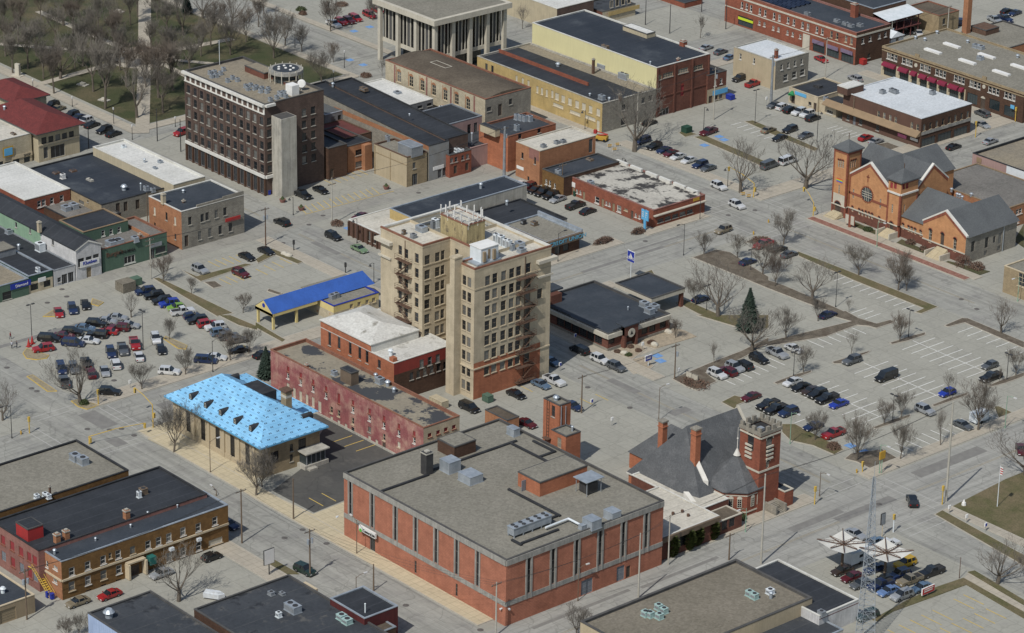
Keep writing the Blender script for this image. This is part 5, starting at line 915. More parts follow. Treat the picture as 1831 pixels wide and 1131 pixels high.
b.panel('R',('10',1652,430),4.3,.9, 'sign_red', out=.35, th=.2); b.panel('R',('10',1662,427),2.2,.3, 'sign_white', out=.36, th=.02); b.chimney(('10',1162,290),.9,.9,2.6, 'tan_brick'); b.vent(('10',1305,238),.3,.6); b.chimney(('10',1307,308),.6,.6,.6, 'rust'); b.unit(('10',1142,495),.8,.8,.8) if False else None; o = MB(); o.box(b.W-.32, b.W,4.5, b.D-6, b.h, b.h+.55); o.box(b.W-.32, b.W, b.D-6, b.D, b.h, b.h+.9); o.obj('stepped_parapet', MATS['stonework'], b.e)
b = Bld('green_mini_mall', 'long low dull green shop building with worn brown and black lettering', None,('A',1080,268),('A',1800,100), base=('A',1090,515), wall='green_paint', roof='grey_gravel', cap='tile_cap', par=.5, W=13)
b.at('R', pp('A',(1370,375)),3.1,1.9, 'wide'); b.at('R', pp('A',(1440,368)),1.5,2.6, 'store'); b.at('R', pp('A',(1605,320)),1.5,2.7, 'store'); b.at('R', pp('A',(1698,272)),2.8,1.5, 'dark'); b.build(); b.text('R',('A',1210,310), "Burgie's",1.5, 'rust', out=.1, bold=.02); b.text('R',('A',1342,285), 'MINI-MALL',.95, 'letter_black', out=.1, bold=.015); b.panel('R',('A',1640,217),3.4,1.0, 'grey_metal', out=.25)
b.unit(('A',1180,205),2.3,2.2,1.4); b.unit(('A',1250,190),2.,2.,1.4); b.unit(('A',1425,160),1.6,1.3,1.2); b.chimney(('A',1478,130),.7,.7,1.3, 'salmon_brick'); dv = b.top(('10',985,560)); b.box('fire_wall', b.W*.5, dv[1]+1.6, b.h-.5, b.W-.8,.35,.7, 'salmon_brick')
b = Bld('green_upper_storey', 'upper green storey with three white windows and tan edged black roof',('10',485,462),('10',592,528),('10',920,446), h=8.0, wall='green_paint', roof='black_roof', cap='tan_canopy', par=.25, W=10); b.at('R', pp('10',(735,535),(792,524),(849,510)),1.,1.5, 'white'); b.build()
b = Bld('white_gabled_store', 'long store with black gabled roof and peeling whitewashed gable front', None,('A',800,275),('A',1072,208), base=('A',828,602), wall='whitewash', roof='black_roof', cap='white_cap', par=0, W=58)
b.patch.append(('L',0, b.face('L',('A',430,150))[0],0,12, 'mint_paint')); b.at('L', pp('A',(318,72),(558,195),(170,10)),.8,1.3, 'dark'); b.at('R', pp('A',(857,408)),1.7,2.1, 'dark'); b.at('R', pp('A',(1015,363)),1.6,2.1, 'dark'); b.at('R', pp('A',(938,365)),1.6,1., 'dark'); b.at('R', pp('A',(940,512)),1.3,2.6, 'garage'); b.wallmesh()
hh = b.h; apx = 1.6; o = MB(); o.quad((b.W,0, hh),(b.W, b.D, hh),(b.W, b.D/2, hh+apx)); o.obj('gable_wall', MATS['whitewash'], b.e); gable(b.e,(-.2,0,0),(1,0), b.W+.2, b.D, hh, apx, 'black_roof',.15); o = MB()
for (y0, z0, y1, z1) in ((-.3, hh-.1, b.D/2, hh+apx), (b.D/2, hh+apx, b.D+.3, hh-.1)): o.quad((b.W+.2, y0, z0-.3), (b.W+.2, y1, z1-.3), (b.W+.2, y1, z1+.08), (b.W+.2, y0, z0+.08))
o.obj('bargeboard', MATS['white_trim'], b.e); b.panel('R',('A',943,405),5.2,1.5, 'sign_white', out=.25); b.text('R',('A',943,398), 'Klueben',1.15, 'sign_blue', out=.28, bold=.02); b.panel('R',('A',943,428),4.8,.3, 'gold', out=.27, th=.02); b.chimney(('A',415,30),.8,.8,2.6, 'tan_brick', hh+.2)
b = Bld('small_white_shop', 'small white shop with two grey doors and a long black roof', None,('A',566,492),('A',805,436), base=('A',566,665), wall='whitewash', roof='black_roof', cap='grey_metal', par=.25, W=56); b.at('R', pp('A',(627,590)),1.,1.2, 'grey'); b.at('R', pp('A',(683,590),(750,568)),1.5,2.8, 'store'); b.build(); b.unit(('A',425,240),2.,1.6,2., 'white_metal'); b.vent(('A',198,245),.3,1.2); b.unit(('A',95,80),1.5,1.4,1., 'galvanised')
b = Bld('dark_green_shop', 'shop with dark green fascia, tan brick front and brown door', None,('A',300,552),('A',562,487), base=('A',305,740), wall='deep_green', roof='black_roof', cap='galvanised', par=.3, W=46); b.patch.append(('R',0,30,0,2.7, 'tan_brick')); b.at('R', pp('A',(362,665)),2.0,1.5, 'bronze'); b.at('R', pp('A',(432,655)),2.4,2.4, 'door'); b.at('R', pp('A',(497,628)),1.8,1.5, 'bronze'); b.build(); b.panel('R',('A',437,583),2.,1., 'sign_white', out=.3); b.unit(('A',400,480),.9,.7,1., 'white_metal'); b.pent(('A',-150,230),('A',-20,300),('A',150,240),1.6, 'grey_metal', 'gravel_roof', 'roof_cabin')
b = Bld('green_clinic', 'low green building with blue sign and stained gravel roof at the picture edge', None, None,('A',300,572), base=None, h=height(('A',302,745),('A',300,572)), wall='green_paint', roof='tan_gravel', cap='galvanised', par=.35, W=40, D=22); b.at('R', pp('A',(75,755)),2.4,1.9, 'dark'); b.build(); b.panel('R',('A',215,640),5.4,1.3, 'sign_blue', out=.2); b.text('R',('A',225,640), 'Diamond',.9, 'sign_white', out=.22)
# ================================================================ south-west corner
b = Bld('gravel_roof_block', 'broad gravel roofed block at the street corner behind the black roof', None, None,('20',915,1097), h=7.6, wall='gold_brick', roof='gravel_roof', cap='black_cap', par=.4, D=46, axis=('20',540,882)); b.build(); b.unit(('20',535,1005),2.,1.6,1.4); b.unit(('20',590,1030),2.,1.6,1.5)
for p in ((262,160),(322,148),(345,160)): b.unit(('30', *p),.9,.8,.9, 'white_metal')
b.chimney(('30',355,120),.35,.35,2.2, 'rust')
b = Bld('black_roof_garage', 'wide black flat roofed garage with red panelled windows facing the lane', None,('30',272,545),('30',1425,112), h=8.6, wall='rose_brick', roof='black_roof', cap='black_cap', par=.35, W=g('30',1425,112,8.6).x-g('20',1092,1042,8.6).x)
for i, x in enumerate((20,85,148,205,245)):
 u, z = b.face('L',('30', x,445+x*.5)); b.win('L', u,6.0,1.5,1.9, 'red'); b.win('L', u,2.6,1.5,2.0, 'red' if i % 2 else 'greydoor')
b.build(); b.unit(('30',1020,120),1.3,1.3,1.2, 'old_wood'); b.unit(('30',990,145),.7,.7,1.3, 'white_metal'); p_ = b.pent(('30',100,345),('30',197,395),('30',285,345),2.6, 'fire_red', 'black_roof', 'roof_shed')
for p in ((405,455),(470,430),(900,285)): b.chimney(('30', *p),1.,1.,1.8, 'salmon_brick')
b = Bld('brown_brick_flats', 'two storey ochre brown brick flats with white windows and a cream stone band',('30',275,514),('30',435,624),('30',1612,212), base=('30',445,900), wall='gold_brick', walls={'L': 'salmon_brick'}, roof='slate_roof', cap='galvanised', par=.25)
b.at('R', pp('30',(512,695),(625,652),(735,612),(842,572),(1055,505),(1130,480),(1203,452),(1303,410),(1412,380),(1530,335)),1.25,1.75, 'white'); b.at('R', pp('30',(945,542)),1.2,1.6, 'tan'); b.at('R', pp('30',(785,582)),.7,1.2, 'cream'); b.at('R', pp('30',(627,758),(847,680),(1207,590),(1305,555),(1415,515)),1.3,1.8, 'white'); b.at('R', pp('30',(512,798),(738,718)),1.4,1.9, 'blind'); b.at('R', pp('30',(1535,480)),3.2,1.2, 'board'); b.at('R', pp('30',(632,833),(738,797),(845,758)),1.3,.5, 'dark'); b.at('R', pp('30',(962,690)),2.0,2.5, 'door')
b.at('L', pp('30',(302,640)),.9,2.1, 'whitedoor'); b.at('L', pp('30',(335,642)),.8,1.4, 'white'); b.at('L', pp('30',(395,668),(393,762)),1.4,.8, 'wide'); b.at('L', pp('30',(310,745)),.8,1.4, 'cream'); b.build()
zb = b.face('R',('30',900,600))[1]; b.band('R', zb-.28, zb+.1, 'cream_trim',.22, name='belt_course'); b.band('L', zb-.28, zb+.1, 'cream_trim',.22, name='belt_course'); u, z = b.face('R',('30',955,640)); o = MB(); o.box(b.W, b.W+1.0, u-2, u+2,3.1,3.4, bottom=True); o.box(b.W, b.W+1.4, u-2.1, u-1.7,.1,3.1); o.box(b.W, b.W+1.4, u+1.7, u+2.1,.1,3.1); o.obj('porch', MATS['cream_trim'], b.e)
u, z = b.face('R',('30',1062,600)); o = MB(); o.box(b.W+.1, b.W+1.4, u-.7, u+.7, z-.8, z+.8, bottom=True); o.obj('awning', MATS['teal_awning'], b.e)
for P_ in (('30',1215,530),('30',1410,462)): u, z = b.face('R', P_); o = MB(); o.box(b.W, b.W+.6, u-.45, u+.45, z-.3, z+.3, bottom=True); o.obj('window_air_conditioner', MATS['white_metal'], b.e)
for p in ((680,465),(930,370),(1052,280),(1188,245),(1262,228)): b.vent(('30', *p),.18,.6)
b.vent(('30',388,555),.25,.9)
o = MB(); n_ = 14
for i in range(n_): t = i/n_; o.box(.2+t*5.6,.55+t*5.6,-1.5,-.5,4.0*(1-t)-.05,4.0*(1-t)+.05, bottom=True)
for y in (-1.55,-.45):
 for dz in (.1,1.): o.tube((.2, y,4.0+dz), (5.9, y,.1+dz),.05, n=4)
 for i in range(5): o.tube((.2+i*1.4, y,4.0-i*.98), (.2+i*1.4, y,5.0-i*.98),.04, n=4)
o.box(-1,.3,-1.6,-.02,3.95,4.05, bottom=True); o.obj('outside_stair', MATS['kerb_yellow'], b.e)
b = Bld('tan_metal_garage', 'tan ribbed metal garage with dark roof and one garage door', None, None,('30',246,857), h=height(('30',258,985),('30',246,857)), wall='tan_siding', roof='slate_roof', cap='cream_trim', par=.2, W=16, D=16); b.at('R', pp('30',(58,1010)),3.4,3., 'garage'); b.build(); b.vent(('30',20,830),.4,.9, 'white_metal')
b = Bld('blue_walled_store', 'dark gravel roofed store with pale blue painted side wall',('30',625,987), None, None, h=5.6, wall='pale_blue_paint', roof='mottled_black', cap='dark_cap', par=.3, W=26, D=g('30',1005,787,5.6).y-g('30',625,987,5.6).y); b.build(); x, y = b.top(('30',780,990)); b.vent(('30',775,1000),.7,1.1, 'galvanised')
b = Bld('mottled_roof_store', 'wide store with mottled blue black roof and grey air handler', None, None, None, h=5.6, wall='brown_brick', roof='mottled_black', cap='dark_cap', par=.35, W=40, D=g('31',235,715,5.6).y-g('30',1360,985,5.6).y-1.2, axis=('31',235,715)); b.build(); b.unit(('31',265,950),3.,1.8,1.4, 'galvanised'); b.unit(('31',165,1000),.9,.8,1., 'white_metal'); b.unit(('31',112,848),1.1,.9,.7, 'grey_metal'); b.unit(('31',190,850),1.1,.7,.5, 'grey_metal')
o = MB(); a_ = b.top(('31',360,785)); c_ = b.top(('31',430,830)); o.box(a_[0]-.3, c_[0]+.3, a_[1]-.4, a_[1]+.1, b.h-.36, b.h+.1); o.obj('timber_kerb', MATS['cream_trim'], b.e)
b.unit(('31',612,1015),1.5,1.4,1., 'mint_metal'); b.unit(('31',652,1045),1.5,1.4,1., 'mint_metal'); b.curb([('31',0,1110 if False else 1125),('31',240,1100)]) if False else None
b = Bld('maroon_shed', 'small black roofed block with maroon timber siding',('31',562,950),('31',775,1028),('31',1001,930), h=6.6, wall='maroon_siding', roof='black_roof', cap='galvanised', par=.3, W=10); b.build(); b.vent(('31',780,955),.12,1.8, 'white_metal')
b = Bld('brown_gravel_shed', 'low brown gravel roof in front of the maroon block', None, None,('31',1000,1085), h=4.3, wall='brown_brick', roof='brown_gravel', cap='galvanised', par=.15, W=16, D=17); b.build()
# ---- south-east blocks
hb = 5.4; b = Bld('gravel_roof_warehouse', 'large tan gravel roofed warehouse with dark parapet beside the wide street', None, None,('33',325,878), h=hb, wall='tan_block', roof='olive_gravel', cap='dark_cap', par=.55, capw=.5, W=g('33',325,878, hb).x-g('32',1592,607, hb).x, D=g('32',1592,607, hb).y-g('32',490,1055, hb).y); b.build()
for p in ((955,992),(990,998),(1050,945),(1088,970),(1055,1010),(1697,848),(1732,868)): b.unit(('32', *p),1.2,1.1,1.1, 'mint_metal')
b.unit(('33',25,835),1.2,1.2,1., 'white_metal'); b.vent(('33',30,865),.3,1.2); b.curb([('32',1640,1080),('32',1831,1000)], w=.35) 
b = Bld('black_roof_body_shop', 'black flat roofed workshop with grey white block walls beside the old canopies',('32',1745,668),('33',375,1010),('33',660,893), h=4.4, wall='whitewash', roof='black_roof', cap='white_cap', par=.3); b.build(); b.unit(('33',390,990),1.3,1.,1., 'grey_metal'); b.band('R',3.6,3.72, 'dull_red',.03, name='stripe')
b = Bld('low_dark_roof', 'low dark roofed lean to at the bottom of the picture', None, None,('33',545,1105), h=2.6, wall='concrete', roof='mottled_black', cap='galvanised', par=.15, W=16, D=14); b.build()
# ================================================================ post office with pale blue sheathing
he = 7.4
b = Bld('blue_sheathed_post_office', 'tan stone building whose hipped roof is covered in printed pale blue sheathing',('Z',62,385),('Z',1062,925),('Z',1755,690), h=he, wall='tan_house_brick', walls={'L': 'tan_block', 'R': 'tan_house_brick'}, roof='blue_sheathing', cap='dark_cap', par=0)
ov = 1.3; W_, D_ = b.W, b.D; b.o = b.o+Vector((ov, ov,0)); b.e.location = b.o; b.c = b.c+Vector((-ov, ov,0)); b.W -= 2*ov; b.D -= 2*ov
b.at('L', pp('Z',(325,650),(475,735),(625,815),(776,900),(930,985)),1.5,4.6, 'bronze'); b.at('L', pp('Z',(318,848),(467,932),(615,1012),(770,1095)),1.3,.8, 'cream'); b.at('L', pp('Z',(694,925)),.6,1.6, 'dark'); b.at('R', pp('Z',(1210,1010),(1490,878)),1.9,2.4, 'bronze'); b.at('R', pp('Z',(1380,915),(1380,1020)),.8,1.6, 'dark'); b.wallmesh()
many('pilaster', boxm('pilaster',-.3,.3,-.3,0,0, he-.1, 'tan_block'), b.e, [(b.W*(.08+i*.168),0,0) for i in range(6)]); b.band('L',0,1.2, 'tan_block',.2, name='plinth')
best = None
for i in range(60):
 z_ = he+1+i*.08; p = g('Z',1135,405, z_)-b.o; dlt = abs(p.y-b.D/2)
 if best is None or dlt < best[0]: best = (dlt, z_, p.x)
za, xr_ = best[1], best[2]; pl = g('Z',655,158, za)-b.o; print('po', b.W, b.D, za, xr_, pl.x)
A_ = [(-ov,-ov, he), (b.W+ov,-ov, he), (b.W+ov, b.D+ov, he), (-ov, b.D+ov, he)]; P1, P2 = (pl.x, b.D/2, za), (xr_, b.D/2, za)
bm_v = [*A_, P1, P2]; me = bpy.data.meshes.new('roof'); me.from_pydata(bm_v, [], [(0,1,5,4),(1,2,5),(2,3,4,5),(3,0,4)]); me.materials.append(MATS['blue_sheathing']); uv = me.uv_layers.new()
for poly in me.polygons:
 ax_ = Vector((1,0,0)) if abs(poly.normal.y) > abs(poly.normal.x) else Vector((0,1,0)); up = poly.normal.cross(ax_)
 for li in poly.loop_indices: co = me.vertices[me.loops[li].vertex_index].co; uv.data[li].uv = (co.dot(ax_), co.dot(up))
ro = link('roof', me, b.e); o = MB(); o.box(-ov, b.W+ov,-ov, b.D+ov, he-.35, he-.02, bottom=True); o.obj('eave', MATS['sky_blue_sign'], ro)
def uvplane(name, pts, parent, mat='blue_sheathing'):
 me = bpy.data.meshes.new(name); me.from_pydata(pts, [], [tuple(range(len(pts)))]); me.materials.append(MATS[mat]); uv = me.uv_layers.new()
 for li in range(len(pts)): co = me.vertices[me.loops[li].vertex_index].co; uv.data[li].uv = (co.x, co.y)
 return link(name, me, parent)
rw = g('Z',1655,540, he)-b.o; x9 = (g('Z',1560,575, he)-b.o).x
o = MB(); o.box(1, x9-.8, b.D, rw.y-.8,0, he-.2); o.obj('rear_wall', MATS['tan_house_brick'], b.e); uvplane('rear_roof', [(0, b.D+ov, he+.01),(x9, b.D+ov, he+.01),(x9, rw.y, he+.01),(0, rw.y, he+.01)][::1], b.e)
o = MB(); x, y, z_ = *b.top(('Z',1040,290), za-.3), za-.5; o.box(x-3.2, x+3.2, y-1.6, y+2.2, he, z_); o.obj('roof_deck', MATS['black_cap'], b.e)
def roofz(y): return he+(za-he)*(y+ov)/(b.D/2+ov)
dm = MB(); nA = 6
prof = [(-.55,0), (-.55,.9)]+[(.55*-math.cos(math.pi*i/nA),.9+.5*math.sin(math.pi*i/nA)) for i in range(1, nA)]+[(.55,.9), (.55,0)]
for (x0, z0), (x1, z1) in zip(prof, prof[1:]): dm.quad((x0,0, z0), (x1,0, z1), (x1,2.6, z1), (x0,2.6, z0))
dmm = dm.mesh('dormer', MATS['black_cap']); fm2 = MB(); fm2.quad(*[(x,0, z) for x, z in prof]); fmm = fm2.mesh('dormer_front', MATS['black_cap']); wm_ = MB(); wm_.quad(*[(x*.6,-.03,.25+z*.7) for x, z in prof]); wmm = wm_.mesh('dormer_window', MATS['limestone']); gm_ = MB()
for sx in (-.14,.14): gm_.quad((sx-.09,-.05,.4), (sx+.09,-.05,.4), (sx+.09,-.05,1.05), (sx-.09,-.05,1.05))
gmm = gm_.mesh('dormer_pane', MATS['glass'])
for P_ in (('Z',345,385),('Z',497,470),('Z',650,545),('Z',800,630),('Z',958,710)):
 best = min((abs((g(*P_, z/10)-b.o).y-((z/10-.9-he)/(za-he)*(b.D/2+ov)-ov)), z/10) for z in range(int(he*10), int(za*10)+15)); p = g(*P_, best[1])-b.o
 d = link('dormer', dmm, b.e,(p.x, p.y, roofz(p.y)-.05)); link('dormer_front', fmm, d); link('dormer_window', wmm, d); link('dormer_pane', gmm, d)
for i in range(4): d = link('dormer', dmm, b.e,(b.W*(.12+i*.27), b.D-p.y, roofz(p.y)-.05), math.pi); link('dormer_front', fmm, d); link('dormer_window', wmm, d)
x, y = (g('Z',1330,560, he+1.5)-b.o)[:2]; ck = b.box('chimney', x, y, he+.2,1.7,1.5,6.2, 'tan_house_brick'); o = MB(); o.box(-1.1,1.1,-1,1,6.2,6.6, bottom=True); o.obj('chimney_cap', MATS['rust'], ck); o = MB(); o.box(-.87,.87,-.77,.77,4.9,5.5); o.obj('chimney_collar', MATS['limestone'], ck); o = MB(); o.box(-1.3,1.3,-1.2,1.2,.1,.5); o.obj('chimney_flashing', MATS['black_cap'], ck)
u = b.face('R',('Z',1560,1020))[0]; o = MB(); o.box(b.W, b.W+2.6, u-3, u+3,0,.9); o.box(b.W+2.6, b.W+3.6, u-2.5, u-.5,0,.45); o.obj('porch_base', MATS['concrete'], b.e); o = MB(); o.box(b.W+.02, b.W+2.2, u-2.4, u+2.4,.9,3.4); o.obj('glass_porch', MATS['tinted_glass'], b.e); o = MB(); o.box(b.W, b.W+3.0, u-3.0, u+3.0,3.4,3.65, bottom=True); o.obj('porch_roof', MATS['concrete'], b.e)
many('porch_post', boxm('porch_post', b.W+2.2, b.W+2.35,-.08,.08,.9,3.4, 'grey_metal'), b.e, [(0, u-2.3+i*1.15,0) for i in range(5)])
PO = b
# ================================================================ churches
def vol(P, name, x0, x1, y0, y1, h, wall, walls=None, z0=0):
 t = Bld.__new__(Bld); t.h = t.h1 = h; t.z0 = z0; t.W, t.D = x1-x0, y1-y0; t.ux, t.uy = Vector((1,0,0)), Vector((0,1,0)); t.o = Vector((x0, y0,0)); t.c = Vector((x1, y0,0)); t.wall = wall; t.walls = walls or {}
 t.holes = {'L': [], 'R': []}; t.patch = []; t.parent = P; t.e = link(name, None, P,(x0-P.location.x, y0-P.location.y,0)); t.par = .2; t.capm = 'limestone'; t.capw = .3; t.pm = None; t.roofm = 'slate_roof'; t.rot = 0
 return t
def arches(t, f, pts, w, h, mat='red_brick', style='lead'):
 for P_ in pts:
  u, z = t.face(f, P_); t.win(f, u, z, w, h, style)
  b = MB(); r = w/2
  for k0, k1, rr0, rr1, d in ((0,8,0, r,.04), ):
   b.quad(*[(rr1*math.cos(math.pi*i/8),-d, z+h/2-.02+rr1*math.sin(math.pi*i/8)) for i in range(9)])
  o = b.obj('arch_head', MATS['dark_glass'], t.e,(u,0,0) if f == 'L' else (t.W, u,0),0 if f == 'L' else R_(90)); b = MB()
  for i in range(8):
   a0, a1 = math.pi*i/8, math.pi*(i+1)/8; b.quad((r*math.cos(a0),-.1, z+h/2+r*math.sin(a0)), ((r+.2)*math.cos(a0),-.1, z+h/2+(r+.2)*math.sin(a0)), ((r+.2)*math.cos(a1),-.1, z+h/2+(r+.2)*math.sin(a1)), (r*math.cos(a1),-.1, z+h/2+r*math.sin(a1)))
  b.obj('arch_brickwork', MATS[mat], t.e,(u,0,0) if f == 'L' else (t.W, u,0),0 if f == 'L' else R_(90))
def gwall(P, face, a0, a1, pos, z, rise, mat, name='gable_wall', th=.35):
 b = MB(); m_ = (a0+a1)/2
 f = (lambda a, d, h: (a, pos+d, h)) if face == 'L' else (lambda a, d, h: (pos-d, a, h))
 b.quad(f(a0,0, z), f(a1,0, z), f(m_,0, z+rise)); b.quad(f(a1, th, z), f(a0, th, z), f(m_, th, z+rise)); return b.obj(name, MATS[mat], P)
def rake(P, face, a0, a1, pos, z, rise, mat='white_trim', th=.55, over=.3, drop=.1, hh=.42, name='rake_coping'):
 b = MB(); m_ = (a0+a1)/2; k = rise/(m_-a0)
 f = (lambda a, d, h: (a, pos+d, h)) if face == 'L' else (lambda a, d, h: (pos-d, a, h))
 for s_, e_ in ((a0-over, m_), (a1+over, m_)):
  zs = z-over*k; p = [f(s_,-.12, zs), f(e_,-.12, z+rise), f(e_, th, z+rise), f(s_, th, zs)]; q4 = [(x, y, w+hh) for x, y, w in p]
  b.quad(*q4); b.quad(p[0], p[1], q4[1], q4[0]); b.quad(p[3], p[2], q4[2], q4[3]); b.quad(p[0], p[3], q4[3], q4[0])
 b.obj(name, MATS[mat], P); b = MB()
 for s_, e_ in ((a0, m_), (a1, m_)):
  p0, p1 = f(s_,-.07, z-.05), f(e_,-.07, z+rise-.05); b.quad(p0, p1, (p1[0], p1[1], p1[2]-.75), (p0[0], p0[1], p0[2]-.75))
 b.obj('corbel_band', MATS['red_brick'], P)
def pyr(P, x0, x1, y0, y1, z, rise, mat, over=.4, name='tower_roof'):
 b = MB(); A = ((x0-over, y0-over, z), (x1+over, y0-over, z), (x1+over, y1+over, z), (x0-over, y1+over, z)); t = ((x0+x1)/2, (y0+y1)/2, z+rise)
 for i in range(4): b.quad(A[i], A[(i+1) % 4], t)
 b.box(x0-over+.02, x1+over-.02, y0-over+.02, y1+over-.02, z-.3, z-.01, bottom=True); return b.obj(name, MATS[mat], P)
# ---- gabled church of orange brick, slate roofs, rose window
CH = thing('gabled_brick_church', 'orange brick church with rose window, two towers and grey slate roofs', 'church',(0,103,0))
cb = 'church_brick'
ta = vol(CH, 'bell_tower',-.6,4.0,103,107.8,17.2, cb); ta.patch += [('L',0,5,0,2.6, 'deep_red_brick'),('R',0,5,0,2.6, 'deep_red_brick'),('L',.4,4.2,2.8,5.6, 'limestone')]
arches(ta, 'L', pp('13',(503,375)),2.0,3.0, style='door'); ta.at('L', pp('13',(514,225)),.5,2.4, 'lead')
arches(ta, 'L', pp('13',(512,40),(527,43),(543,47)),.5,1.9); arches(ta, 'R', pp('13',(600,48),(615,43),(630,38)),.5,1.9); ta.wallmesh()
for f in 'LR': ta.band(f,2.6,2.9, 'limestone',.12, name='belt_course'); ta.band(f,16.2,17.1, 'red_brick',.15, name='corbel_band'); ta.band(f,0,16.2, 'red_brick',.1,0,.35, name='quoin'); ta.band(f,0,16.2, 'red_brick',.1, ta.W-.35, ta.W, name='quoin')
pyr(ta.e,0, ta.W,0, ta.D,17.2,2.0, 'grey_shingle',.45); ta.box('roof_cross', ta.W/2, ta.D/2,19.1,.12,.12,1.6, 'rust')
cols = ((.5,.05,.05),(.6,.25,.02),(.6,.55,.03),(.05,.35,.1),(.03,.15,.55),(.25,.05,.35)); u, z = ta.face('L',('13',519,160))
for i, c_ in enumerate(cols): M('flag_%d' % i, c_, mul(c_,.9)); o = MB(); o.box(-1.0,1.0,-.08,-.02,.45-i*.15-.15,.45-i*.15, bottom=True); o.obj('rainbow_stripe', MATS['flag_%d' % i], ta.e,(u,0, z))
nv = vol(CH, 'nave',4.02,16.78,104,127,11.2, cb); nv.patch += [('L',0,14,0,2.6, 'deep_red_brick')]
arches(nv, 'L', pp('13',(610,365)),.6,1.2); arches(nv, 'L', pp('13',(658,385),(681,395),(705,402),(728,410),(750,418)),.65,1.3); arches(nv, 'L', pp('13',(800,440)),.6,1.2); nv.at('L', pp('13',(616,255),(808,325)),.5,2.4, 'lead'); nv.at('L', pp('13',(697,475)),1.2,.4, 'dark'); nv.wallmesh()
gwall(nv.e, 'L',0, nv.W,0,11.2,4.5, cb); rake(nv.e, 'L',0, nv.W,0,11.2,4.5); gable(nv.e,(0,.4),(0,1),22.6,-nv.W,11.2,4.5, 'grey_shingle',.0) if False else None
o = MB(); w2 = nv.W/2
for x0 in (-.3, nv.W+.3): z0_ = 11.2-.3*4.5/w2; o.quad((x0,.3, z0_), (w2,.3,15.7), (w2,23.4,15.7), (x0,23.4, z0_))
o.obj('roof', MATS['grey_shingle'], nv.e); nv.band('L',2.6,2.9, 'limestone',.12, name='belt_course'); nv.band('L',6.3,6.9, 'red_brick',.08, name='corbel_band'); nv.band('L',0,11, 'red_brick',.08,0,.35, name='quoin'); nv.band('L',0,11, 'red_brick',.08, nv.W-.35, nv.W, name='quoin')
u, z = nv.face('L',('13',715,260)); o = MB(); o.tube((0,-.1,0),(0,.05,0),1.75, n=28); rw_ = o.obj('rose_window', MATS['tinted_glass'], nv.e,(u,0, z)); o = MB()
for i in range(22): a = 2*math.pi*i/22; o.box(1.95*math.cos(a)-.16,1.95*math.cos(a)+.16,-.16,0,1.95*math.sin(a)-.16,1.95*math.sin(a)+.16, bottom=True)
o.obj('rose_surround', MATS['red_brick'], rw_); o = MB()
for s_ in (-.58,0,.58): o.box(s_-.05, s_+.05,-.15,-.1,-1.65,1.65); o.box(-1.65,1.65,-.16,-.1, s_-.05, s_+.05)
o.obj('rose_tracery', MATS['limestone'], rw_); u, z = nv.face('L',('13',722,145)); o = MB(); o.box(u-.12, u+.12,-.1,0, z-.9, z+.9); o.box(u-.45, u+.45,-.1,0, z+.2, z+.45); o.obj('wall_cross', MATS['red_brick'], nv.e)
tr = vol(CH, 'transept',0,20.5,110,120.6,11.2, cb, {'R': 'church_brick'}); tr.wallmesh(); gwall(tr.e, 'R',0, tr.D, tr.W,11.2,4.5, cb); rake(tr.e, 'R',0, tr.D, tr.W,11.2,4.5)
o = MB()
for y0 in (-.3, tr.D+.3): z0_ = 11.2-.3*4.5/(tr.D/2); o.quad((-.3, y0, z0_), (tr.W-.3, y0, z0_), (tr.W-.3, tr.D/2,15.68), (-.3, tr.D/2,15.68))
o.quad((-.3,0,11),(-.3, tr.D,11),(-.3, tr.D/2,15.6)); o.obj('roof', MATS['grey_shingle'], tr.e)
tb = vol(CH, 'corner_tower',16.8,20.9,103.7,109.6,14.1, cb); tb.patch += [('L',0,5,0,2.6, 'deep_red_brick'),('R',0,6,0,2.6, 'deep_red_brick')]
arches(tb, 'L', pp('13',(885,505)),1.3,2.6, style='door'); tb.at('L', pp('13',(893,360)),.5,2.2, 'lead'); tb.at('R', pp('13',(980,362)),.5,2.2, 'lead'); tb.at('L', pp('13',(888,195),(915,200)),.9,1.5, 'red'); tb.at('R', pp('13',(975,205),(1000,198)),.9,1.5, 'red'); tb.wallmesh()
for f in 'LR': tb.band(f,2.6,2.9, 'limestone',.12, name='belt_course'); tb.band(f,10.6,11.0, 'white_trim',.3, name='cornice'); tb.band(f,13.4,14.0, 'red_brick',.12, name='corbel_band'); tb.band(f,0,10.6, 'red_brick',.12,0,.4, name='quoin'); tb.band(f,0,10.6, 'red_brick',.12,(tb.W if f == 'L' else tb.D)-.4, tb.W if f == 'L' else tb.D, name='quoin')
pyr(tb.e,0, tb.W,0, tb.D,14.1,2.3, 'grey_shingle',.5); tb.box('roof_cross', tb.W/2, tb.D/2,16.3,.12,.12,1.3, 'rust')
ha = vol(CH, 'hall',20.92,34,104.6,121.4,5.6, cb); ha.patch += [('L',0,12,0,2.4, 'deep_red_brick')]; arches(ha, 'L', pp('13',(970,490),(1010,507),(1032,515),(1056,525),(1095,540)),.7,1.3); ha.wallmesh(); ha.band('L',2.4,2.7, 'limestone',.12, name='belt_course')
o = MB(); hd = ha.D/2; zz = 5.6-.4*5.2/hd; o.quad((0,-.4, zz),(14,-.4, zz),(14, hd,10.8),(0, hd,10.8)); o.quad((14, ha.D+.4, zz),(0, ha.D+.4, zz),(0, hd,10.8),(14, hd,10.8)); o.quad((0,0,5.6),(0, ha.D,5.6),(0, hd,10.8)); o.obj('roof', MATS['grey_shingle'], ha.e)
hb_ = vol(CH, 'gabled_hall',29,42.4,103.2,121.2,6.9, cb, {'R': 'stonework'}); hb_.patch += [('L',0,14,0,2.4, 'deep_red_brick')]
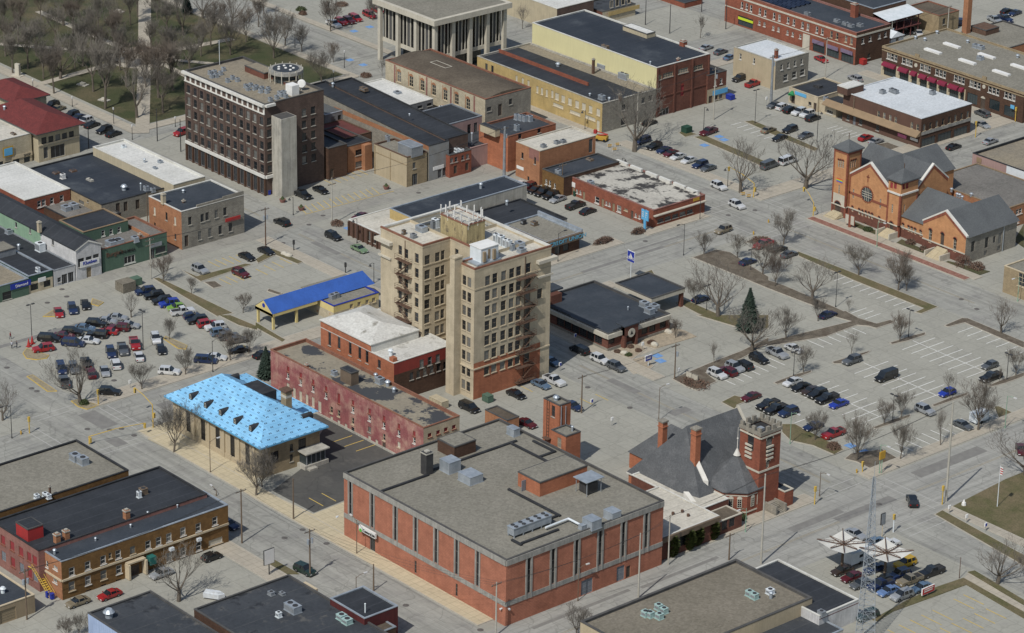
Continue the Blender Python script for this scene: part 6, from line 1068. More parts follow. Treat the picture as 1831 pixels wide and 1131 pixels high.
arches(hb_, 'L', pp('13',(1163,560),(1338,625)),1.0,3.2); arches(hb_, 'L', pp('13',(1248,600)),1.1,4.0, style='door'); hb_.at('L', pp('13',(1257,480)),.5,1.6, 'lead'); hb_.at('R', pp('13',(1467,630),(1565,602),(1660,570)),1.2,2.7, 'dark'); hb_.at('R', pp('13',(1620,580)),.9,1.7, 'dark'); hb_.at('R', pp('13',(1557,675),(1652,640)),1.1,1.2, 'dark'); hb_.wallmesh(); hb_.band('L',2.4,2.7, 'limestone',.12, name='belt_course')
gwall(hb_.e, 'L',0, hb_.W,0,6.9,4.3, cb); rake(hb_.e, 'L',0, hb_.W,0,6.9,4.3); gwall(hb_.e, 'L',0, hb_.W, hb_.D-.35,6.9,4.3, 'grey_shingle'); o = MB(); w2 = hb_.W/2
for x0 in (-.5, hb_.W+.5): z0_ = 6.9-.5*4.3/w2; o.quad((x0,.3, z0_), (w2,.3,11.2), (w2, hb_.D+.5,11.2), (x0, hb_.D+.5, z0_))
o.obj('roof', MATS['grey_shingle'], hb_.e); o = MB(); o.tube((hb_.W+.15,13.2,0),(hb_.W+.15,13.2,6.4),.1); o.obj('downpipe', MATS['galvanised'], hb_.e)
for (x0, x1, y0, y1, n) in ((-.2,3.6,99.8,102.9,6), (16.9,20.6,100.6,103.6,8), (33.4,37.6,99.6,103.1,11)):
 o = MB()
 for i in range(n): t = i/n; o.box(x0+t*.5, x1-t*.5, y0+(y1-y0)*t, y1,.14+i*.17,.14+(i+1)*.17)
 o.obj('entrance_steps', MATS['yellow_walk'], CH,(-CH.location.x,-CH.location.y,0))
for x, y0, y1 in ((16.6,100.6,103.6),(20.7,100.6,103.6),(33.1,99.6,103.1),(37.8,99.6,103.1)): o = MB(); o.box(x-.15, x+.15, y0, y1,0,1.5); o.obj('stair_wall', MATS['limestone'], CH,(-CH.location.x,-CH.location.y,0))
bs = simple('rear_school_wing', 'long flat gravel roofed brick wing behind the gabled church',('13',1040,100),('H',310,545),('H',412,515),5.5, 'salmon_brick', 'grey_gravel', 'tan_canopy',.2, D=19, W=26, rows=[('R', [('H',345,570),('H',375,562),('H',393,555),('H',375,610)],1.1,1.4, 'white')])
for p in ((1315,230),(1355,265),(1372,270),(1390,285),(1455,265),(1565,305)): bs.vent(('13', *p),.3,.8)
# ---- church with the castle topped tower
C2 = thing('turreted_brick_church', 'red brick church with crenellated square tower and steep grey slate roof', 'church',(90,-35,0))
O2 = (-C2.location.x,-C2.location.y,0)
mw = vol(C2, 'sanctuary',81.3,100.2,-39.5,-19,3.6, 'orange_brick'); mw.wallmesh()
ZR = 15.0; X0, X1, Y0, Y1 = -.3,19.3,-.3,20.5; rx, ry = 9.4,6.2; o = MB()
o.quad((X0, Y0,3.5),(14.2, Y0,3.5),(rx, ry, ZR)); o.quad((14.2, Y0,3.5),(X1, Y0+1.5,3.5),(rx, ry, ZR)); o.quad((X1, Y0+1.5,3.5),(X1, Y1,3.5),(rx, Y1, ZR),(rx, ry, ZR)); o.quad((X0, Y1,3.5),(X0, Y0,3.5),(rx, ry, ZR),(rx, Y1, ZR)); o.obj('roof', MATS['slate_shingle'], mw.e)
o = MB(); o.quad((X0+.3, Y1-.1,3.4),(X1-.3, Y1-.1,3.4),(rx, Y1-.1, ZR-.1)); o.obj('gable_wall', MATS['red_brick'], mw.e); o = MB()
for xa in (X0, X1): o.quad((xa, Y1-.3,3.5), (rx, Y1-.3, ZR), (rx, Y1-.3, ZR+.5), (xa, Y1-.3,4.0)); o.quad((xa, Y1-.3,4.0), (rx, Y1-.3, ZR+.5), (rx, Y1+.2, ZR+.5), (xa, Y1+.2,4.0))
o.obj('rake_coping', MATS['limestone'], mw.e); o = MB(); o.box(X0,14.3, Y0-.1, Y0+.05,3.2,3.5, bottom=True); o.box(X1-.1, X1+.1, Y0+1.5, Y1,3.2,3.5, bottom=True); o.obj('gutter', MATS['white_trim'], mw.e)
def on_slope(P_):
 zz = 3.5
 while zz < 14 and zz < 3.5+(100.6-g(*P_, zz).x)*11.5/10.2: zz += .05
 return zz
for P_, w, z0_, h_ in ((('C',283,260),1.3,9,5.0),(('C',500,470),1.4, on_slope(('C',500,470))-.3,7.6)):
 p = g(*P_, z0_+(h_*.55 if P_[1] == 283 else .3)); o = MB(); o.box(-w/2, w/2,-w/2, w/2, z0_-3, z0_+h_-.3); o.box(-w/2-.12, w/2+.12,-w/2-.12, w/2+.12, z0_+h_-1.4, z0_+h_-1.2); ck = o.obj('chimney', MATS['orange_brick'], C2,(p.x+O2[0], p.y+O2[1],0)); o = MB(); o.box(-w/2-.15, w/2+.15,-w/2-.15, w/2+.15, z0_+h_-.3, z0_+h_, bottom=True); o.obj('chimney_cap', MATS['stonework'], ck)
for (a, c_) in ((('C',512,478),('C',573,612)),(('C',440,685),('C',490,752))):
 za_, zc_ = (on_slope(a)+.1, on_slope(c_)+.1) if a[1] > 500 else (5.4,3.9); pa, pc = g(*a, za_), g(*c_, zc_); o = MB(); pa += Vector(O2); pc += Vector(O2); dv = Vector((.35,.35,0)); up = Vector((0,0,.4)); o.quad(pa-dv+up, pa+dv+up, pc+dv+up, pc-dv+up); o.quad(pa-dv+up, pc-dv+up, pc-dv-up*2, pa-dv-up*2); o.quad(pc-dv+up, pc+dv+up, pc+dv-up*2, pc-dv-up*2); o.obj('ridge_coping', MATS['white_trim'], C2)
def height2(x, y, t):
 lo, hi = 0.,40.
 for _ in range(40):
  m_ = (lo+hi)/2
  if PJ((x, y, m_))[1] > q(*t)[1]: lo = m_
  else: hi = m_
 return lo
cx, cy, r8 = 100.0,-28.2,6.0; pts = [(cx+r8*math.cos(R_(22.5+45*i)), cy+r8*math.sin(R_(22.5+45*i))) for i in range(8)]; o = MB(); o.prism([(x+O2[0], y+O2[1]) for x, y in pts],0,5.3); oc = o.obj('octagonal_chapel', MATS['red_brick'], C2); o = MB(); ap2 = (cx+O2[0], cy+O2[1], height2(cx, cy,('C',768,415)))
pe = [(cx+(r8+.35)*math.cos(R_(22.5+45*i))+O2[0], cy+(r8+.35)*math.sin(R_(22.5+45*i))+O2[1],5.3) for i in range(8)]
for i in range(8): o.quad(pe[i], pe[(i+1) % 8], ap2)
o.prism([(x, y) for x, y, _ in pe],5.1,5.29, bottom=True); o.obj('chapel_roof', MATS['slate_shingle'], oc); o = MB(); o.tube((ap2[0], ap2[1], ap2[2]-.3),(ap2[0], ap2[1], ap2[2]+1.1),.75,.12,12); o.tube((ap2[0], ap2[1], ap2[2]+1.1),(ap2[0], ap2[1], ap2[2]+5.6),.09,.04,6); o.tube((ap2[0], ap2[1], ap2[2]+3.1),(ap2[0], ap2[1], ap2[2]+3.35),.18, n=8); o.obj('finial', MATS['white_trim'], oc)
o = MB()
for zz0, zz1, k in ((.9,1.15,.12), (4.4,4.6,.08)): o.prism([(cx+(r8+k)*math.cos(R_(22.5+45*i))+O2[0], cy+(r8+k)*math.sin(R_(22.5+45*i))+O2[1]) for i in range(8)], zz0, zz1, bottom=True)
o.obj('belt_course', MATS['limestone'], oc); fr_, pn, sl = win_meshes(.9,1.9, 'lead')
for i in (5,6,7,0):
 a = R_(45*i); rr = r8*math.cos(R_(22.5))
 for s_ in (-.85,.85):
  px_, py_ = cx+rr*math.cos(a)-s_*math.sin(a), cy+rr*math.sin(a)+s_*math.cos(a)
  w_ = link('window', fr_, oc,(px_+O2[0]+.05*math.cos(a), py_+O2[1]+.05*math.sin(a),2.9), a+R_(90)); link('arch_head', MATS and WC.setdefault('ah',(lambda m: (m.quad(*[(.55*math.cos(math.pi*k/8),-.06,.95+.55*math.sin(math.pi*k/8)) for k in range(9)]), m.mesh('arch_head', MATS['limestone']))[1])(MB())), oc, w_.location, a+R_(90)); link('pane', pn, oc, w_.location, a+R_(90))
tw = vol(C2, 'castle_tower',100.1,105.7,-27.7,-22.1,16.9, 'red_brick')
for f, P_ in (('L',('C',875,345)),('R',('C',1000,370))):
 u, z = tw.face(f, P_); o = MB(); u = 2.6
 for k in range(4): o.box(-.9,.9,-.3,.0,-1.6+k*.85,-1.25+k*.85, bottom=True)
 o.obj('louvre', MATS['limestone'], tw.e,(u,0,12.6) if f == 'L' else (tw.W, u,12.6),0 if f == 'L' else R_(90)); arches(tw, f, [P_],1.7,3.2, 'limestone', 'dark')
arches(tw, 'R', pp('C',(990,492)),.9,1.4, 'limestone'); tw.wallmesh()
for f in 'LR': tw.band(f,15.9,16.2, 'limestone',.2, name='belt_course'); tw.band(f,8.6,9.0, 'limestone',.1, name='belt_course')
o = MB(); o.quad((0,0,16.2),(tw.W,0,16.2),(tw.W, tw.D,16.2),(0, tw.D,16.2)); o.obj('tower_deck', MATS['black_cap'], tw.e); cm = boxm('merlon',-.42,.42,-.25,.25,16.9,18.1, 'stonework')
for i in range(4):
 for y in (.1, tw.D-.1): link('merlon', cm, tw.e,(.45+i*(tw.W-.9)/3, y,0))
 for x in (.1, tw.W-.1):
  if 0 < i < 3: link('merlon', cm, tw.e,(x,.45+i*(tw.D-.9)/3,0), R_(90))
o = MB(); o.box(-.2, tw.W+.2,-.2,.25,16.5,17.2, bottom=True); o.box(-.2, tw.W+.2, tw.D-.25, tw.D+.2,16.5,17.2, bottom=True); o.box(-.2,.25,.25, tw.D-.25,16.5,17.2, bottom=True); o.box(tw.W-.25, tw.W+.2,.25, tw.D-.25,16.5,17.2, bottom=True); o.obj('parapet', MATS['stonework'], tw.e); tw.box('tower_hatch', tw.W/2, tw.D/2,16.2,1.1,1.1,.5, 'galvanised')
o = MB()
for i in range(9): o.box(105.75,109-i*.3,-25.4,-23.2, i*.18, (i+1)*.18)
o.box(105.75,109,-25.8,-25.4,0,1.9); o.box(105.75,109,-23.2,-22.8,0,1.9); o.obj('entrance_steps', MATS['stonework'], C2, O2)
pt = vol(C2, 'porch',101.5,107.5,-22.05,-19.6,3.6, 'red_brick'); pt.build()
fw = vol(C2, 'flat_wing',92,108.8,-56.6,-41.3,4.9, 'deep_red_brick'); fw.roofm = 'dirty_white'; fw.capm = 'white_cap'; fw.par = .2
fw.row('R',('C',400,1010),('C',620,910),3,3.2,2.6, 'bronze'); fw.build(); fw.band('R',3.9,4.9, 'old_wood',.5, name='fascia')
fx = vol(C2, 'roof_link',84,103.8,-41.28,-33.8,4.4, 'deep_red_brick'); fx.roofm = 'dirty_white'; fx.capm = 'white_cap'; fx.par = .15; fx.build()
fy = vol(C2, 'low_porch',103.82,108.2,-41.28,-34.4,3.1, 'deep_red_brick'); fy.roofm = 'brown_gravel'; fy.par = .1; fy.row('R',('C',700,900),('C',750,880),2,1.5,1.9, 'bronze'); fy.build()
fb = vol(C2, 'back_wing',74.5,82.5,-33,-22,3.6, 'orange_brick'); fb.wallmesh(); o = MB(); o.quad((-.3,-.3,3.5),(14,-.3,3.5),(14,5.5,10.2),(6,5.5,10.2)); o.quad((14,11.3,3.5),(-.3,11.3,3.5),(6,5.5,10.2),(14,5.5,10.2)); o.quad((-.3,-.3,3.5),(-.3,11.3,3.5),(6,5.5,10.2)); o.obj('roof', MATS['slate_shingle'], fb.e)
for p in ((352,818),(455,830),(415,803)): x, y = (g('C', *p,5)+Vector(O2))[:2]; o = MB(); o.tube((x, y,4.7),(x, y,5.2),.3, n=8); o.obj('roof_vent', MATS['rust'], C2)
# ================================================================ beds, lawns, markings
def offset(P, d):
 k = len(P); a = sum(P[i][0]*P[(i+1) % k][1]-P[(i+1) % k][0]*P[i][1] for i in range(k)); P = P if a > 0 else P[::-1]; out = []
 for i in range(k):
  p0, p1, p2 = [Vector((P[j % k][0], P[j % k][1])) for j in (i-1, i, i+1)]; e1 = (p1-p0).normalized(); e2 = (p2-p1).normalized(); n1 = Vector((e1.y,-e1.x)); n2 = Vector((e2.y,-e2.x)); m_ = (n1+n2)
  m_ = m_.normalized() if m_.length > 1e-4 else n1; c = max(.4, m_.dot(n1)); out.append(tuple(p1+m_*(d/c)))
 return out
NB = [0]
def bed(s, mat='mulch', name='planting_bed', kerb='kerb_concrete', z=.12, kind='stuff'):
 NB[0] += 1; z += NB[0]%20*.0023
 P = [(v[0], v[1]) for v in (gp(s) if isinstance(s, str) else s)]
 if kerb: o = MB(); o.prism(offset(P,.18 if 'yellow' not in kerb else .12),0, z-.01); struct(o.obj('kerb', MATS[kerb]))
 o = MB(); o.prism(P,0, z); x = o.obj(name, MATS[mat]); x['kind'] = kind; return x
for s in ('23 470,332 600,292 735,252 715,268 600,312 520,342 480,342', '23 55,478 190,425 318,392 312,404 190,452 75,488', '23 880,196 1000,155 1128,122 1124,138 1000,180 892,204', '23 1180,638 1300,590 1428,550 1424,566 1300,612 1192,648', '23 760,798 890,745 1020,706 1016,722 890,770 775,806',
  '23 1580,500 1700,450 1831,408 1831,432 1700,480 1610,504'): bed(s)
bed('23 1270,72 1390,20 1430,22 1831,190 1831,232 1410,50 1290,80'); bed('23 1620,650 1650,648 1806,720 1700,752 1660,742 1640,700', 'verge_turf')
bed('23 560,1020 600,985 820,955 930,1018 950,1030 1831,700 1831,728 820,1105 760,1100 640,1040'); bed('23 110,775 200,775 545,955 480,990 330,925 170,890 110,830', 'verge_turf')
bed('13 220,668 560,800 1215,1062 1100,1108 1060,1100 1120,1072 640,880 230,700', 'verge_turf'); bed('13 0,870 120,910 330,1000 470,1060 620,1128 560,1131 300,1040 0,925'); bed('23 455,0 640,52 780,90 905,50 880,34 780,60 650,20 560,-30', 'mulch')
bed('12 1290,712 1460,655 1560,675 1700,770 1831,850 1831,930 1640,850 1300,712', 'mulch'); bed('22 1150,452 1430,335 1640,255 1831,160 1831,200 1650,300 1500,372 1380,408 1460,470 1320,532 1240,500', 'mulch'); bed('23 0,190 640,35 760,78 640,68 420,150 60,210 0,215', 'mulch')
bed('22 1500,618 1590,572 1700,600 1600,640 1640,690 1560,650', 'verge_turf'); bed('12 1180,1030 1230,1010 1460,1110 1470,1140 1380,1130 1330,1110 1200,1040', 'verge_turf'); bed('22 1330,0 1831,0 1831,90 1700,110 1600,80', 'verge_turf')
bed('12 1670,600 1740,570 1831,560 1831,650 1760,620', 'mulch')
bed('12 800,870 1000,800 1030,850 850,900', 'verge_turf'); bed('22 730,262 860,190 960,240 860,310', 'pea_gravel'); bed('22 880,150 1050,60 1240,110 1320,150 1030,235 960,215', 'pea_gravel', kerb=None); bed('22 860,315 960,290 1010,360 970,392', 'pea_gravel'); bed('22 590,190 700,235 650,240 560,200', 'pea_gravel', kerb=None); bed('22 310,60 560,175 580,200 320,90', 'mulch', kerb=None)
sheet('path', gp('22 700,235 860,165 960,215 1300,150 1200,180 870,300 960,390 870,420 720,265'),.02, 'walk_concrete')
bed('10 1095,860 1130,855 1655,1105 1545,1128', 'verge_turf'); bed('10 1305,805 1400,845 1745,755 1790,760 1430,880', 'verge_turf'); bed('10 1455,885 1530,880 1580,915 1520,928', 'mulch'); bed('20 1560,0 1640,0 1831,80 1831,105 1700,70', 'verge_turf'); bed('21 0,50 210,175 190,190 0,85', 'verge_turf')
bed('11 0,725 120,650 160,665 335,742 300,755 140,690 20,750', 'verge_turf'); bed('11 95,935 185,965 165,975 85,950', 'mulch')
for s in ('20 165,270 190,235 345,285 330,305 260,315 190,305', '20 195,435 230,425 400,538 340,540', '20 510,610 560,600 700,640 620,668 560,650', '20 1165,165 1180,150 1330,215 1320,240 1270,235', '10 660,1005 735,1030 700,1055 650,1040', '10 310,1130 380,1085 400,1130', '12 1370,640 1372,640 1374,642'): bed(s, 'dead_grass', kerb='kerb_yellow') if '1374,642' not in s else 0
bed('20 1560,0 1562,0 1563,2') if False else None
bed('13 590,505 620,455 830,540 800,600 710,600', 'turf', 'grass', None); bed('13 890,630 960,580 1130,660 1090,700', 'turf', 'grass', None); bed('13 1240,760 1290,735 1590,810 1455,855', 'turf', 'grass', None); bed('13 1760,590 1831,470 1831,640', 'turf', 'grass', None)
bed('33 1310,240 1700,40 1900,-40 2300,100 2300,720 1831,480', 'verge_turf', 'grass', None); bed('33 1200,290 1250,262 1831,582 1831,655', 'verge_turf'); bed('33 1430,700 1480,690 1831,900 1831,935', 'verge_turf', kerb=None); bed('33 750,1040 1000,900 1200,810 1400,742 1831,985 1831,1030 1420,790 1260,850 900,980 790,1050', 'verge_turf', kerb=None)
sheet('path', gp('33 1405,742 1435,700 1831,940 1831,985'),.05, 'walk_concrete'); bed('C 790,905 945,805 960,840 810,920', 'turf', 'grass', None); bed('C 1060,800 1165,735 1168,775 1065,815', 'turf', 'grass', None); bed('C 1000,20 1100,0 1206,30', 'verge_turf') if False else None
bed('02 1195,945 1235,930 1320,955 1240,975', 'verge_turf'); bed('02 1305,975 1380,965 1831,1160 1780,1180', 'verge_turf'); bed('02 1665,865 1720,858 1831,905 1831,940', 'verge_turf'); bed('03 0,905 60,925 370,1060 340,1075 0,940', 'verge_turf'); bed('03 780,1030 860,1015 1030,1080 960,1110', 'mulch'); bed('02 1100,1160 1102,1160 1103,1162') if False else None
bed('31 50,620 130,612 310,715 220,715', 'verge_turf', kerb=None)
sheet('forecourt', gp('21 380,705 480,690 1010,985 700,1220 440,1131 330,1050 500,780'),.03, 'black_asphalt'); sheet('forecourt', gp('31 120,120 330,-40 460,-40 700,-10 700,160 415,277'),.035, 'black_asphalt')
sheet('pavement', gp('31 0,175 110,140 410,285 700,170 700,480 520,460 270,330'),.025, 'yellow_walk'); sheet('pavement', gp('20 1050,880 1250,800 1300,860 1831,1080 1831,1300 1400,1060'),.14, 'yellow_walk')
sheet('gravel_yard', gp('H 120,330 430,430 430,520 0,370'),.03, 'pea_gravel'); sheet('yard', gp('03 980,130 1200,200 1250,240 1150,260 900,210'),.03, 'dead_grass')
park = bed(rect(-420,-157,8,75), 'turf', 'grass', None,.02)
def path(pts, w, mat='walk_concrete', z=.09, name='path'):
 P = [Vector((p[0], p[1])) for p in pts]; b = MB()
 for a, c in zip(P, P[1:]): d = (c-a).normalized(); n = Vector((-d.y, d.x))*w/2; e = d*w*.3; b.quad((*(a-e-n), z), (*(c+e-n), z), (*(c+e+n), z), (*(a-e+n), z))
 return struct(b.obj(name, MATS[mat]))
path(gp('00 1013,938 1030,400 1030,-60'),3.6, z=.14); path(gp('00 190,625 830,445 1240,358 1640,280'),2.6, z=.145); path(gp('00 -60,310 500,352 850,372'),2.2, z=.15); path(gp('00 1230,428 1500,452'),2, z=.15); path(gp('00 280,85 560,210 870,345'),2.2, z=.155); path(gp('00 1190,470 1330,545'),2, z=.155)
o = MB(); c = g('00',1010,410); o.tube((c.x, c.y,0),(c.x, c.y,.11),9.5, n=28); struct(o.obj('plaza', MATS['walk_concrete']))
path([(-420,4.8), (-154,4.8)],3.6, z=.135); path([(-154.5,4), (-154.5,76)],3.4, z=.125); path([(-420,76.5), (-154,76.5)],2.5, z=.135); path([(-145,97), (-240,97)],2.6, z=.15)
def lines(name, segs, w, mat, z=.016):
 b = MB()
 for a, c in segs: a, c = Vector((a[0], a[1])), Vector((c[0], c[1])); d = (c-a).normalized(); n = Vector((-d.y, d.x))*w/2; b.quad((*(a-n), z), (*(c-n), z), (*(c+n), z), (*(a+n), z))
 return struct(b.obj(name, MATS[mat]))
S_ = []
def grid(c, p0, p1, n, vec):
 a, e = g(c, *p0), g(c, *p1)
 for i in range(n): p = a.lerp(e, i/(n-1)); S_.append((p, (p.x+vec[0], p.y+vec[1])))
grid('23',(965,242),(1423,440),8,(0,10.6)); S_.append((g('23',1040,178), g('23',1540,392))); grid('23',(625,412),(1090,610),8,(0,10.6)); S_.append((g('23',690,335), g('23',1225,575))); grid('23',(200,557),(670,768),8,(0,10.6)); S_.append((g('23',330,505), g('23',805,720)))
grid('23',(1360,120),(1770,277),7,(0,5)); grid('23',(290,175),(590,80),6,(5,0)); grid('23',(850,928),(1290,770),8,(5,0)); grid('23',(1380,730),(1530,680),3,(5,0)); grid('23',(40,690),(280,800),4,(0,5)); grid('13',(480,873),(965,1078),9,(0,5)); grid('13',(600,1105),(700,1145),3,(0,5)); grid('22',(1700,240),(1500,310),5,(4,0)) if False else None
grid('22',(1480,440),(1831,300),7,(5,0)); grid('03',(430,915),(600,975),6,(0,4)); grid('02',(1560,890),(1800,985),6,(0,4)); grid('33',(1120,660),(1125,655),2,(0,1)) if False else None
lines('parking_marking', S_,.165, 'white_paint'); S_ = []
grid('10',(1480,735),(1680,690),5,(4.6,0)); grid('10',(1560,860),(1700,815),4,(4.6,0)); grid('11',(0,790),(230,690),5,(4.6,0)); grid('11',(360,395),(880,255),13,(-4.5,1.2)); S_.append((g('11',352,402), g('11',985,236))); grid('11',(560,190),(800,120),6,(-4.6,0)); grid('33',(860,1110),(1180,970),5,(5,0)); grid('33',(1150,1131),(1560,960),6,(5,0)); grid('33',(1330,890),(1400,860),2,(5,0)); grid('22',(65,500),(0,530),2,(4,0)); grid('22',(490,590),(600,560),2,(4,0)); grid('31',(380,172),(470,138),2,(4.6,0)); grid('21',(550,900),(715,965),3,(0,5)); grid('21',(480,870),(600,815),2,(0,5)) if False else None
lines('yellow_marking', S_,.19, 'yellow_paint',.042); S_ = []
for x0, x1, y in ((30,105,-6.5), (-70,-20,-6.5), (0,60,87), (-140,-85,-6.5)):
 for dy in (-.18,.18): S_.append(((x0, y+dy), (x1, y+dy)))
for x, y0, y1 in ((118.5,4,120), (118.5,-110,-16), (-9.5,5,72)):
 for dx in (-.18,.18): S_.append(((x+dx, y0), (x+dx, y1)))
lines('lane_marking', S_,.12, 'dead_grass',.0155); S_ = []
for (x0, x1, y0, y1, ax) in ((-17,-2,1.5,4, 'y'),(-17,-2,-17,-14.5, 'y'),(-21,-18.2,80,94, 'x'),(-.8,1.8,80,94, 'x'),(-17,-2,96,98, 'y'),(-17,-2,75.5,78, 'y'),(129,131.5,-12,-1, 'x'),(106.5,109,-12,-1, 'x'),(110,127,1,3.4, 'y'),(-17,-2,-99.5,-97.5, 'y'),(1,3,-113,-102, 'x'),(-21,-19,-113,-102, 'x'),(-17,-2,-117.6,-115.4, 'y')):
 if ax == 'y':
  for y in (y0, y1): S_.append(((x0+.6, y), (x1-.6, y)))
 else:
  for x in (x0, x1): S_.append(((x, y0), (x, y1)))
lines('crosswalk_marking', S_,.2, 'faded_paint',.0165)
for c_, x, y in (('31',335,397),('31',207,455),('31',550,468),('31',505,495),('31',1070,935),('31',1600,1110),('20',622,807),('20',865,805),('20',955,852),('20',780,812),('20',225,517),('20',263,537),('20',812,461),('20',50,370),('A',655,690),('A',500,832),('A',705,767),('11',380,475),('11',480,410),('11',195,605),('11',1160,248),('33',800,215),('13',1385,1005),('13',1495,1075),('12',1545,407),('12',1735,372),('12',955,592),('22',845,655),('22',545,510)): p = g(c_, x, y); o = MB(); o.tube((0,0,0),(0,0,.022),.62, n=12); struct(o.obj('manhole_cover', MATS['manhole_iron'], None, p))
rp = random.Random(5)
for c_, x, y, w, d in (('20',250,150,1.4,26),('20',700,740,9,4),('20',830,900,4,3),('23',1300,1040,3,20),('33',700,250,2.4,16),('33',350,330,2,14),('32',500,960,.9,24),('32',1200,700,.9,20),('11',500,640,10,1.6),('22',800,500,9,2),('22',1200,680,2.2,5),('12',800,720,1.2,26),('12',1000,620,.8,20),('20',1230,620,3,7)):
 p = g(c_, x, y); o = MB(); o.quad((-w/2,-d/2,.018),(w/2,-d/2,.018),(w/2, d/2,.018),(-w/2, d/2,.018)); struct(o.obj('road_patch', MATS['old_patch'], None, p))
for c_, x, y in (('22',1040,285),('22',1065,322),('23',595,925),('23',700,970),('12',1515,-990) if False else ('02',1515,993),('02',1375,1032),('02',1480,970),('11',662,500),('01',700,220),('01',812,190),('01',670,425),('01',765,460)): p = g(c_, x, y); o = MB(); o.quad((-1,-1,.03),(1,-1,.03),(1,1,.03),(-1,1,.03)); struct(o.obj('blue_marking', MATS['blue_paint'], None, p))
# ================================================================ trees
M('bark',(.10,.085,.068),(.14,.12,.098),1.2, fine=.2); M('twig',(.125,.115,.098),(.165,.15,.13),.6, jit=(.5,1.,(.13,.105,.085)))
M('needle',(.020,.036,.026),(.04,.06,.045),.8, fine=.4); M('thuja',(.085,.11,.03),(.12,.145,.045),.8, fine=.4); M('shrub_twig',(.10,.065,.05),(.14,.09,.065),.8, fine=.3); M('shrub_green',(.035,.05,.02),(.06,.075,.03),.8, fine=.4)
def bare_tree(seed, h, spread, trunk, r0, lv=4, up=.62, nl=7, dens=1.):
 rr = random.Random(seed); T = MB(); C = MB()
 def seg(B, a, b, ra, rb, n=3):
  d = (b-a); L_ = d.length
  if L_ < 1e-4: return
  d /= L_; u = d.orthogonal().normalized(); w = d.cross(u); k = len(B.v)
  for i in range(n): t = 2*math.pi*i/n; o = u*math.cos(t)+w*math.sin(t); B.v.append(tuple(a+o*ra)); B.v.append(tuple(b+o*rb))
  for i in range(n): j = (i+1) % n; B.f.append((k+2*i, k+2*j, k+2*j+1, k+2*i+1)); B.m.append(0)
 def grow(p, d, L_, r, lev):
  B = T if lev == 0 else C; n = 6 if lev == 0 else (4 if lev == 1 else 3); ns = 4 if lev < 2 else 3; pts = [(p, d, r)]
  for i in range(ns):
   d = (d+Vector((rr.uniform(-1,1), rr.uniform(-1,1), rr.uniform(-.5,.8)))*(.16 if lev < 2 else .22)+Vector((0,0,.13 if lev < 3 else .08))).normalized(); q_ = p+d*L_/ns; r2 = r*(.80 if lev < 2 else .72); seg(B, p, q_, r, r2, n); p = q_; r = r2; pts.append((p, d, r))
  if lev >= lv: return
  k = (5,5,4,4)[min(3, lev)]; k = max(2, int(k*dens))
  for j in range(k):
   t = rr.uniform(.3,1.) if j else 1.; i = min(ns, max(1, round(t*ns))); pp_, dd, rp_ = pts[i]; ax = Vector((rr.uniform(-1,1), rr.uniform(-1,1), rr.uniform(-1,1))); nd_ = (dd+ax.normalized()*rr.uniform(.45,.85)).normalized(); nd_.z = max(nd_.z,-.05)+.16; nd_.normalize()
   grow(pp_, nd_, L_*rr.uniform(.5,.72), max(.0135, rp_*.62), lev+1)
 top = Vector((rr.uniform(-.15,.15), rr.uniform(-.15,.15), trunk)); seg(T, Vector((0,0,-.1)), top*.5, r0*1.15, r0,8); seg(T, top*.5, top, r0, r0*.85,8)
 for i in range(nl):
  a = 2*math.pi*(i+rr.uniform(-.3,.3))/nl; tilt = spread*rr.uniform(.55,1.1) if i else .05; d = Vector((math.cos(a)*tilt, math.sin(a)*tilt,1)).normalized(); grow(top*(rr.uniform(.75,1.)), d, (h-trunk)*rr.uniform(.42,.56), r0*.5,0)
 return T.mesh('trunk', MATS['bark']), C.mesh('crown', MATS['twig'])
TV = {'o1': bare_tree(1,8,.75,1.7,.13), 'o2': bare_tree(2,8,.7,1.8,.12), 'o3': bare_tree(3,8,.85,1.6,.13), 's1': bare_tree(4,8,1.15,1.5,.2, nl=6, dens=.85), 's2': bare_tree(5,8,1.0,1.7,.19, nl=6, dens=.85), 'p1': bare_tree(6,8,.62,2.9,.13, nl=7), 'p2': bare_tree(7,8,.72,2.7,.13, nl=7), 't1': bare_tree(8,8,.5,2.0,.08, lv=3, nl=5)}
TH0 = {}
for k, (t_, c_) in TV.items(): TH0[k] = max(v.co.z for v in c_.vertices)
ORD = ('first', 'second', 'third', 'fourth', 'fifth', 'sixth', 'seventh', 'eighth', 'ninth', 'tenth', 'eleventh', 'twelfth', 'thirteenth', 'fourteenth', 'fifteenth', 'sixteenth', 'seventeenth', 'eighteenth', 'nineteenth', 'twentieth', 'twenty first', 'twenty second', 'twenty third', 'twenty fourth', 'twenty fifth', 'twenty sixth', 'twenty seventh', 'twenty eighth')
rt = random.Random(9)
def tree(c, x, y, hp, var, label, group):
 """hp = height in the crop's pixels"""
 p = g(c, x, y); h = 0; k = ZM[c][2] if c in ZM else 3.98
 h = height((c, x, y), (c, x, y-hp)); s_ = h/TH0[var]
 t = thing('bare_tree', label, 'tree',(p.x, p.y,.02), rt.uniform(0,6.28), group); w_ = s_*rt.uniform(1.2,1.4)*(1.02 if 'in the park' in group else (1.15 if '400' in str(hp) or hp > 300 else 1)); t.scale = (w_, w_*rt.uniform(.92,1.08), s_*(1.08 if 'park' in group else 1)); link('trunk', TV[var][0], t); link('crown', TV[var][1], t)
def trees(tail, group, spec):
 for i, e in enumerate(spec.split('|')): c, x, y, hp, var = e.split(); tree(c, float(x), float(y), float(hp), var, f'bare leafless tree, {ORD[i]} {tail}', group)
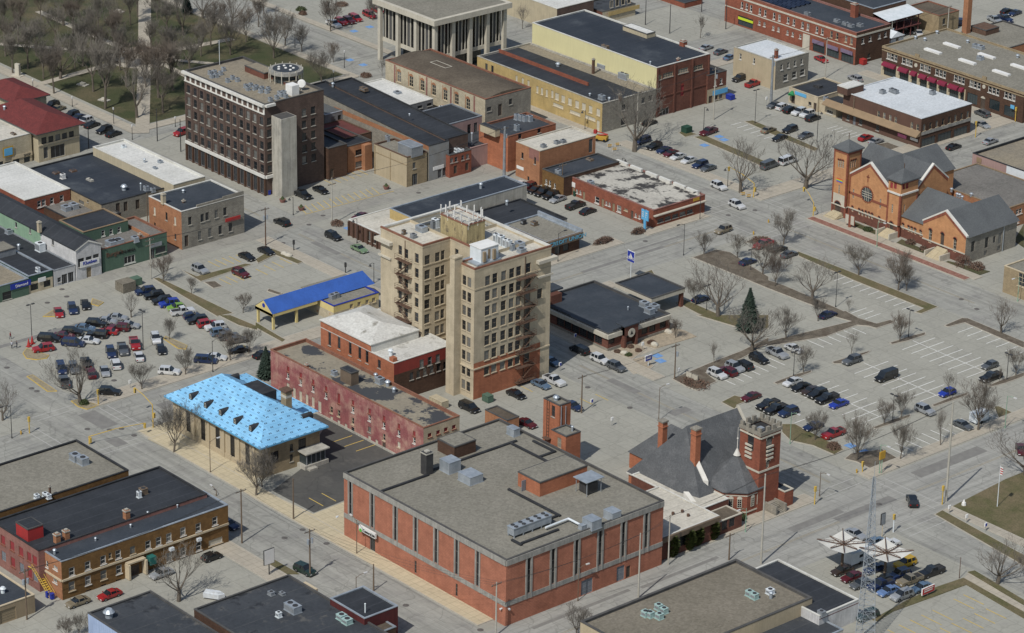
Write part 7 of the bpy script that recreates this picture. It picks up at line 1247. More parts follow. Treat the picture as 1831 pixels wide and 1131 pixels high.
trees('counting across the park lawn from the street corner', 'leafless trees in the park', '00 385 665 330 p1|00 665 652 430 p2|00 750 772 460 p1|00 975 838 430 s2|00 855 500 310 p1|00 535 490 270 p2|00 1130 695 410 p1|00 1160 802 380 p2|00 1215 490 300 p1|00 310 560 320 p2|00 200 490 310 p1|00 40 400 330 p2|00 130 300 330 p1|00 290 115 200 o1|00 400 310 300 p2|00 520 260 260 p1|00 650 330 330 p2|00 1430 400 300 p2|00 1640 390 300 o1|00 1440 130 260 s1|00 1265 130 250 p1|00 1120 130 240 p2|00 930 180 260 p1|00 800 260 290 s2|00 560 120 230 p2|00 1080 390 250 p1|00 1560 230 240 o2|00 720 480 300 p1')
trees('deeper among the park paths and lawns', 'leafless trees in the park', '00 430 560 330 s1|00 590 470 330 p1|00 900 620 380 p2|00 1040 620 330 o1|00 1300 250 320 s2|00 1500 330 280 p1|00 1350 520 300 p2|00 260 400 320 p2|00 90 520 280 p1|00 450 180 260 s1|00 700 200 280 p2|00 980 120 250 p1|00 1190 250 300 p2|00 1650 180 280 s1|00 1750 300 260 o2|00 20 230 260 p1|00 820 360 300 p1|00 1230 640 330 p1')
trees('behind the civic hall and the round rooftop lounge', 'trees along the park edge street', '01 535 222 240 o1|01 330 366 200 o2|01 210 322 220 o3|01 130 412 330 o1|01 555 442 150 o2|01 470 592 230 o3|01 900 540 130 t1|01 935 532 105 t1|01 835 142 160 o1|01 20 190 200 p1|01 60 100 200 p2|02 80 205 180 t1|02 215 135 190 t1|02 1345 270 175 t1')
trees('around the car park between ochre row and gabled church', 'large trees round the upper car park', '02 878 1075 450 s1|12 1632 245 400 s2|13 275 215 400 s1')
trees('from the tan crate along the blue roof verge', 'small trees on the verge west of the blue roof', '10 1160 882 205 o1|10 1362 966 135 o2|20 1730 -20 140 o3|20 1770 272 200 o2|20 1640 322 240 o1')
trees('inside the crowded car park near the post office', 'trees in the crowded car park', '20 935 12 190 s2|20 1205 172 160 o2|20 1010 526 180 o3|20 1320 422 180 o1|20 572 622 360 s1')
trees('beside the corner junction and post office pavement', 'trees near the post office', '20 20 745 260 s1|20 1238 972 370 o2|31 5 155 330 o1|31 45 90 230 o3')
trees('in the beds between bank and gabled church', 'trees in the beds east of the bank', '12 1370 690 175 o1|12 1612 715 195 o2|12 1310 1052 200 o3|12 1472 1130 400 s1|13 118 616 260 o1|13 55 915 255 o2|13 322 1012 330 s2|13 653 836 220 o3|13 935 942 290 o1|13 995 945 200 o2|13 585 1096 110 t1|13 365 1160 180 o1|23 1668 126 270 s2|22 1170 162 155 o2|22 1712 252 350 s1|22 1445 342 170 t1|23 138 166 230 o1|12 1790 830 260 o3')
trees('in the wide striped car park and its edges', 'young trees in the striped car park', '23 600 276 170 t1|23 945 186 200 o1|23 262 406 200 o2|23 835 772 160 o3|23 955 727 190 o2|23 640 1030 310 o1|23 950 1022 270 o2|23 1237 925 265 t1|23 1505 817 330 o1|23 1772 426 180 o3|23 1655 472 110 t1|23 1305 602 210 t1|23 342 886 190 o3|23 1840 1140 330 s1')
trees('in the lower part of the picture', 'trees by the lower streets', '33 1642 782 330 s1|30 1272 905 430 s2|30 560 1150 170 o2|30 660 1160 150 o1|32 465 1150 220 o3|33 1840 790 260 o2|30 470 1190 160 o3')
def conifer(seed, h, r, n, mat, col_=0):
 rr = random.Random(seed); T = MB(); C = MB(); T.tube((0,0,0), (0,0, h*.9), h*.018,.02,6)
 for i in range(n):
  z = h*(.06+.94*rr.random()**(.85)); t = z/h; R0 = r*((1-t)**.85 if not col_ else math.sin(math.pi*min(1,.25+.75*(1-t)))**.6*(1.02-t)**.3); a = rr.uniform(0,6.283); rad = R0*rr.uniform(.55,1.05); L_ = r*(.28 if not col_ else .22)*rr.uniform(.7,1.4)*(.3+.75*(1-t) if not col_ else 1)
  c = Vector((math.cos(a)*rad, math.sin(a)*rad, z)); d = Vector((math.cos(a), math.sin(a), (-.25 if not col_ else 1.2)+rr.uniform(-.3,.3))).normalized(); s_ = Vector((-math.sin(a), math.cos(a), rr.uniform(-.4,.4))).normalized()*L_*.6
  C.quad(tuple(c-d*L_-s_), tuple(c-d*L_+s_), tuple(c+d*L_))
 return T.mesh('trunk', MATS['bark']), C.mesh('crown', MATS[mat])
CV = {'fir': conifer(1,10,2.7,2600, 'needle'), 'thuja': conifer(2,4,.9,1100, 'thuja',1)}
for c, x, y, hp, kd, lab in (('21',75,445,225, 'fir', 'dense dark green spruce beside the blue sheathed roof'),('22',1690,105,300, 'fir', 'dark blue green spruce among bare trees east of the bank'),('32',1150,592,150, 'thuja', 'thin upright green cedar closest to the brick block'),('32',1268,545,148, 'thuja', 'conical green cedar second from the brick block wall'),('32',1325,512,150, 'thuja', 'upright green cedar third from the brick block wall'),('32',1440,470,140, 'thuja', 'broad green cedar beside the small porch of the turreted church'),('22',910,160,55, 'thuja', 'small cedar just left of the bank entrance steps'),('22',945,150,55, 'thuja', 'small cedar just right of the bank entrance'),('22',1072,108,48, 'thuja', 'small cedar before the bank side windows'),('22',1118,92,48, 'thuja', 'small cedar at the far corner of the bank'),('00',1330,90,150, 'fir', 'dark evergreen at the top edge of the park')):
 p = g(c, x, y); h = height((c, x, y),(c, x, y-hp)); H0 = 10 if kd == 'fir' else 4; t = thing('evergreen_tree', lab, 'tree',(p.x, p.y,0), rt.uniform(0,6), 'cedars and spruces'); k_ = 1.6 if kd == 'thuja' else 1; t.scale = (h/H0*k_, h/H0*k_, h/H0); link('trunk', CV[kd][0], t); link('crown', CV[kd][1], t)
def shrub(c, x, y, r, h, mat, lab, rx=1., rz=0):
 rr = random.Random(int(x)); C = MB()
 for i in range(int(420*rx)):
  a = rr.uniform(0,6.28); b_ = math.acos(rr.uniform(0,1)); k_ = rr.uniform(.55,1.05); p = Vector((math.cos(a)*math.sin(b_)*r*rx*k_, math.sin(a)*math.sin(b_)*r*k_, math.cos(b_)*h*k_)); d = Vector((rr.uniform(-1,1), rr.uniform(-1,1), rr.uniform(0,1.6))).normalized()*.32; s_ = d.orthogonal().normalized()*.12; C.quad(tuple(p-s_), tuple(p+s_), tuple(p+d))
 p = g(c, x, y); tag(C.obj('shrub', MATS[mat], None,(p.x, p.y,.1), rz), lab, 'shrub', 'shrubs and hedges')
for a in (('12',655,605,1.2,1.4, 'shrub_twig', 'brown clipped hedge on the small island by the credit office',2.6, R_(90)),('12',905,535,1.1,1.3, 'shrub_twig', 'brown hedge at the foot of the blue pylon sign',1.9, R_(90)),('11',580,478,1.6,1.1, 'shrub_twig', 'low brown shrub at the foot of the grey street pole'),('13',1400,770,2.2,2.6, 'shrub_twig', 'tall bare brown shrub at the corner of the stone hall'),('13',1500,790,1.8,1.6, 'shrub_twig', 'low brown shrub along the stone hall wall'),('13',1025,610,1.3,.9, 'shrub_twig', 'low grey brown bush below the church hall windows'),('13',720,520,1.2,.9, 'shrub_green', 'low green bush below the rose window'),('13',1115,655,.9,.8, 'shrub_twig', 'small rusty bush beside the wide church steps'),('32',1630,325,1.3,1.4, 'shrub_green', 'round dark green bush beside the octagonal chapel'),('22',755,263,.7,.5, 'shrub_twig', 'small brown bush in the bank gravel bed near the street'),('22',848,228,.8,.5, 'shrub_twig', 'brown bush at the top of the bank gravel bed'),('22',835,285,.8,.5, 'shrub_green', 'green bush in the middle of the bank gravel bed'),('22',905,255,.7,.5, 'shrub_twig', 'brown bush at the far side of the bank gravel bed'),('22',1000,200,1.,.6, 'shrub_twig', 'spreading brown bush before the bank boulders'),('01',325,72,1.6,1., 'shrub_green', 'green bush on the island near the civic hall car park'),('01',337,102,1.2,.9, 'shrub_twig', 'brown bush below the green island bush'),('01',612,38,2.,.9, 'shrub_twig', 'dark bush on the yellow kerbed island by red cars'),('01',785,545,1.6,1., 'shrub_twig', 'brown bush on the corner island by the white roof'),('20',600,632,1.,.9, 'shrub_green', 'dark bush at the corner island below the spreading tree'),('23',475,945,1.5,1.3, 'shrub_twig', 'rusty shrub at the pavement corner of the striped car park'),('00',1050,372,3.,1., 'shrub_twig', 'reddish hedge in the middle of the park plaza',1.8),('22',1310,490,2.6,.7, 'shrub_twig', 'mass of low brown shrubs round the monument sign',1.5),('12',1800,600,2.4,.6, 'shrub_twig', 'low brown shrubs by the red pickup bed',1.5)): shrub(*a)
# ================================================================ vehicles
def paint(n, c):
 if 'p_'+n in MATS: return MATS['p_'+n]
 m, N, L, B = newmat('p_'+n); B.inputs['Base Color'].default_value = (*c,1); B.inputs['Roughness'].default_value = .32; B.inputs['Metallic'].default_value = .25; B.inputs['Coat Weight'].default_value = .6; B.inputs['Coat Roughness'].default_value = .08
 L.new(ramp(N, L, noise(N, L, N.new('ShaderNodeTexCoord').outputs['Object'],1.3,4), [(.35, c),(.7, mul(c,.78))]), B.inputs['Base Color']); return m
PC = {'black': (.012,.013,.015), 'white': (.70,.71,.71), 'silver': (.36,.38,.40), 'grey': (.11,.12,.13), 'red': (.38,.02,.025), 'maroon': (.11,.012,.02), 'navy': (.015,.03,.09), 'blue': (.02,.05,.38), 'steel blue': (.12,.19,.28), 'pale blue': (.16,.26,.48), 'tan': (.26,.22,.15), 'brown': (.05,.032,.024), 'dark green': (.02,.045,.035), 'light green': (.20,.30,.17), 'lime': (.22,.42,.04), 'yellow': (.62,.38,.01)}
M('car_glass',(.012,.015,.018),(.02,.024,.028),1, rough=.06, spec=.8); M('tyre',(.012,.012,.012),(.02,.02,.02),2, rough=.9); M('wheel_rim',(.28,.29,.3),(.2,.21,.22),2, rough=.4, metal=.6); M('lamp_lens',(.6,.6,.58),(.5,.5,.5),2, rough=.15); M('tail_lens',(.3,.01,.01),(.2,.01,.01),2, rough=.2); M('truck_bed',(.02,.02,.022),(.04,.04,.04),1.)
CT = {'sedan': (4.75,1.82, [(-2.37,.78,.78),(-2.25,.95,.95),(-1.75,1.0,1.0),(-1.05,.98,1.40),(.2,.96,1.44),(1.0,.93,.95),(2.0,.82,.84),(2.37,.62,.62)]),
 'hatchback': (4.1,1.76, [(-2.05,.9,.9),(-1.95,1.0,1.05),(-1.5,1.0,1.45),(.1,.98,1.52),(.9,.95,1.0),(1.8,.82,.84),(2.05,.62,.62)]),
 'suv': (4.75,1.92, [(-2.37,.95,.95),(-2.3,1.08,1.12),(-1.95,1.1,1.68),(.2,1.08,1.76),(.95,1.05,1.1),(2.1,.98,1.0),(2.37,.75,.75)]),
 'minivan': (5.05,1.96, [(-2.52,1.0,1.0),(-2.45,1.08,1.2),(-2.2,1.08,1.70),(.6,1.02,1.74),(1.6,.98,1.0),(2.3,.85,.87),(2.52,.65,.65)]),
 'van': (5.6,2.05, [(-2.8,1.1,1.1),(-2.78,1.15,2.05),(1.0,1.12,2.15),(1.8,1.08,1.15),(2.6,.98,1.0),(2.8,.75,.75)]),
 'pickup': (5.7,2.0, [(-2.85,1.12,1.12),(-.75,1.12,1.12),(-.70,1.14,1.74),(.45,1.12,1.80),(1.1,1.1,1.14),(2.5,1.05,1.08),(2.85,.85,.85)])}
def car_meshes(kind):
 L_, W_, st = CT[kind]; B, Gl = MB(), MB(); w = W_/2; rw = w*.80; zb = .28
 def ring(s): x, b, t = s; e = .93 if abs(x) > L_/2-.2 else 1.; return [(x,-w*.94*e, zb), (x,-w*e,.55), (x,-w*.97*e, b), (x,-rw*e if t > b+.1 else -w*.9*e, t), (x, rw*e if t > b+.1 else w*.9*e, t), (x, w*.97*e, b), (x, w*e,.55), (x, w*.94*e, zb)]
 for s0, s1 in zip(st, st[1:]):
  a, c = ring(s0), ring(s1); c0, c1 = s0[2] > s0[1]+.1, s1[2] > s1[1]+.1
  for i in (0,1,5,6): B.quad(a[i], c[i], c[i+1], a[i+1])
  gl = c0 or c1
  for i in (2,4): (Gl if gl else B).quad(a[i], c[i], c[i+1], a[i+1])
  ws = c0 != c1; (Gl if ws else B).quad(a[3], c[3], c[4], a[4])
  if c0 and c1:
   n_ = 2 if s1[0]-s0[0] > 1.6 else 1
   for k in range(n_+1):
    t = k/n_; p = [tuple(a[j][m_]*(1-t)+c[j][m_]*t for m_ in range(3)) for j in range(8)]
    for j, s_ in ((2,-1), (4,1)):
     u, v = (p[2], p[3]) if j == 2 else (p[5], p[4]); B.quad((u[0]-.07, u[1]+s_*.012, u[2]), (u[0]+.07, u[1]+s_*.012, u[2]), (v[0]+.07, v[1]+s_*.012, v[2]), (v[0]-.07, v[1]+s_*.012, v[2]))
 a, c = ring(st[0]), ring(st[-1]); B.quad(*reversed(a)); B.quad(*c)
 if kind == 'pickup': B.box(-2.85,-.75,-w*.95,-w*.80,1.12,1.2, bottom=True); B.box(-2.85,-.75, w*.80, w*.95,1.12,1.2, bottom=True); B.box(-2.85,-2.7,-w*.8, w*.8,1.12,1.2, bottom=True)
 for s_ in (-1,1): B.box(.75,.95, s_*w-.02 if s_ > 0 else s_*w-.16, s_*w+.16 if s_ > 0 else s_*w+.02,.98,1.14, bottom=True)
 hl, tl = MB(), MB(); e = st[-1]; hl.box(e[0]-.12, e[0]+.02,-.22,.22, e[1]-.22, e[1]-.04, bottom=True); tl.box(-L_/2-.02,-L_/2+.1,-.14,.14, st[0][1]-.25, st[0][1]-.02, bottom=True)
 wh, rm = MB(), MB(); r = .33 if kind in ('sedan', 'hatchback') else .38; wh.tube((0,-.12,0),(0,.12,0), r, n=12); rm.tube((0,-.135,0),(0,.135,0), r*.58, n=8)
 bd = None
 if kind == 'pickup': bd = MB(); bd.quad((-2.7,-w*.8,1.13),(-.78,-w*.8,1.13),(-.78, w*.8,1.13),(-2.7, w*.8,1.13))
 sk = MB(); sk.box(-L_/2+.1, L_/2-.1,-w*.9, w*.9,.2,.34, bottom=True)
 return dict(body=B, glass=Gl.mesh('window_glass', MATS['car_glass']), wheel=wh.mesh('tyre', MATS['tyre']), rim=rm.mesh('rim', MATS['wheel_rim']), head=hl.mesh('headlight', MATS['lamp_lens']), tail=tl.mesh('taillight', MATS['tail_lens']), skirt=sk.mesh('underbody', MATS['tyre']), bed=bd and bd.mesh('cargo_bed', MATS['truck_bed']), L=L_, w=w, r=r)
CM = {k: car_meshes(k) for k in CT}; CB = {}; SYN = {'suv': 'sport utility car', 'sedan': 'sedan', 'hatchback': 'hatchback', 'minivan': 'minivan', 'van': 'van', 'pickup': 'pickup truck'}
KEY = {'b': 'black', 'w': 'white', 's': 'silver', 'g': 'grey', 'r': 'red', 'm': 'maroon', 'n': 'navy', 'B': 'blue', 'k': 'steel blue', 'p': 'pale blue', 't': 'tan', 'o': 'brown', 'd': 'dark green', 'l': 'light green', 'L': 'lime', 'y': 'yellow'}; KT = {'S': 'sedan', 'H': 'hatchback', 'U': 'suv', 'M': 'minivan', 'V': 'van', 'P': 'pickup'}
def car(c, x, y, dx, dy, colr, kind, label, group):
 m = CM[kind]; p = g(c, x, y,.75); a = g(c, x+dx, y+dy,.75)-p; rz = math.atan2(a.y, a.x); t = thing('parked_car' if kind not in ('pickup', 'van') else ('pickup_truck' if kind == 'pickup' else 'parked_van'), label, SYN[kind] if kind not in ('suv',) else 'car',(p.x, p.y,.012), rz, group)
 if (kind, colr) not in CB: CB[kind, colr] = m['body'].mesh('body', paint(colr, PC[colr]))
 link('body', CB[kind, colr], t); link('window_glass', m['glass'], t); link('underbody', m['skirt'], t)
 for sx in (-m['L']*.29, m['L']*.31):
  for s_ in (-1,1): w_ = link('wheel', m['wheel'], t,(sx, s_*(m['w']-.11), m['r'])); link('rim', m['rim'], w_)
 for s_ in (-1,1): link('headlight', m['head'], t,(0, s_*(m['w']-.32),0)); link('taillight', m['tail'], t,(0, s_*(m['w']-.28),0))
 if m['bed']: link('cargo_bed', m['bed'], t)
DR_ = {'x': (10,4.6), 'X': (-10,-4.6), 'y': (10,-3.6), 'Y': (-10,3.6), 'e': (10,.8), 'E': (-10,-.8), 'a': (17,-2.5), 'A': (-17,2.5), 'v': (3,9), 'V': (-3,-9)}
def cars(tail, group, spec):
 for i, e in enumerate(spec.split('|')): c, x, y, d, ck, tk = e.split(); car(c, float(x), float(y), *DR_[d], KEY[ck], KT[tk], f'{KEY[ck]} {SYN[KT[tk]]}, {ORD[i]} {tail}', group)
cars('from the tan crate in the angled verge row', 'cars angled along the verge', '10 1035 945 A n U|10 1097 975 A b U|10 1155 1012 A b U|10 1205 1032 A B U|10 1253 1058 A L H|10 1302 1088 a w P|10 1368 1120 a n H|20 1405 28 A b U|20 1477 55 a r U|20 1533 76 A w U|20 1572 115 a k U|20 1630 143 a g U|20 1690 168 a g S|20 1700 240 A b S')
cars('counting from the curved island in the upper lot', 'three cars by the curved island', '10 416 1093 v r S|10 515 1070 v n U|10 606 1038 v b S')
cars('in the crowded lot double row, front file first', 'cars in the crowded double row', '20 350 157 e b M|20 455 137 e m S|20 515 112 e b U|20 602 83 e k S|20 685 52 e b U|20 757 32 e s S|20 835 8 e s S|20 520 190 e n M|20 632 172 e w S|20 690 132 E b U|20 765 108 E r S|20 845 82 E m U|20 918 62 e s S')
cars('in the central files below the double row', 'cars in the central files', '20 788 258 v n U|20 873 235 v g P|20 958 195 v r P|20 988 283 V w S|20 823 340 V w U|20 745 390 v s S|20 1108 160 v w U|20 1145 233 v b S|20 435 370 v n M|20 458 465 V g P|20 525 370 v g U|20 612 335 V b P|20 648 405 V m U')
cars('near the tree at the crowded lot pavement edge', 'cars at the pavement edge', '20 308 230 A r U|20 780 537 e b U|20 1205 393 e w U|20 1465 312 e n M|20 1538 290 e w S')
cars('on the street and lot north of the blue roof', 'cars by the blue roof street', '10 1423 790 x s U|10 1713 816 x m U|10 1757 697 x b S|11 75 657 x b S|11 188 453 X b U|11 553 553 x b U|11 738 641 x l S|11 745 412 Y m S|11 335 258 x b P|11 463 223 x b S')
cars('from the orange block in the patched roof car park', 'cars beside the patched roof building', '12 57 185 Y w S|12 122 202 Y m U|12 172 222 Y b S|12 224 243 Y b U|12 283 264 Y b U|12 332 288 Y s S|12 457 333 y b P|12 546 373 y b S|12 130 390 y b U|12 275 430 x k S')
cars('around the crossing before the gabled church', 'cars at the central crossing', '12 1478 197 x w U|12 1606 331 x w U|12 1510 508 Y t U|12 1795 612 Y r P|12 1685 733 y n S|12 1352 997 y n S|13 85 642 y b S|13 160 680 y g S|13 436 1110 y n S')
cars('from the big tree in the upper church car park', 'cars in the upper church car park', '02 985 865 y b S|02 935 995 Y n M|02 1020 1038 Y b U|02 1088 1062 Y n S|02 1137 1085 Y m S|02 1188 1108 Y w S|12 1265 12 Y w S|12 1345 45 Y n U|12 1403 68 Y g S|02 1405 932 Y m P|03 14 918 y t S|03 165 917 Y b U|03 92 975 Y b S|03 275 958 Y g S|13 20 50 y g V|13 150 18 y w V')
cars('along the lane behind the yellow sided hall', 'cars on the lane by the stone corner house', '02 1390 332 y s S|02 1492 362 y g S|02 1560 402 y k S|02 1625 553 Y b U|02 1725 590 y r P')
cars('from the dark pole in the row before tan shop', 'cars parked before the small tan shop', '03 52 742 Y g S|03 118 755 y w U|03 170 777 y b U|03 230 792 Y w U|03 288 807 Y w U|03 328 835 y b U')
cars('counting along the streets at the picture top corner', 'cars in the top corner streets', '03 705 973 y r S|03 778 998 y s S|03 628 553 X s U|03 1535 802 X g M|03 1537 882 x s S|03 1593 998 y s S|03 1330 1038 y b S|03 388 415 x r S|03 1708 72 y b S|03 1768 86 Y n S|03 1625 137 x s P|03 1697 128 x n P|03 1085 232 v w S|03 1028 212 v b U|03 1372 148 V n U|H 183 353 y b M|H 316 388 V n H')
cars('along the park street from the picture edge', 'cars angled beside the park', '00 38 597 y w U|00 130 634 y s S|00 262 698 Y m S|00 368 745 Y b U|00 412 765 y t S|00 508 813 Y b U|00 553 830 Y n S|00 605 856 Y w U|00 655 882 y b S|00 742 920 Y b U|00 808 945 y b S|00 1292 937 Y r U')
cars('in the civic hall car park near the bare tree', 'red vehicles in the civic car park', '01 555 166 x w P|01 608 150 x r U|01 665 142 x m U|01 710 124 x r M|01 810 100 x r M|01 868 68 x r S')
cars('on the street between tan tower and bank', 'cars between tower and bank', '22 285 320 x k S|22 487 239 X b M|22 632 307 x w U|22 749 360 x g U|22 212 483 x k S|22 306 458 x w P|22 35 553 x b S|22 440 636 x n S|22 112 760 x m S|21 1520 648 x b M')
cars('from the monument sign along the shrub bed row', 'cars along the shrub bed row', '22 1466 411 x w U|22 1540 393 X m U|22 1592 363 x s U|22 1650 348 X b M|22 1763 303 x b U|23 75 263 x s P|23 193 229 x w S')
cars('counting across the wide striped car park', 'cars in the wide striped car park', '22 1708 572 Y m S|22 1828 630 Y b P|23 30 630 y t S|23 65 662 Y b P|23 155 682 Y n U|23 185 467 Y w S|23 245 502 Y b S|23 313 528 Y o S|23 362 553 Y b U|23 430 585 Y b P|23 513 622 Y B S|23 608 314 Y g U|23 850 430 Y b V|23 1285 542 Y B H|23 1127 668 x s U|23 1397 773 x g S|23 1588 349 Y g H|23 1595 433 Y b P|23 332 781 Y n S|23 475 835 Y r P')
cars('round the square canopies at the corner lot', 'cars in the corner canopy lot', '33 632 423 x s S|33 775 475 y k S|33 860 500 y w P|33 985 630 Y y U|33 1172 692 Y b P|33 538 680 Y o S|33 608 727 Y m S|33 672 775 Y g S|33 812 785 Y n P|33 868 827 Y p S|33 945 712 Y n U|33 1018 752 Y t P|33 963 860 Y s U|33 1100 803 Y k S|33 715 1003 Y d U|33 770 668 Y n S|33 835 745 Y b S')
for a in (('31',350,678, 'x', 'dark green', 'suv', 'dark green sport utility car parked on the street by the yellow edged sign'),('30',1508,583, 'y', 'black', 'hatchback', 'black hatchback parked under the corner of the ochre brick flats'),('30',1150,702, 'Y', 'silver', 'sedan', 'silver sedan behind the bare tree before the flats entrance'),('30',780,853, 'Y', 'red', 'sedan', 'red sedan parked before the brown brick flats'),('30',553,905, 'Y', 'tan', 'sedan', 'tan sedan at the foot of the yellow outside stair'),('30',1625,352, 'x', 'navy', 'sedan', 'dark sedan half hidden behind the end of the ochre flats'),('33',1035,187, 'V', 'black', 'suv', 'black sport utility car driving alone across the wide lower junction'),('21',50,270, 'y', 'black', 'sedan', 'black sedan half hidden by the spruce near the magenta wall'),('23',1808,945, 'v', 'maroon', 'sedan', 'maroon car seen through bare branches at the edge of the picture')): car(a[0], a[1], a[2], *DR_[a[3]], a[4], a[5], a[6], 'single cars on the streets')
# ================================================================ street furniture
LPM = {}
def lamp(c, x, y, hp, kind, label, group='street lamps', rz=0, cc_='dark_metal'):
 p = g(c, x, y); h = height((c, x, y),(c, x, y-hp)); t = thing('street_lamp', label, 'street lamp',(p.x, p.y,0), rz, group); o = MB(); o.tube((0,0,0),(0,0,.5),.16,.1,8); o.tube((0,0,.5),(0,0, h),.09,.06,6); o.obj('pole', MATS[cc_], t); o = MB()
 if kind == 'cobra':
  o.tube((0,0, h-.3),(.9,0, h+.15),.05, n=5); o.tube((.9,0, h+.15),(2.0,0, h+.2),.05, n=5); o.obj('arm', MATS[cc_], t); o = MB(); o.box(1.7,2.5,-.16,.16, h+.1, h+.28, bottom=True); o.obj('lamp_head', MATS['lamp_lens' if cc_ != 'dark_metal' else 'dark_metal'], t)
 elif kind == 'bell':
  o.tube((0,0, h-.2),(.5,0, h+.1),.04, n=5); o.tube((.5,0, h+.1),(1.1,0, h-.1),.04, n=5); o.obj('arm', MATS[cc_], t); o = MB(); o.tube((1.1,0, h-.6),(1.1,0, h-.1),.38,.1,10); o.obj('lamp_head', MATS[cc_], t)
 elif kind == 'lot':
  for s_ in (-1,1): b_ = MB(); b_.box(s_*.25 if s_ > 0 else -1.0,1.0 if s_ > 0 else -.25,-.2,.2, h-.08, h+.1, bottom=True); b_.obj('lamp_head', MATS['dark_metal'], t)
  o.tube((-.5,0, h-.02),(.5,0, h-.02),.04, n=5); o.obj('arm', MATS[cc_], t)
 else: o.tube((0,0, h-.35),(0,0, h+.15),.16,.22,8); o.tube((0,0, h+.15),(0,0, h+.35),.24,.04,8); o.obj('lantern', MATS['lamp_lens'], t)
for a in (('12',333,740,205, 'cobra', 'tall black street lamp beside the credit office corner'),('12',1227,693,225, 'cobra', 'tall black street lamp on the pavement across from the patched roof'),('12',1343,436,200, 'cobra', 'black street lamp at the corner of the patched roof building'),('12',1540,207,140, 'bell', 'black bell lamp by the white car near the big tree'),('12',790,60,60, 'bell', 'short black bell lamp behind the patched roof'),('11',268,406,130, 'bell', 'black bell lamp at the corner of the small yellow hatched car park'),('11',722,606,175, 'bell', 'black bell lamp before the dark panelled shop'),('11',842,891,145, 'bell', 'black bell lamp between blue roof and tan tower'),('20',85,872,235, 'cobra', 'black street lamp at the corner by the yellow hydrant'),('20',1515,400,222, 'cobra', 'black street lamp beside the white car and lot pavement'),('20',228,175,255, 'lot', 'tall thin lamp rising beside the red cones'),('20',1020,245,280, 'lot', 'tall thin lamp with a yellow base in the crowded lot'),('13',490,1062,250, 'lot', 'tall double headed lamp before the white striped bays'),('23',895,750,185, 'lot', 'double headed lamp on the lowest striped lot island'),('23',1008,157,200, 'lot', 'tall lamp on the upper island by the young tree'),('23',190,430,175, 'lot', 'double headed lamp on the island beside the white sedan'),('23',1708,457,185, 'lot', 'double headed lamp beside the black pickup near the picture edge'),('22',1390,-35 + 0,180, 'lot', 'lamp on the grass verge by the dark blue sedan'),('12',1705,800,150, 'lot', 'double headed lamp by the dark mulch bed'),('02',1370,920,160, 'bell', 'thin bell lamp near the maroon pickup truck'),('02',525,920,140, 'bell', 'bell lamp before the ochre painted row'),('02',1735,878,240, 'lot', 'tall lamp on the verge of the upper church car park'),('03',357,1010,225, 'bell', 'bell lamp beside the verge below the tan shop')): lamp(*a[:3], a[3], a[4], a[5], rz=rt.choice((0,-1.57,1.57)))
for a in (('22',1050,745,235, 'brown curved lamp with long arm above the crossing by the bank drive'),('31',720,568,240, 'grey curved lamp with white head before the brick block sign'),('31',716,880,150, 'brown curved lamp across the street from the brick block'),('32',475,903,235, 'thin curved lamp before the steel doors of the brick block'),('33',375,157,170, 'curved lamp beside the corner of the turreted church'),('20',1497,1117,225, 'tall grey lamp with white head before the sheathed post office'),('30',1540,155,40, 'lamp head peeping over the black roof by the street')): lamp(*a[:4], 'cobra', a[4], 'curved arm lamps', rt.choice((3.0,0,1.5)), 'old_wood')
for a in (('13',783,632,180, 'slim green lamp before the corner tower steps of the gabled church'),('23',165,912,225, 'slim green lamp on the verge beside the castle topped tower'),('23',1695,800,230, 'slim green lamp near the white trailer corner'),('23',800,1125,210, 'slim green lamp at the mulch corner by the junction'),('32',1667,413,170, 'slim green lamp on the pavement by the octagonal chapel'),('13',1785,1020,170, 'slim green lamp before the tan edge house')): lamp(*a[:4], 'cobra', a[4], 'green lamps', rt.choice((0,-1.57)), 'green_cap')
for a in (('00',515,757,65, 'white lantern lamp on the park lawn near the dark tree'),('00',235,627,60, 'white lantern lamp at the lower park path corner'),('00',810,880,110, 'lantern lamp below the park statue tree'),('00',942,992,100, 'ornate lantern cluster at the park street corner'),('00',883,450,80, 'lantern lamp beside the park plaza'),('00',1248,900,65, 'lantern lamp at the park side pavement'),('01',280,340,110, 'tall lantern lamp behind the round lounge trees'),('01',632,480,115, 'black lamp between the blue parking marks'),('01',555,580,75, 'lantern lamp at the white roof corner')): lamp(*a[:4], 'lantern', a[4], 'park lanterns')
def pole(c, x, y, hp, label, arms=1, r=.16, mat='old_wood', tr=1, group='utility poles'):
 p = g(c, x, y); h = height((c, x, y),(c, x, y-hp)); t = thing('utility_pole', label, 'utility pole',(p.x, p.y,0),0, group); o = MB(); o.tube((0,0,0),(0,0, h), r, r*.65,8); o.obj('pole', MATS[mat], t)
 for k in range(arms): o = MB(); z = h-.5-k*1.2; o.box(-.06,.06,-1.2,1.2, z-.07, z+.07, bottom=True); ca = o.obj('crossarm', MATS['old_wood'], t); i_ = MB(); i_.tube((0,0, z+.07),(0,0, z+.3),.05, n=5); many('insulator', i_.mesh('insulator', MATS['grey_metal']), ca, [(0, d,0) for d in (-1.05,-.4,.4,1.05)])
 if tr: o = MB(); o.tube((0,0, h-3.0),(0,0, h-2.0),.26, n=8); many('transformer', o.mesh('transformer', MATS['galvanised']), t, [(.1,.45,0),(.1,-.45,0)][:tr])
 return p, h
PL = {}
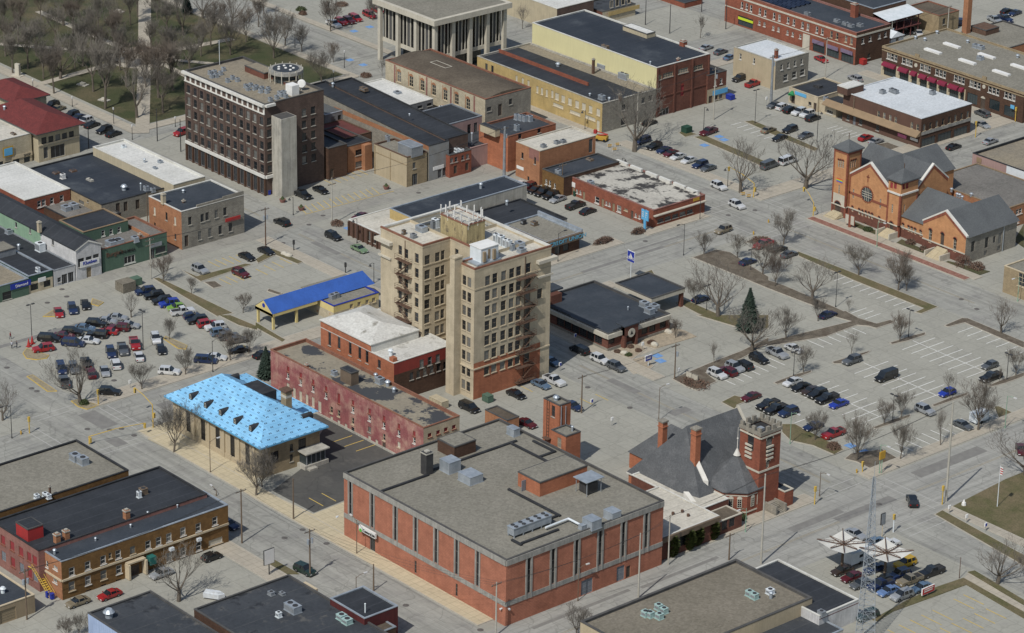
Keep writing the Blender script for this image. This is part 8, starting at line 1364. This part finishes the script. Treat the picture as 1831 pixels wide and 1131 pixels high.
for k, a in {'a': ('10',1075,862,290, 'grey utility pole beside the green mini mall and verge',2,.16, 'concrete',0), 'b': ('10',1052,478,230, 'thin leaning pole before the orange brick side wall',0,.14, 'old_wood',0), 'c': ('30',1722,492,385, 'wooden utility pole near the corner of the ochre flats',1,.18, 'old_wood',0), 'd': ('30',192,1036,360, 'wooden utility pole with transformers beside the tan metal garage',1,.17, 'old_wood',2),
   'e': ('31',270,323,290, 'leaning wooden pole with yellow guard at the asphalt forecourt',0,.17, 'old_wood',0), 'f': ('31',388,737,345, 'wooden utility pole with transformers by the dark green car',1,.18, 'old_wood',2), 'g': ('31',840,832,190, 'dark wooden pole rising behind the maroon block',0,.17, 'old_wood',0), 'h': ('31',1710,1150,380, 'wooden pole at the near corner of the brick block',1,.18, 'concrete',0),
   'i': ('32',905,882,460, 'tall grey pole across from the brick block doors',0,.19, 'concrete',0), 'j': ('32',1118,647,355, 'pale grey pole at the far corner of the brick block',0,.16, 'concrete',0), 'k': ('32',1550,612,190, 'short utility pole with crossarm behind the gravel warehouse',1,.17, 'old_wood',0), 'l': ('32',1778,640,640, 'very tall grey pole before the turreted church',0,.22, 'concrete',0),
   'm': ('33',1275,197,712, 'very tall dark steel pole at the lower junction',0,.26, 'concrete',0), 'n': ('33',1370,742,150, 'rusty short pole at the canopy lot corner',0,.08, 'rust',0), 'o': ('22',500,692,270, 'wooden utility pole beside the lot with the navy car',1,.17, 'old_wood',0), 'p': ('22',1163,450,250, 'wooden pole at the corner of the shrub bed by the bank',1,.16, 'old_wood',1), 'q': ('11',545,470,330, 'pale steel pole with crossarms by the yellow hatched kerb',2,.16, 'concrete',0), 'r': ('11',72,622,270, 'rusty utility pole with transformers before the stone store',1,.17, 'rust',2),
   's': ('02',1440,850,370, 'wooden utility pole before the dark red brick wall',1,.18, 'concrete',1), 't': ('02',893,1000,350, 'pole beside the big spreading tree by the ochre row',1,.17, 'concrete',0), 'u': ('02',775,900,250, 'rusty pipe pole at the grey end wall of ochre row',0,.14, 'rust',0), 'v': ('D',1685,908,470, 'thick blue grey steel pole in the alley by the pink building',1,.42, 'grey_metal',1), 'w': ('03',415,555,290, 'utility pole before the purple awning shopfronts',1,.17, 'concrete',0), 'x': ('03',885,302,150, 'utility pole beside the garden shed',1,.17, 'concrete',1), 'y': ('03',30,732,340, 'thick blue grey steel pole beside the stone corner house',1,.4, 'grey_metal',1), 'z': ('03',1285,237,200, 'utility pole by the tall brick chimney stack',1,.17, 'concrete',0), 'A': ('12',363,255,215, 'thin pole between the brown link and patched roof buildings',1,.13, 'old_wood',0)}.items(): PL[k] = pole(*a)
for a in (('00',1120,1003,235, 'thick black pole on the brick corner before the office block'),('00',1287,1077,230, 'thick black pole beside the red car'),('00',632,1057,168, 'black pole beyond the red tiled building'),('02',955,175,175, 'black pole at the top crossing near yellow boards'),('02',1128,236,205, 'black pole with red tag at the top crossing'),('02',1527,206,200, 'black pole on the far corner of the top crossing'),('02',1355,82,85, 'black pole by the corner brick shop')): pole(*a,0,.14, 'dark_metal',0, 'black traffic poles')
def wire(a, b, dz=0, n=12):
 (pa, ha), (pb, hb) = PL[a], PL[b]; o = MB(); L_ = (pb-pa).length
 for off in (-1.,0,1.):
  pr = None
  for i in range(n+1): t = i/n; p = Vector((pa.x+(pb.x-pa.x)*t, pa.y+(pb.y-pa.y)*t+off, (ha-.2-dz)*(1-t)+(hb-.2-dz)*t-L_*.03*4*t*(1-t))); (o.tube(pr, p,.022, n=3, cap=False) if pr is not None else 0); pr = p
 tag(o.obj('power_line', MATS['dark_metal']), {'ch': 'power lines sagging from the ochre flats pole across the street', 'ij': 'power lines along the brick block wall', 'jl': 'power lines passing the turreted church cedars', 'hi': 'power lines at the near corner of the brick block', 'cf': 'power lines from flats pole to transformer pole', 'st': 'power lines over the lane before the dark red wall', 'vq': 'power lines over the small hatched car park', 'rf': 'long power lines', 'yw': 'power lines beside the stone corner house', 'fg': 'power lines from transformer pole to dark pole', 'dc': 'power lines along the brown flats front', 'lm': 'power lines over the wide lower street', 'ra': 'power lines before the green mini mall', 'xz': 'power lines above the garden shed yard', 'wx': 'power lines past the red brick block', 'fh': 'power lines along the street before the brick block', 'op': 'power lines crossing the street near the bank', 'aq': 'power lines above the verge west of blue roof'}[a+b], 'power line')
for k in ('cf', 'fg', 'hi', 'ij', 'jl', 'st', 'vq', 'yw', 'op', 'dc', 'lm', 'ra', 'xz', 'wx', 'fh'): wire(*k)
def signal(c, x, y, hp, label, arm=None, mat='kerb_yellow'):
 p = g(c, x, y); h = height((c, x, y),(c, x, y-hp)); t = thing('traffic_signal', label, 'traffic signal',(p.x, p.y,0),0, 'traffic signals'); o = MB(); o.tube((0,0,0),(0,0, h),.13,.1,8); o.obj('pole', MATS[mat], t); hd = MB(); hd.box(-.2,.2,-.2,.2,-.55,.55, bottom=True); hm_ = WC.setdefault('sg'+mat, hd.mesh('signal_head', MATS['kerb_yellow' if mat != 'dark_metal' else mat])); ln = MB()
 for k in (-.35,0,.35): ln.tube((.2,0, k), (.24,0, k),.13, n=8)
 lm = WC.setdefault('sl', ln.mesh('signal_lens', MATS['dark_metal'])); pts = [(0,0, h)]
 if arm: d = Vector((math.cos(R_(arm[0])), math.sin(R_(arm[0])),0)); e = d*arm[1]; o = MB(); o.tube((0,0, h),(e.x*.5, e.y*.5, h+.7),.08, n=6); o.tube((e.x*.5, e.y*.5, h+.7),(e.x, e.y, h+.8),.07, n=6); o.obj('arm', MATS[mat], t); pts = [(e.x, e.y, h+.2),(.2,.2, h*.55)]
 for q_ in pts: s_ = link('signal_head', hm_, t, q_, rt.choice((0,1.57))); link('signal_lens', lm, s_)
signal('13',330,415,95, 'yellow traffic signal with long arm before the gabled church tower',(150,9)); signal('20',635,915,55, 'yellow signal with bent arm over the junction behind the gravel roof',(75,12)); signal('20',1090,800,165, 'tall yellow signal with arm beside the sheathed roof corner',(172,8)); signal('20',210,837,100, 'short yellow signal at the far kerb beside the hydrant'); signal('20',700,632,90, 'yellow signal below the spreading tree of the crowded lot')
signal('33',340,217,110, 'yellow signal at the corner of the turreted church'); signal('33',1248,217,115, 'yellow signal beside the very tall dark pole'); signal('33',900,415,110, 'twin yellow signal on a white pole by the canopy lot', None, 'white_metal'); signal('12',1725,280,100, 'yellow signal by the roadworks near the central crossing',(170,11)); signal('23',680,1115,60, 'signal at the mulch corner of the lower junction'); signal('03',1485,975,100, 'yellow signal at the white roofed block corner'); signal('03',1768,865,90, 'yellow signal at the far side of the top corner junction'); signal('11',640,820,60, 'black signal post by the blue roof drive exit', None, 'dark_metal'); signal('11',272,660,60, 'black signal post on the pavement below the stone store', None, 'dark_metal')
def sign(c, x, y, hp, w, h, face, label, edge='dark_metal', post='white_metal', txt=None, tm='sign_white', ts=.6, rz=R_(90), pr=.09, boat=0, bars=0):
 p = g(c, x, y); ht = height((c, x, y),(c, x, y-hp)); t = thing('street_sign', label, 'sign',(p.x, p.y,0), rz, 'free standing signs'); o = MB(); o.tube((0,0,0),(0,0, ht), pr, n=6); o.obj('post', MATS[post], t); o = MB(); o.box(-w/2, w/2,-.12,.12, ht-h, ht, bottom=True); o.obj('sign_panel', MATS[edge], t); o = MB(); o.box(-w/2+.08, w/2-.08,-.15,.15, ht-h+.08, ht-.08, bottom=True); o.obj('sign_face', MATS[face], t)
 if boat: o = MB(); o.quad((-.1,-.18, ht-1.5),(.55,-.18, ht-1.5),(-.1,-.18, ht-.4)); o.quad((-.5,-.18, ht-1.5),(-.2,-.18, ht-1.5),(-.2,-.18, ht-.7)); o.quad((-.6,-.18, ht-1.6),(.6,-.18, ht-1.6),(.4,-.18, ht-1.8),(-.4,-.18, ht-1.8)); o.obj('emblem', MATS['sign_white'], t)
 if bars: o = MB(); [o.box(-w*.36, w*.36-.2*k,-.18,-.15, ht-h*(.25+.6*k/bars)-.1, ht-h*(.25+.6*k/bars)+.1, bottom=True) for k in range(bars)]; o.obj('worn_lettering', MATS['white_trim'], t)
 if txt: cv = bpy.data.curves.new('lettering', 'FONT'); cv.body = txt; cv.size = ts; cv.extrude = .01; cv.align_x = cv.align_y = 'CENTER'; cv.materials.append(MATS[tm]); x_ = text_mesh('lettering', cv, t); x_.rotation_euler = (R_(90),0,0); x_.location = (0,-.17, ht-h/2)
sign('12',850,870,208,2.4,2.7, 'sign_blue', 'tall white posted blue square sign above the bank lawn', 'sign_white', 'white_metal', '\n\nCLEAR LAKE\nBANK & TRUST', 'sign_white',.4,0, boat=1); sign('12',950,518,148,2.4,2.6, 'sky_blue_sign', 'pale blue pylon sign on thick blue post beside the red building', 'sky_blue_sign', 'sky_blue_sign', rz=0, pr=.35, bars=3); sign('31',97,720,185,2.4,3.1, 'sign_white', 'black and yellow framed white sign on a black post', 'dark_metal', 'dark_metal', rz=R_(90), pr=.12); sign('22',975,362,82,2.,1.3, 'sign_blue', 'small blue bank sign beside the gravel bed', 'sign_white', 'white_metal', bars=2); sign('22',1288,460,50,3.6,1.4, 'limestone', 'low stone monument sign among brown shrubs', 'stonework', 'stonework', rz=0, pr=.2); sign('33',1145,870,70,3.4,1.4, 'sign_red', 'red and white banner sign at the verge of the canopy lot', 'sign_white', 'old_wood', bars=2); sign('33',820,445,165,1.2,2.4, 'grey_metal', 'empty steel sign frame on a cream post by the canopies', 'dark_metal', 'cream_trim')
sign('23',815,1125,160,1.6,1.7, 'gold', 'orange yellow square sign at the mulch corner', 'gold', 'green_cap'); sign('13',590,495,90,3.0,2.4, 'limestone', 'brick framed church notice board beside the tower steps', 'red_brick', 'red_brick', rz=0, pr=.4)
i_ = 0
for c, x, y, lab in (('22',1190,435, 'by the shrub bed pole'),('22',455,190, 'beside the black car near the bank'),('22',935,250, 'at the bank path'),('22',717,785, 'on the kerb behind the lift tower'),('22',573,655, 'by the wooden pole shadow'),('02',1815,750, 'by the accessible bays'),('33',1420,350, 'on the lower verge'),('33',1555,410, 'with blue face on the lower verge'),('33',1297,285, 'near the lawn corner'),('20',927,520, 'near the post office corner'),('22',348,395, 'beside the tower wall')): sign(c, x, y,62,.6,.75,('sign_white', 'sign_blue')[i_ % 3 == 1], 'small post sign '+lab, 'sign_white', 'grey_metal', pr=.035); i_ += 1
def prop(name, label, cat, c, x, y, rz=0, group=None): p = g(c, x, y); return thing(name, label, cat, (p.x, p.y,.02), rz, group)
for c, x, y, s_ in (('20',205,220, 'nearest the lot island'),('20',230,200, 'touching the lamp post')): t = prop('traffic_cone', 'large red cone shaped barrier '+s_, 'cone', c, x, y,0, 'red cones'); o = MB(); o.box(-.5,.5,-.5,.5,0,.08); o.obj('base', MATS['sign_red'], t); o = MB(); o.tube((0,0,.08),(0,0,1.9),.42,.06,10); o.obj('cone', MATS['sign_red'], t)
for c, x, y, m_, s_ in (('12',393,250, 'sign_blue', 'blue wheeled bin against the red brick wall'),('12',413,255, 'sign_blue', 'second blue wheeled bin beside the first one'),('12',452,272, 'deep_green', 'dark green bin beside the blue bins'),('30',340,880, 'sign_blue', 'blue bin below the yellow outside stair'),('30',370,892, 'sign_blue', 'blue bin closest to the stair foot'),('11',95,262, 'sign_blue', 'blue mailbox beside the concrete shaft')): t = prop('wheeled_bin', s_, 'bin', c, x, y,0, 'wheeled bins'); o = MB(); o.prism([(-.3,-.3),(.3,-.3),(.34,.34),(-.34,.34)],.08,1.1); o.obj('body', MATS[m_], t); o = MB(); o.box(-.36,.36,-.36,.4,1.1,1.2, bottom=True); o.obj('lid', MATS[m_], t)
for c, x, y, m_, w, d, h, s_ in (('10',895,940, 'olive_gravel',3.0,3.4,2.2, 'large faded green wooden crate enclosure by the dark cars'),('10',965,900, 'green_paint',2.,2.2,1.6, 'grey green dumpster behind the crate enclosure'),('02',1248,940, 'deep_green',1.9,2.0,1.6, 'dark green dumpster on the small verge'),('02',1560,705, 'sign_blue',1.8,1.5,1.3, 'blue dumpster by the rear of the small brick store'),('21',1305,640, 'cream_stucco',4.0,1.8,1.6, 'long cream dumpster behind the painted warehouse'),('21',1652,610, 'green_paint',1.9,1.4,1.5, 'grey green utility cabinet by the tan tower'),('03',680,455, 'sign_red',2.,1.4,1.5, 'red dumpster beside the red brick block')): t = prop('dumpster', s_, 'dumpster', c, x, y,0, 'dumpsters'); o = MB(); o.box(-w/2, w/2,-d/2, d/2,.1, h); [o.box(-w/2-.05+i*(w/4),-w/2+.05+i*(w/4),-d/2-.06, d/2+.06,.1, h-.1) for i in range(5)]; o.obj('body', MATS[m_], t); o = MB(); o.box(-w/2-.05, w/2+.05,-d/2-.08, d/2+.08, h, h+.08, bottom=True); o.obj('lid', MATS[m_], t)
for c, x, y, s_ in (('11',192,315, 'near the concrete shaft'),('11',325,372, 'at the start of the yellow kerb'),('11',930,222, 'at the far end of the yellow kerb')): t = prop('stone_planter', 'round stone planter '+s_, 'planter', c, x, y,0, 'stone planters'); o = MB(); o.tube((0,0,0),(0,0,.8),.55,.85,12); o.obj('pot', MATS['rose_brick'], t); o = MB(); o.tube((0,0,.8),(0,0,1.5),.6,.15,9); o.obj('bush', MATS['shrub_green'], t)
for c, x, y, s_ in (('20',150,845, 'beside the short yellow signal'),('13',12,460, 'at the kerb near the bare tree'),('12',1725,545, 'near the central crossing'),('23',640,1118, 'by the graffiti corner')): t = prop('fire_hydrant', 'yellow fire hydrant '+s_, 'fire hydrant', c, x, y,0, 'fire hydrants'); o = MB(); o.tube((0,0,0),(0,0,.7),.15, n=8); o.tube((0,0,.7),(0,0,.9),.15,.04,8); o.tube((-.28,0,.5),(.28,0,.5),.08, n=6); o.obj('body', MATS['gold'], t)
p = g('33',1640,235); hf = 9; t = tag(link('flagpole', None, None,(p.x, p.y,0)), 'white flagpole with a limp striped flag on the corner lawn', 'flagpole'); o = MB(); o.tube((0,0,0),(0,0, hf),.09,.05,8); o.obj('pole', MATS['white_metal'], t)
for i in range(7): o = MB(); o.box(.05,.75-abs(i-3)*.02,-.05+i*.01,.02+i*.01, hf-1.9+i*.24, hf-1.66+i*.24, bottom=True); o.obj('flag_stripe', MATS['sign_red' if i % 2 else 'sign_white'], t)
for c, x, y, s_ in (('33',1402,225, 'white garden urn near the lawn corner'),): t = prop('lawn_urn', s_, 'urn', c, x, y); o = MB(); o.tube((0,0,0),(0,0,.7),.5,.4,8); o.tube((0,0,.7),(0,0,1.3),.3,.1,8); o.obj('urn', MATS['sign_white'], t)
for (L_, T_, Rr, Bb, ps, lab) in ((('33',365,475),('33',548,405),('33',720,497),('33',550,578),('33',545,630), 'square white canopy with rust red ribs nearer the street'),(('33',668,535),('33',845,462),('33',1040,560),('33',852,637),('33',840,705), 'square white canopy with rust red ribs over the yellow car')):
 z = 5.4; l, t_, r, b_ = [g(*k, z) for k in (L_, T_, Rr, Bb)]; c0 = (l+t_+r+b_)/4; a = ((r-t_).length+(b_-l).length)/4; d_ = ((t_-l).length+(r-b_).length)/4; t = thing('filling_station_canopy', lab, 'canopy',(c0.x, c0.y,0),0, 'square canopies'); o = MB(); o.tube((0,0,0),(0,0, z-.9),.3,.22,10); o.obj('post', MATS['old_wood'], t); zc = z-.55
 E8 = [(-a,-d_, z+.15), (0,-d_, z-.3), (a,-d_, z+.15), (a,0, z-.3), (a, d_, z+.15), (0, d_, z-.3), (-a, d_, z+.15), (-a,0, z-.3)]; o = MB()
 for i in range(8): o.quad((0,0, zc), E8[i], E8[(i+1) % 8]); o.quad(E8[i], (0,0, zc-.15), E8[(i+1) % 8])
 o.obj('canopy_roof', MATS['white_cap'], t)
 for i in range(8): o = MB(); e = Vector(E8[i]); n_ = e.normalized(); o.tube((0,0, zc+.12), e*1.03+Vector((0,0,.14)),.09, n=5); o.tube((0,0, zc+.75), e+Vector((0,0,.4)),.05, n=4); [o.tube(Vector((0,0, zc+.12)).lerp(e+Vector((0,0,.14)), k/6), Vector((0,0, zc+.75)).lerp(e+Vector((0,0,.4)),(k+.5)/6),.035, n=3) for k in range(6)]; o.obj('rib', MATS['rust'], t)
p = g('33',690,1185); zt = height(('33',690,1185),('33',765,20)); t = tag(link('lattice_mast', None, None,(p.x, p.y,0),.4), 'tall slender galvanised lattice mast rising beside the corner canopy lot', 'mast'); n_ = 26; o = MB(); o2 = MB()
def lp(i, k): w_ = 1.9*(1-i/n_)**1.1+.28; return Vector((w_*math.cos(k*2.094), w_*math.sin(k*2.094), zt*i/n_))
for i in range(n_):
 for k in range(3): o.tube(lp(i, k), lp(i+1, k),.07, n=4, cap=False); o2.tube(lp(i, k), lp(i+1, (k+1) % 3),.035, n=3, cap=False); o2.tube(lp(i+1, k), lp(i+1, (k+1) % 3),.03, n=3, cap=False); o2.tube(lp(i, (k+1) % 3), lp(i+1, k),.035, n=3, cap=False)
o.obj('leg', MATS['galvanised'], t); o2.obj('bracing', MATS['galvanised'], t); o = MB(); o.tube((0,0, zt),(0,0, zt+3),.04, n=4); o.obj('antenna', MATS['galvanised'], t)
for c, x, y, w, l_, h, lab in (('23',1507,757,2.0,3.8,2.0, 'small white enclosed cargo trailer by the grey sedan'),('33',640,628,2.2,5.4,2.3, 'white camping trailer under the first square canopy')): t = prop('trailer', lab, 'trailer', c, x, y, R_(90)); o = MB(); o.box(-l_/2, l_/2,-w/2, w/2,.5,.5+h, bottom=True); o.box(l_/2, l_/2+.4,-w*.4, w*.4,.6,.3+h*.75, bottom=True); o.obj('body', MATS['white_metal'], t); o = MB(); o.tube((-.2,-w/2-.05,.35),(-.2, w/2+.05,.35),.35, n=10); o.obj('wheel', MATS['tyre'], t); o = MB(); o.box(l_/2+.4, l_/2+1.4,-.06,.06,.5,.6, bottom=True); o.obj('drawbar', MATS['dark_metal'], t); o = MB(); o.box(-.5,.5,-w/2-.02,-w/2+.02,1.5,2.1); o.obj('window', MATS['glass'], t)
t = prop('boom_lift', 'red folded boom lift parked beside the orange corner block', 'boom lift', '02',645,1000,.5); o = MB(); o.box(-1.5,1.5,-1,1,.5,1.3, bottom=True); o.obj('chassis', MATS['gold'], t); o = MB(); o.tube((-1,0,1.4),(1.6,0,1.9),.16, n=6); o.tube((1.6,0,1.9),(-1.4,.2,2.3),.13, n=6); o.box(-2.2,-1.4,-.4,.4,1.8,2.7, bottom=True); o.obj('boom', MATS['sign_red'], t); o = MB(); o.tube((0,-1.05,.4),(0,-.8,.4),.4, n=10); many('wheel', o.mesh('wheel', MATS['tyre']), t, [(-1,0,0),(1,0,0),(-1,1.85,0),(1,1.85,0)])
for c, x, y, i_ in (('02',700,1050, 'nearest the boom lift'),('02',735,1075, 'second from the boom lift'),('02',755,1040, 'third from the boom lift'),('12',1650,270, 'by the signal roadworks'),('12',1690,285, 'beside the yellow signal foot')): t = prop('barricade', 'orange striped road barricade '+i_, 'barricade', c, x, y,1.2, 'road barricades'); o = MB(); [o.box(-.7,.7,-.04,.04, z, z+.22, bottom=True) for z in (.35,.75)]; o.obj('board', MATS['gold'], t); o = MB(); [o.tube((sx, sy,0),(sx,0,1.05),.04, n=4) for sx in (-.6,.6) for sy in (-.3,.3)]; o.obj('leg', MATS['sign_white'], t)
p = g('30',1525,885); o = MB(); o.prism([(-1.9,-.8),(1.1,-.8),(2.1,0),(1.1,.8),(-1.9,.8)],.3,1.2); o.prism([(-1.7,-.4),(.9,-.4),(1.5,0),(.9,.4),(-1.7,.4)],1.2,1.55); tag(o.obj('covered_boat', MATS['pale_roof'], None,(p.x, p.y,0),.6), 'pale blue tarpaulin covered boat under the bare tree', 'boat')
for c, x, y, s_ in (('22',1115,122, 'near the bank side wall'),('22',1020,212, 'tan boulder in bank gravel bed'),('22',805,275, 'dark rock in the bank gravel bed'),('11',205,688, 'at the verge end by the street'),('11',235,700, 'beside its twin on the verge end')): p = g(c, x, y); bmx = bmesh.new(); bmesh.ops.create_icosphere(bmx, subdivisions=2, radius=.8); [setattr(v, 'co', Vector((v.co.x*1.3, v.co.y, v.co.z*.7))*rt.uniform(.85,1.1)) for v in bmx.verts]; me = bpy.data.meshes.new('boulder'); bmx.to_mesh(me); me.materials.append(MATS['limestone']); tag(link('boulder', me, None,(p.x, p.y,.3)), 'pale landscape boulder '+s_, 'boulder', 'landscape boulders')
for c, x, y, lab, m_ in (('00',128,540, 'pale stone monument at the lower corner of the park', 'limestone'),('00',590,605, 'small flat stone memorial slab on the lawn', 'concrete'),('00',742,715, 'grey memorial bench slab beside the park tree', 'concrete'),('00',845,85, 'pale stone slab at the top of the park', 'concrete')): t = prop('park_monument', lab, 'monument', c, x, y,.3, 'stones in the park'); hh_ = 3.2 if y == 540 else .5; o = MB(); o.box(-1.5,1.5,-.9,.9,0,.3); o.obj('base', MATS[m_], t); o = MB(); o.box(-.7,.7,-.4,.4,.3, hh_+.3); o.obj('block', MATS['limestone'], t)
M('cloth_dark',(.03,.035,.05),(.05,.05,.06),2); M('cloth_red',(.25,.04,.05),(.2,.03,.04),2); M('cloth_pale',(.4,.42,.45),(.35,.36,.4),2); M('skin',(.45,.28,.2),(.4,.25,.18),3); M('hair',(.04,.028,.02),(.06,.04,.03),3)
def person(c, x, y, rz, m1, m2, label):
 p = g(c, x, y); t = thing('person', label, 'person',(p.x, p.y,.01), rz, 'people crossing the lot drive')
 V = [(0,0,.95,.15), (0,0,1.2,.15), (0,0,1.42,.16), (0,0,1.54,.06), (.02,0,1.68,.105), (0,.11,.88,.095), (.12,.12,.48,.065), (.06,.12,.08,.05), (.2,.13,.04,.045), (0,-.11,.88,.095), (-.06,-.12,.48,.065), (-.26,-.12,.1,.05), (-.14,-.13,.04,.045), (0,.2,1.42,.07), (-.08,.26,1.14,.05), (.08,.27,.9,.038), (.13,.27,.82,.03), (0,-.2,1.42,.07), (.1,-.26,1.14,.05), (.22,-.26,.94,.038), (.28,-.26,.88,.03)]
 E = [(0,1), (1,2), (2,3), (3,4), (0,5), (5,6), (6,7), (7,8), (0,9), (9,10), (10,11), (11,12), (2,13), (13,14), (14,15), (15,16), (2,17), (17,18), (18,19), (19,20)]
 me = bpy.data.meshes.new('body'); me.from_pydata([v[:3] for v in V], E, []); o = link('body', me, t); md = o.modifiers.new('skin', 'SKIN')
 for i, v in enumerate(V): me.skin_vertices[0].data[i].radius = (v[3], v[3])
 me.skin_vertices[0].data[0].use_root = True; o.modifiers.new('sub', 'SUBSURF').levels = 1; dg = bpy.context.evaluated_depsgraph_get(); nm = bpy.data.meshes.new_from_object(o.evaluated_get(dg)); o.modifiers.clear(); o.data = nm; nm.materials.clear(); [nm.materials.append(MATS[k]) for k in (m1, m2, 'skin')]
 for f in nm.polygons: f.material_index = 2 if f.center.z > 1.5 or (abs(f.center.y) > .22 and f.center.z < .95) else (1 if f.center.z < .95 else 0)
 b = MB(); b.tube((-.02,0,1.68),(-.02,0,1.80),.118,.07,10); b.obj('hair', MATS['hair'], t)
person('20',75,168,.5, 'cloth_red', 'cloth_dark', 'walker in a dark red top farthest from the cones'); person('20',85,232,2., 'cloth_pale', 'cloth_dark', 'walker in a pale top at the lower end of the group'); person('20',120,232,1.2, 'cloth_dark', 'cloth_dark', 'walker in dark clothes nearest the red cones')
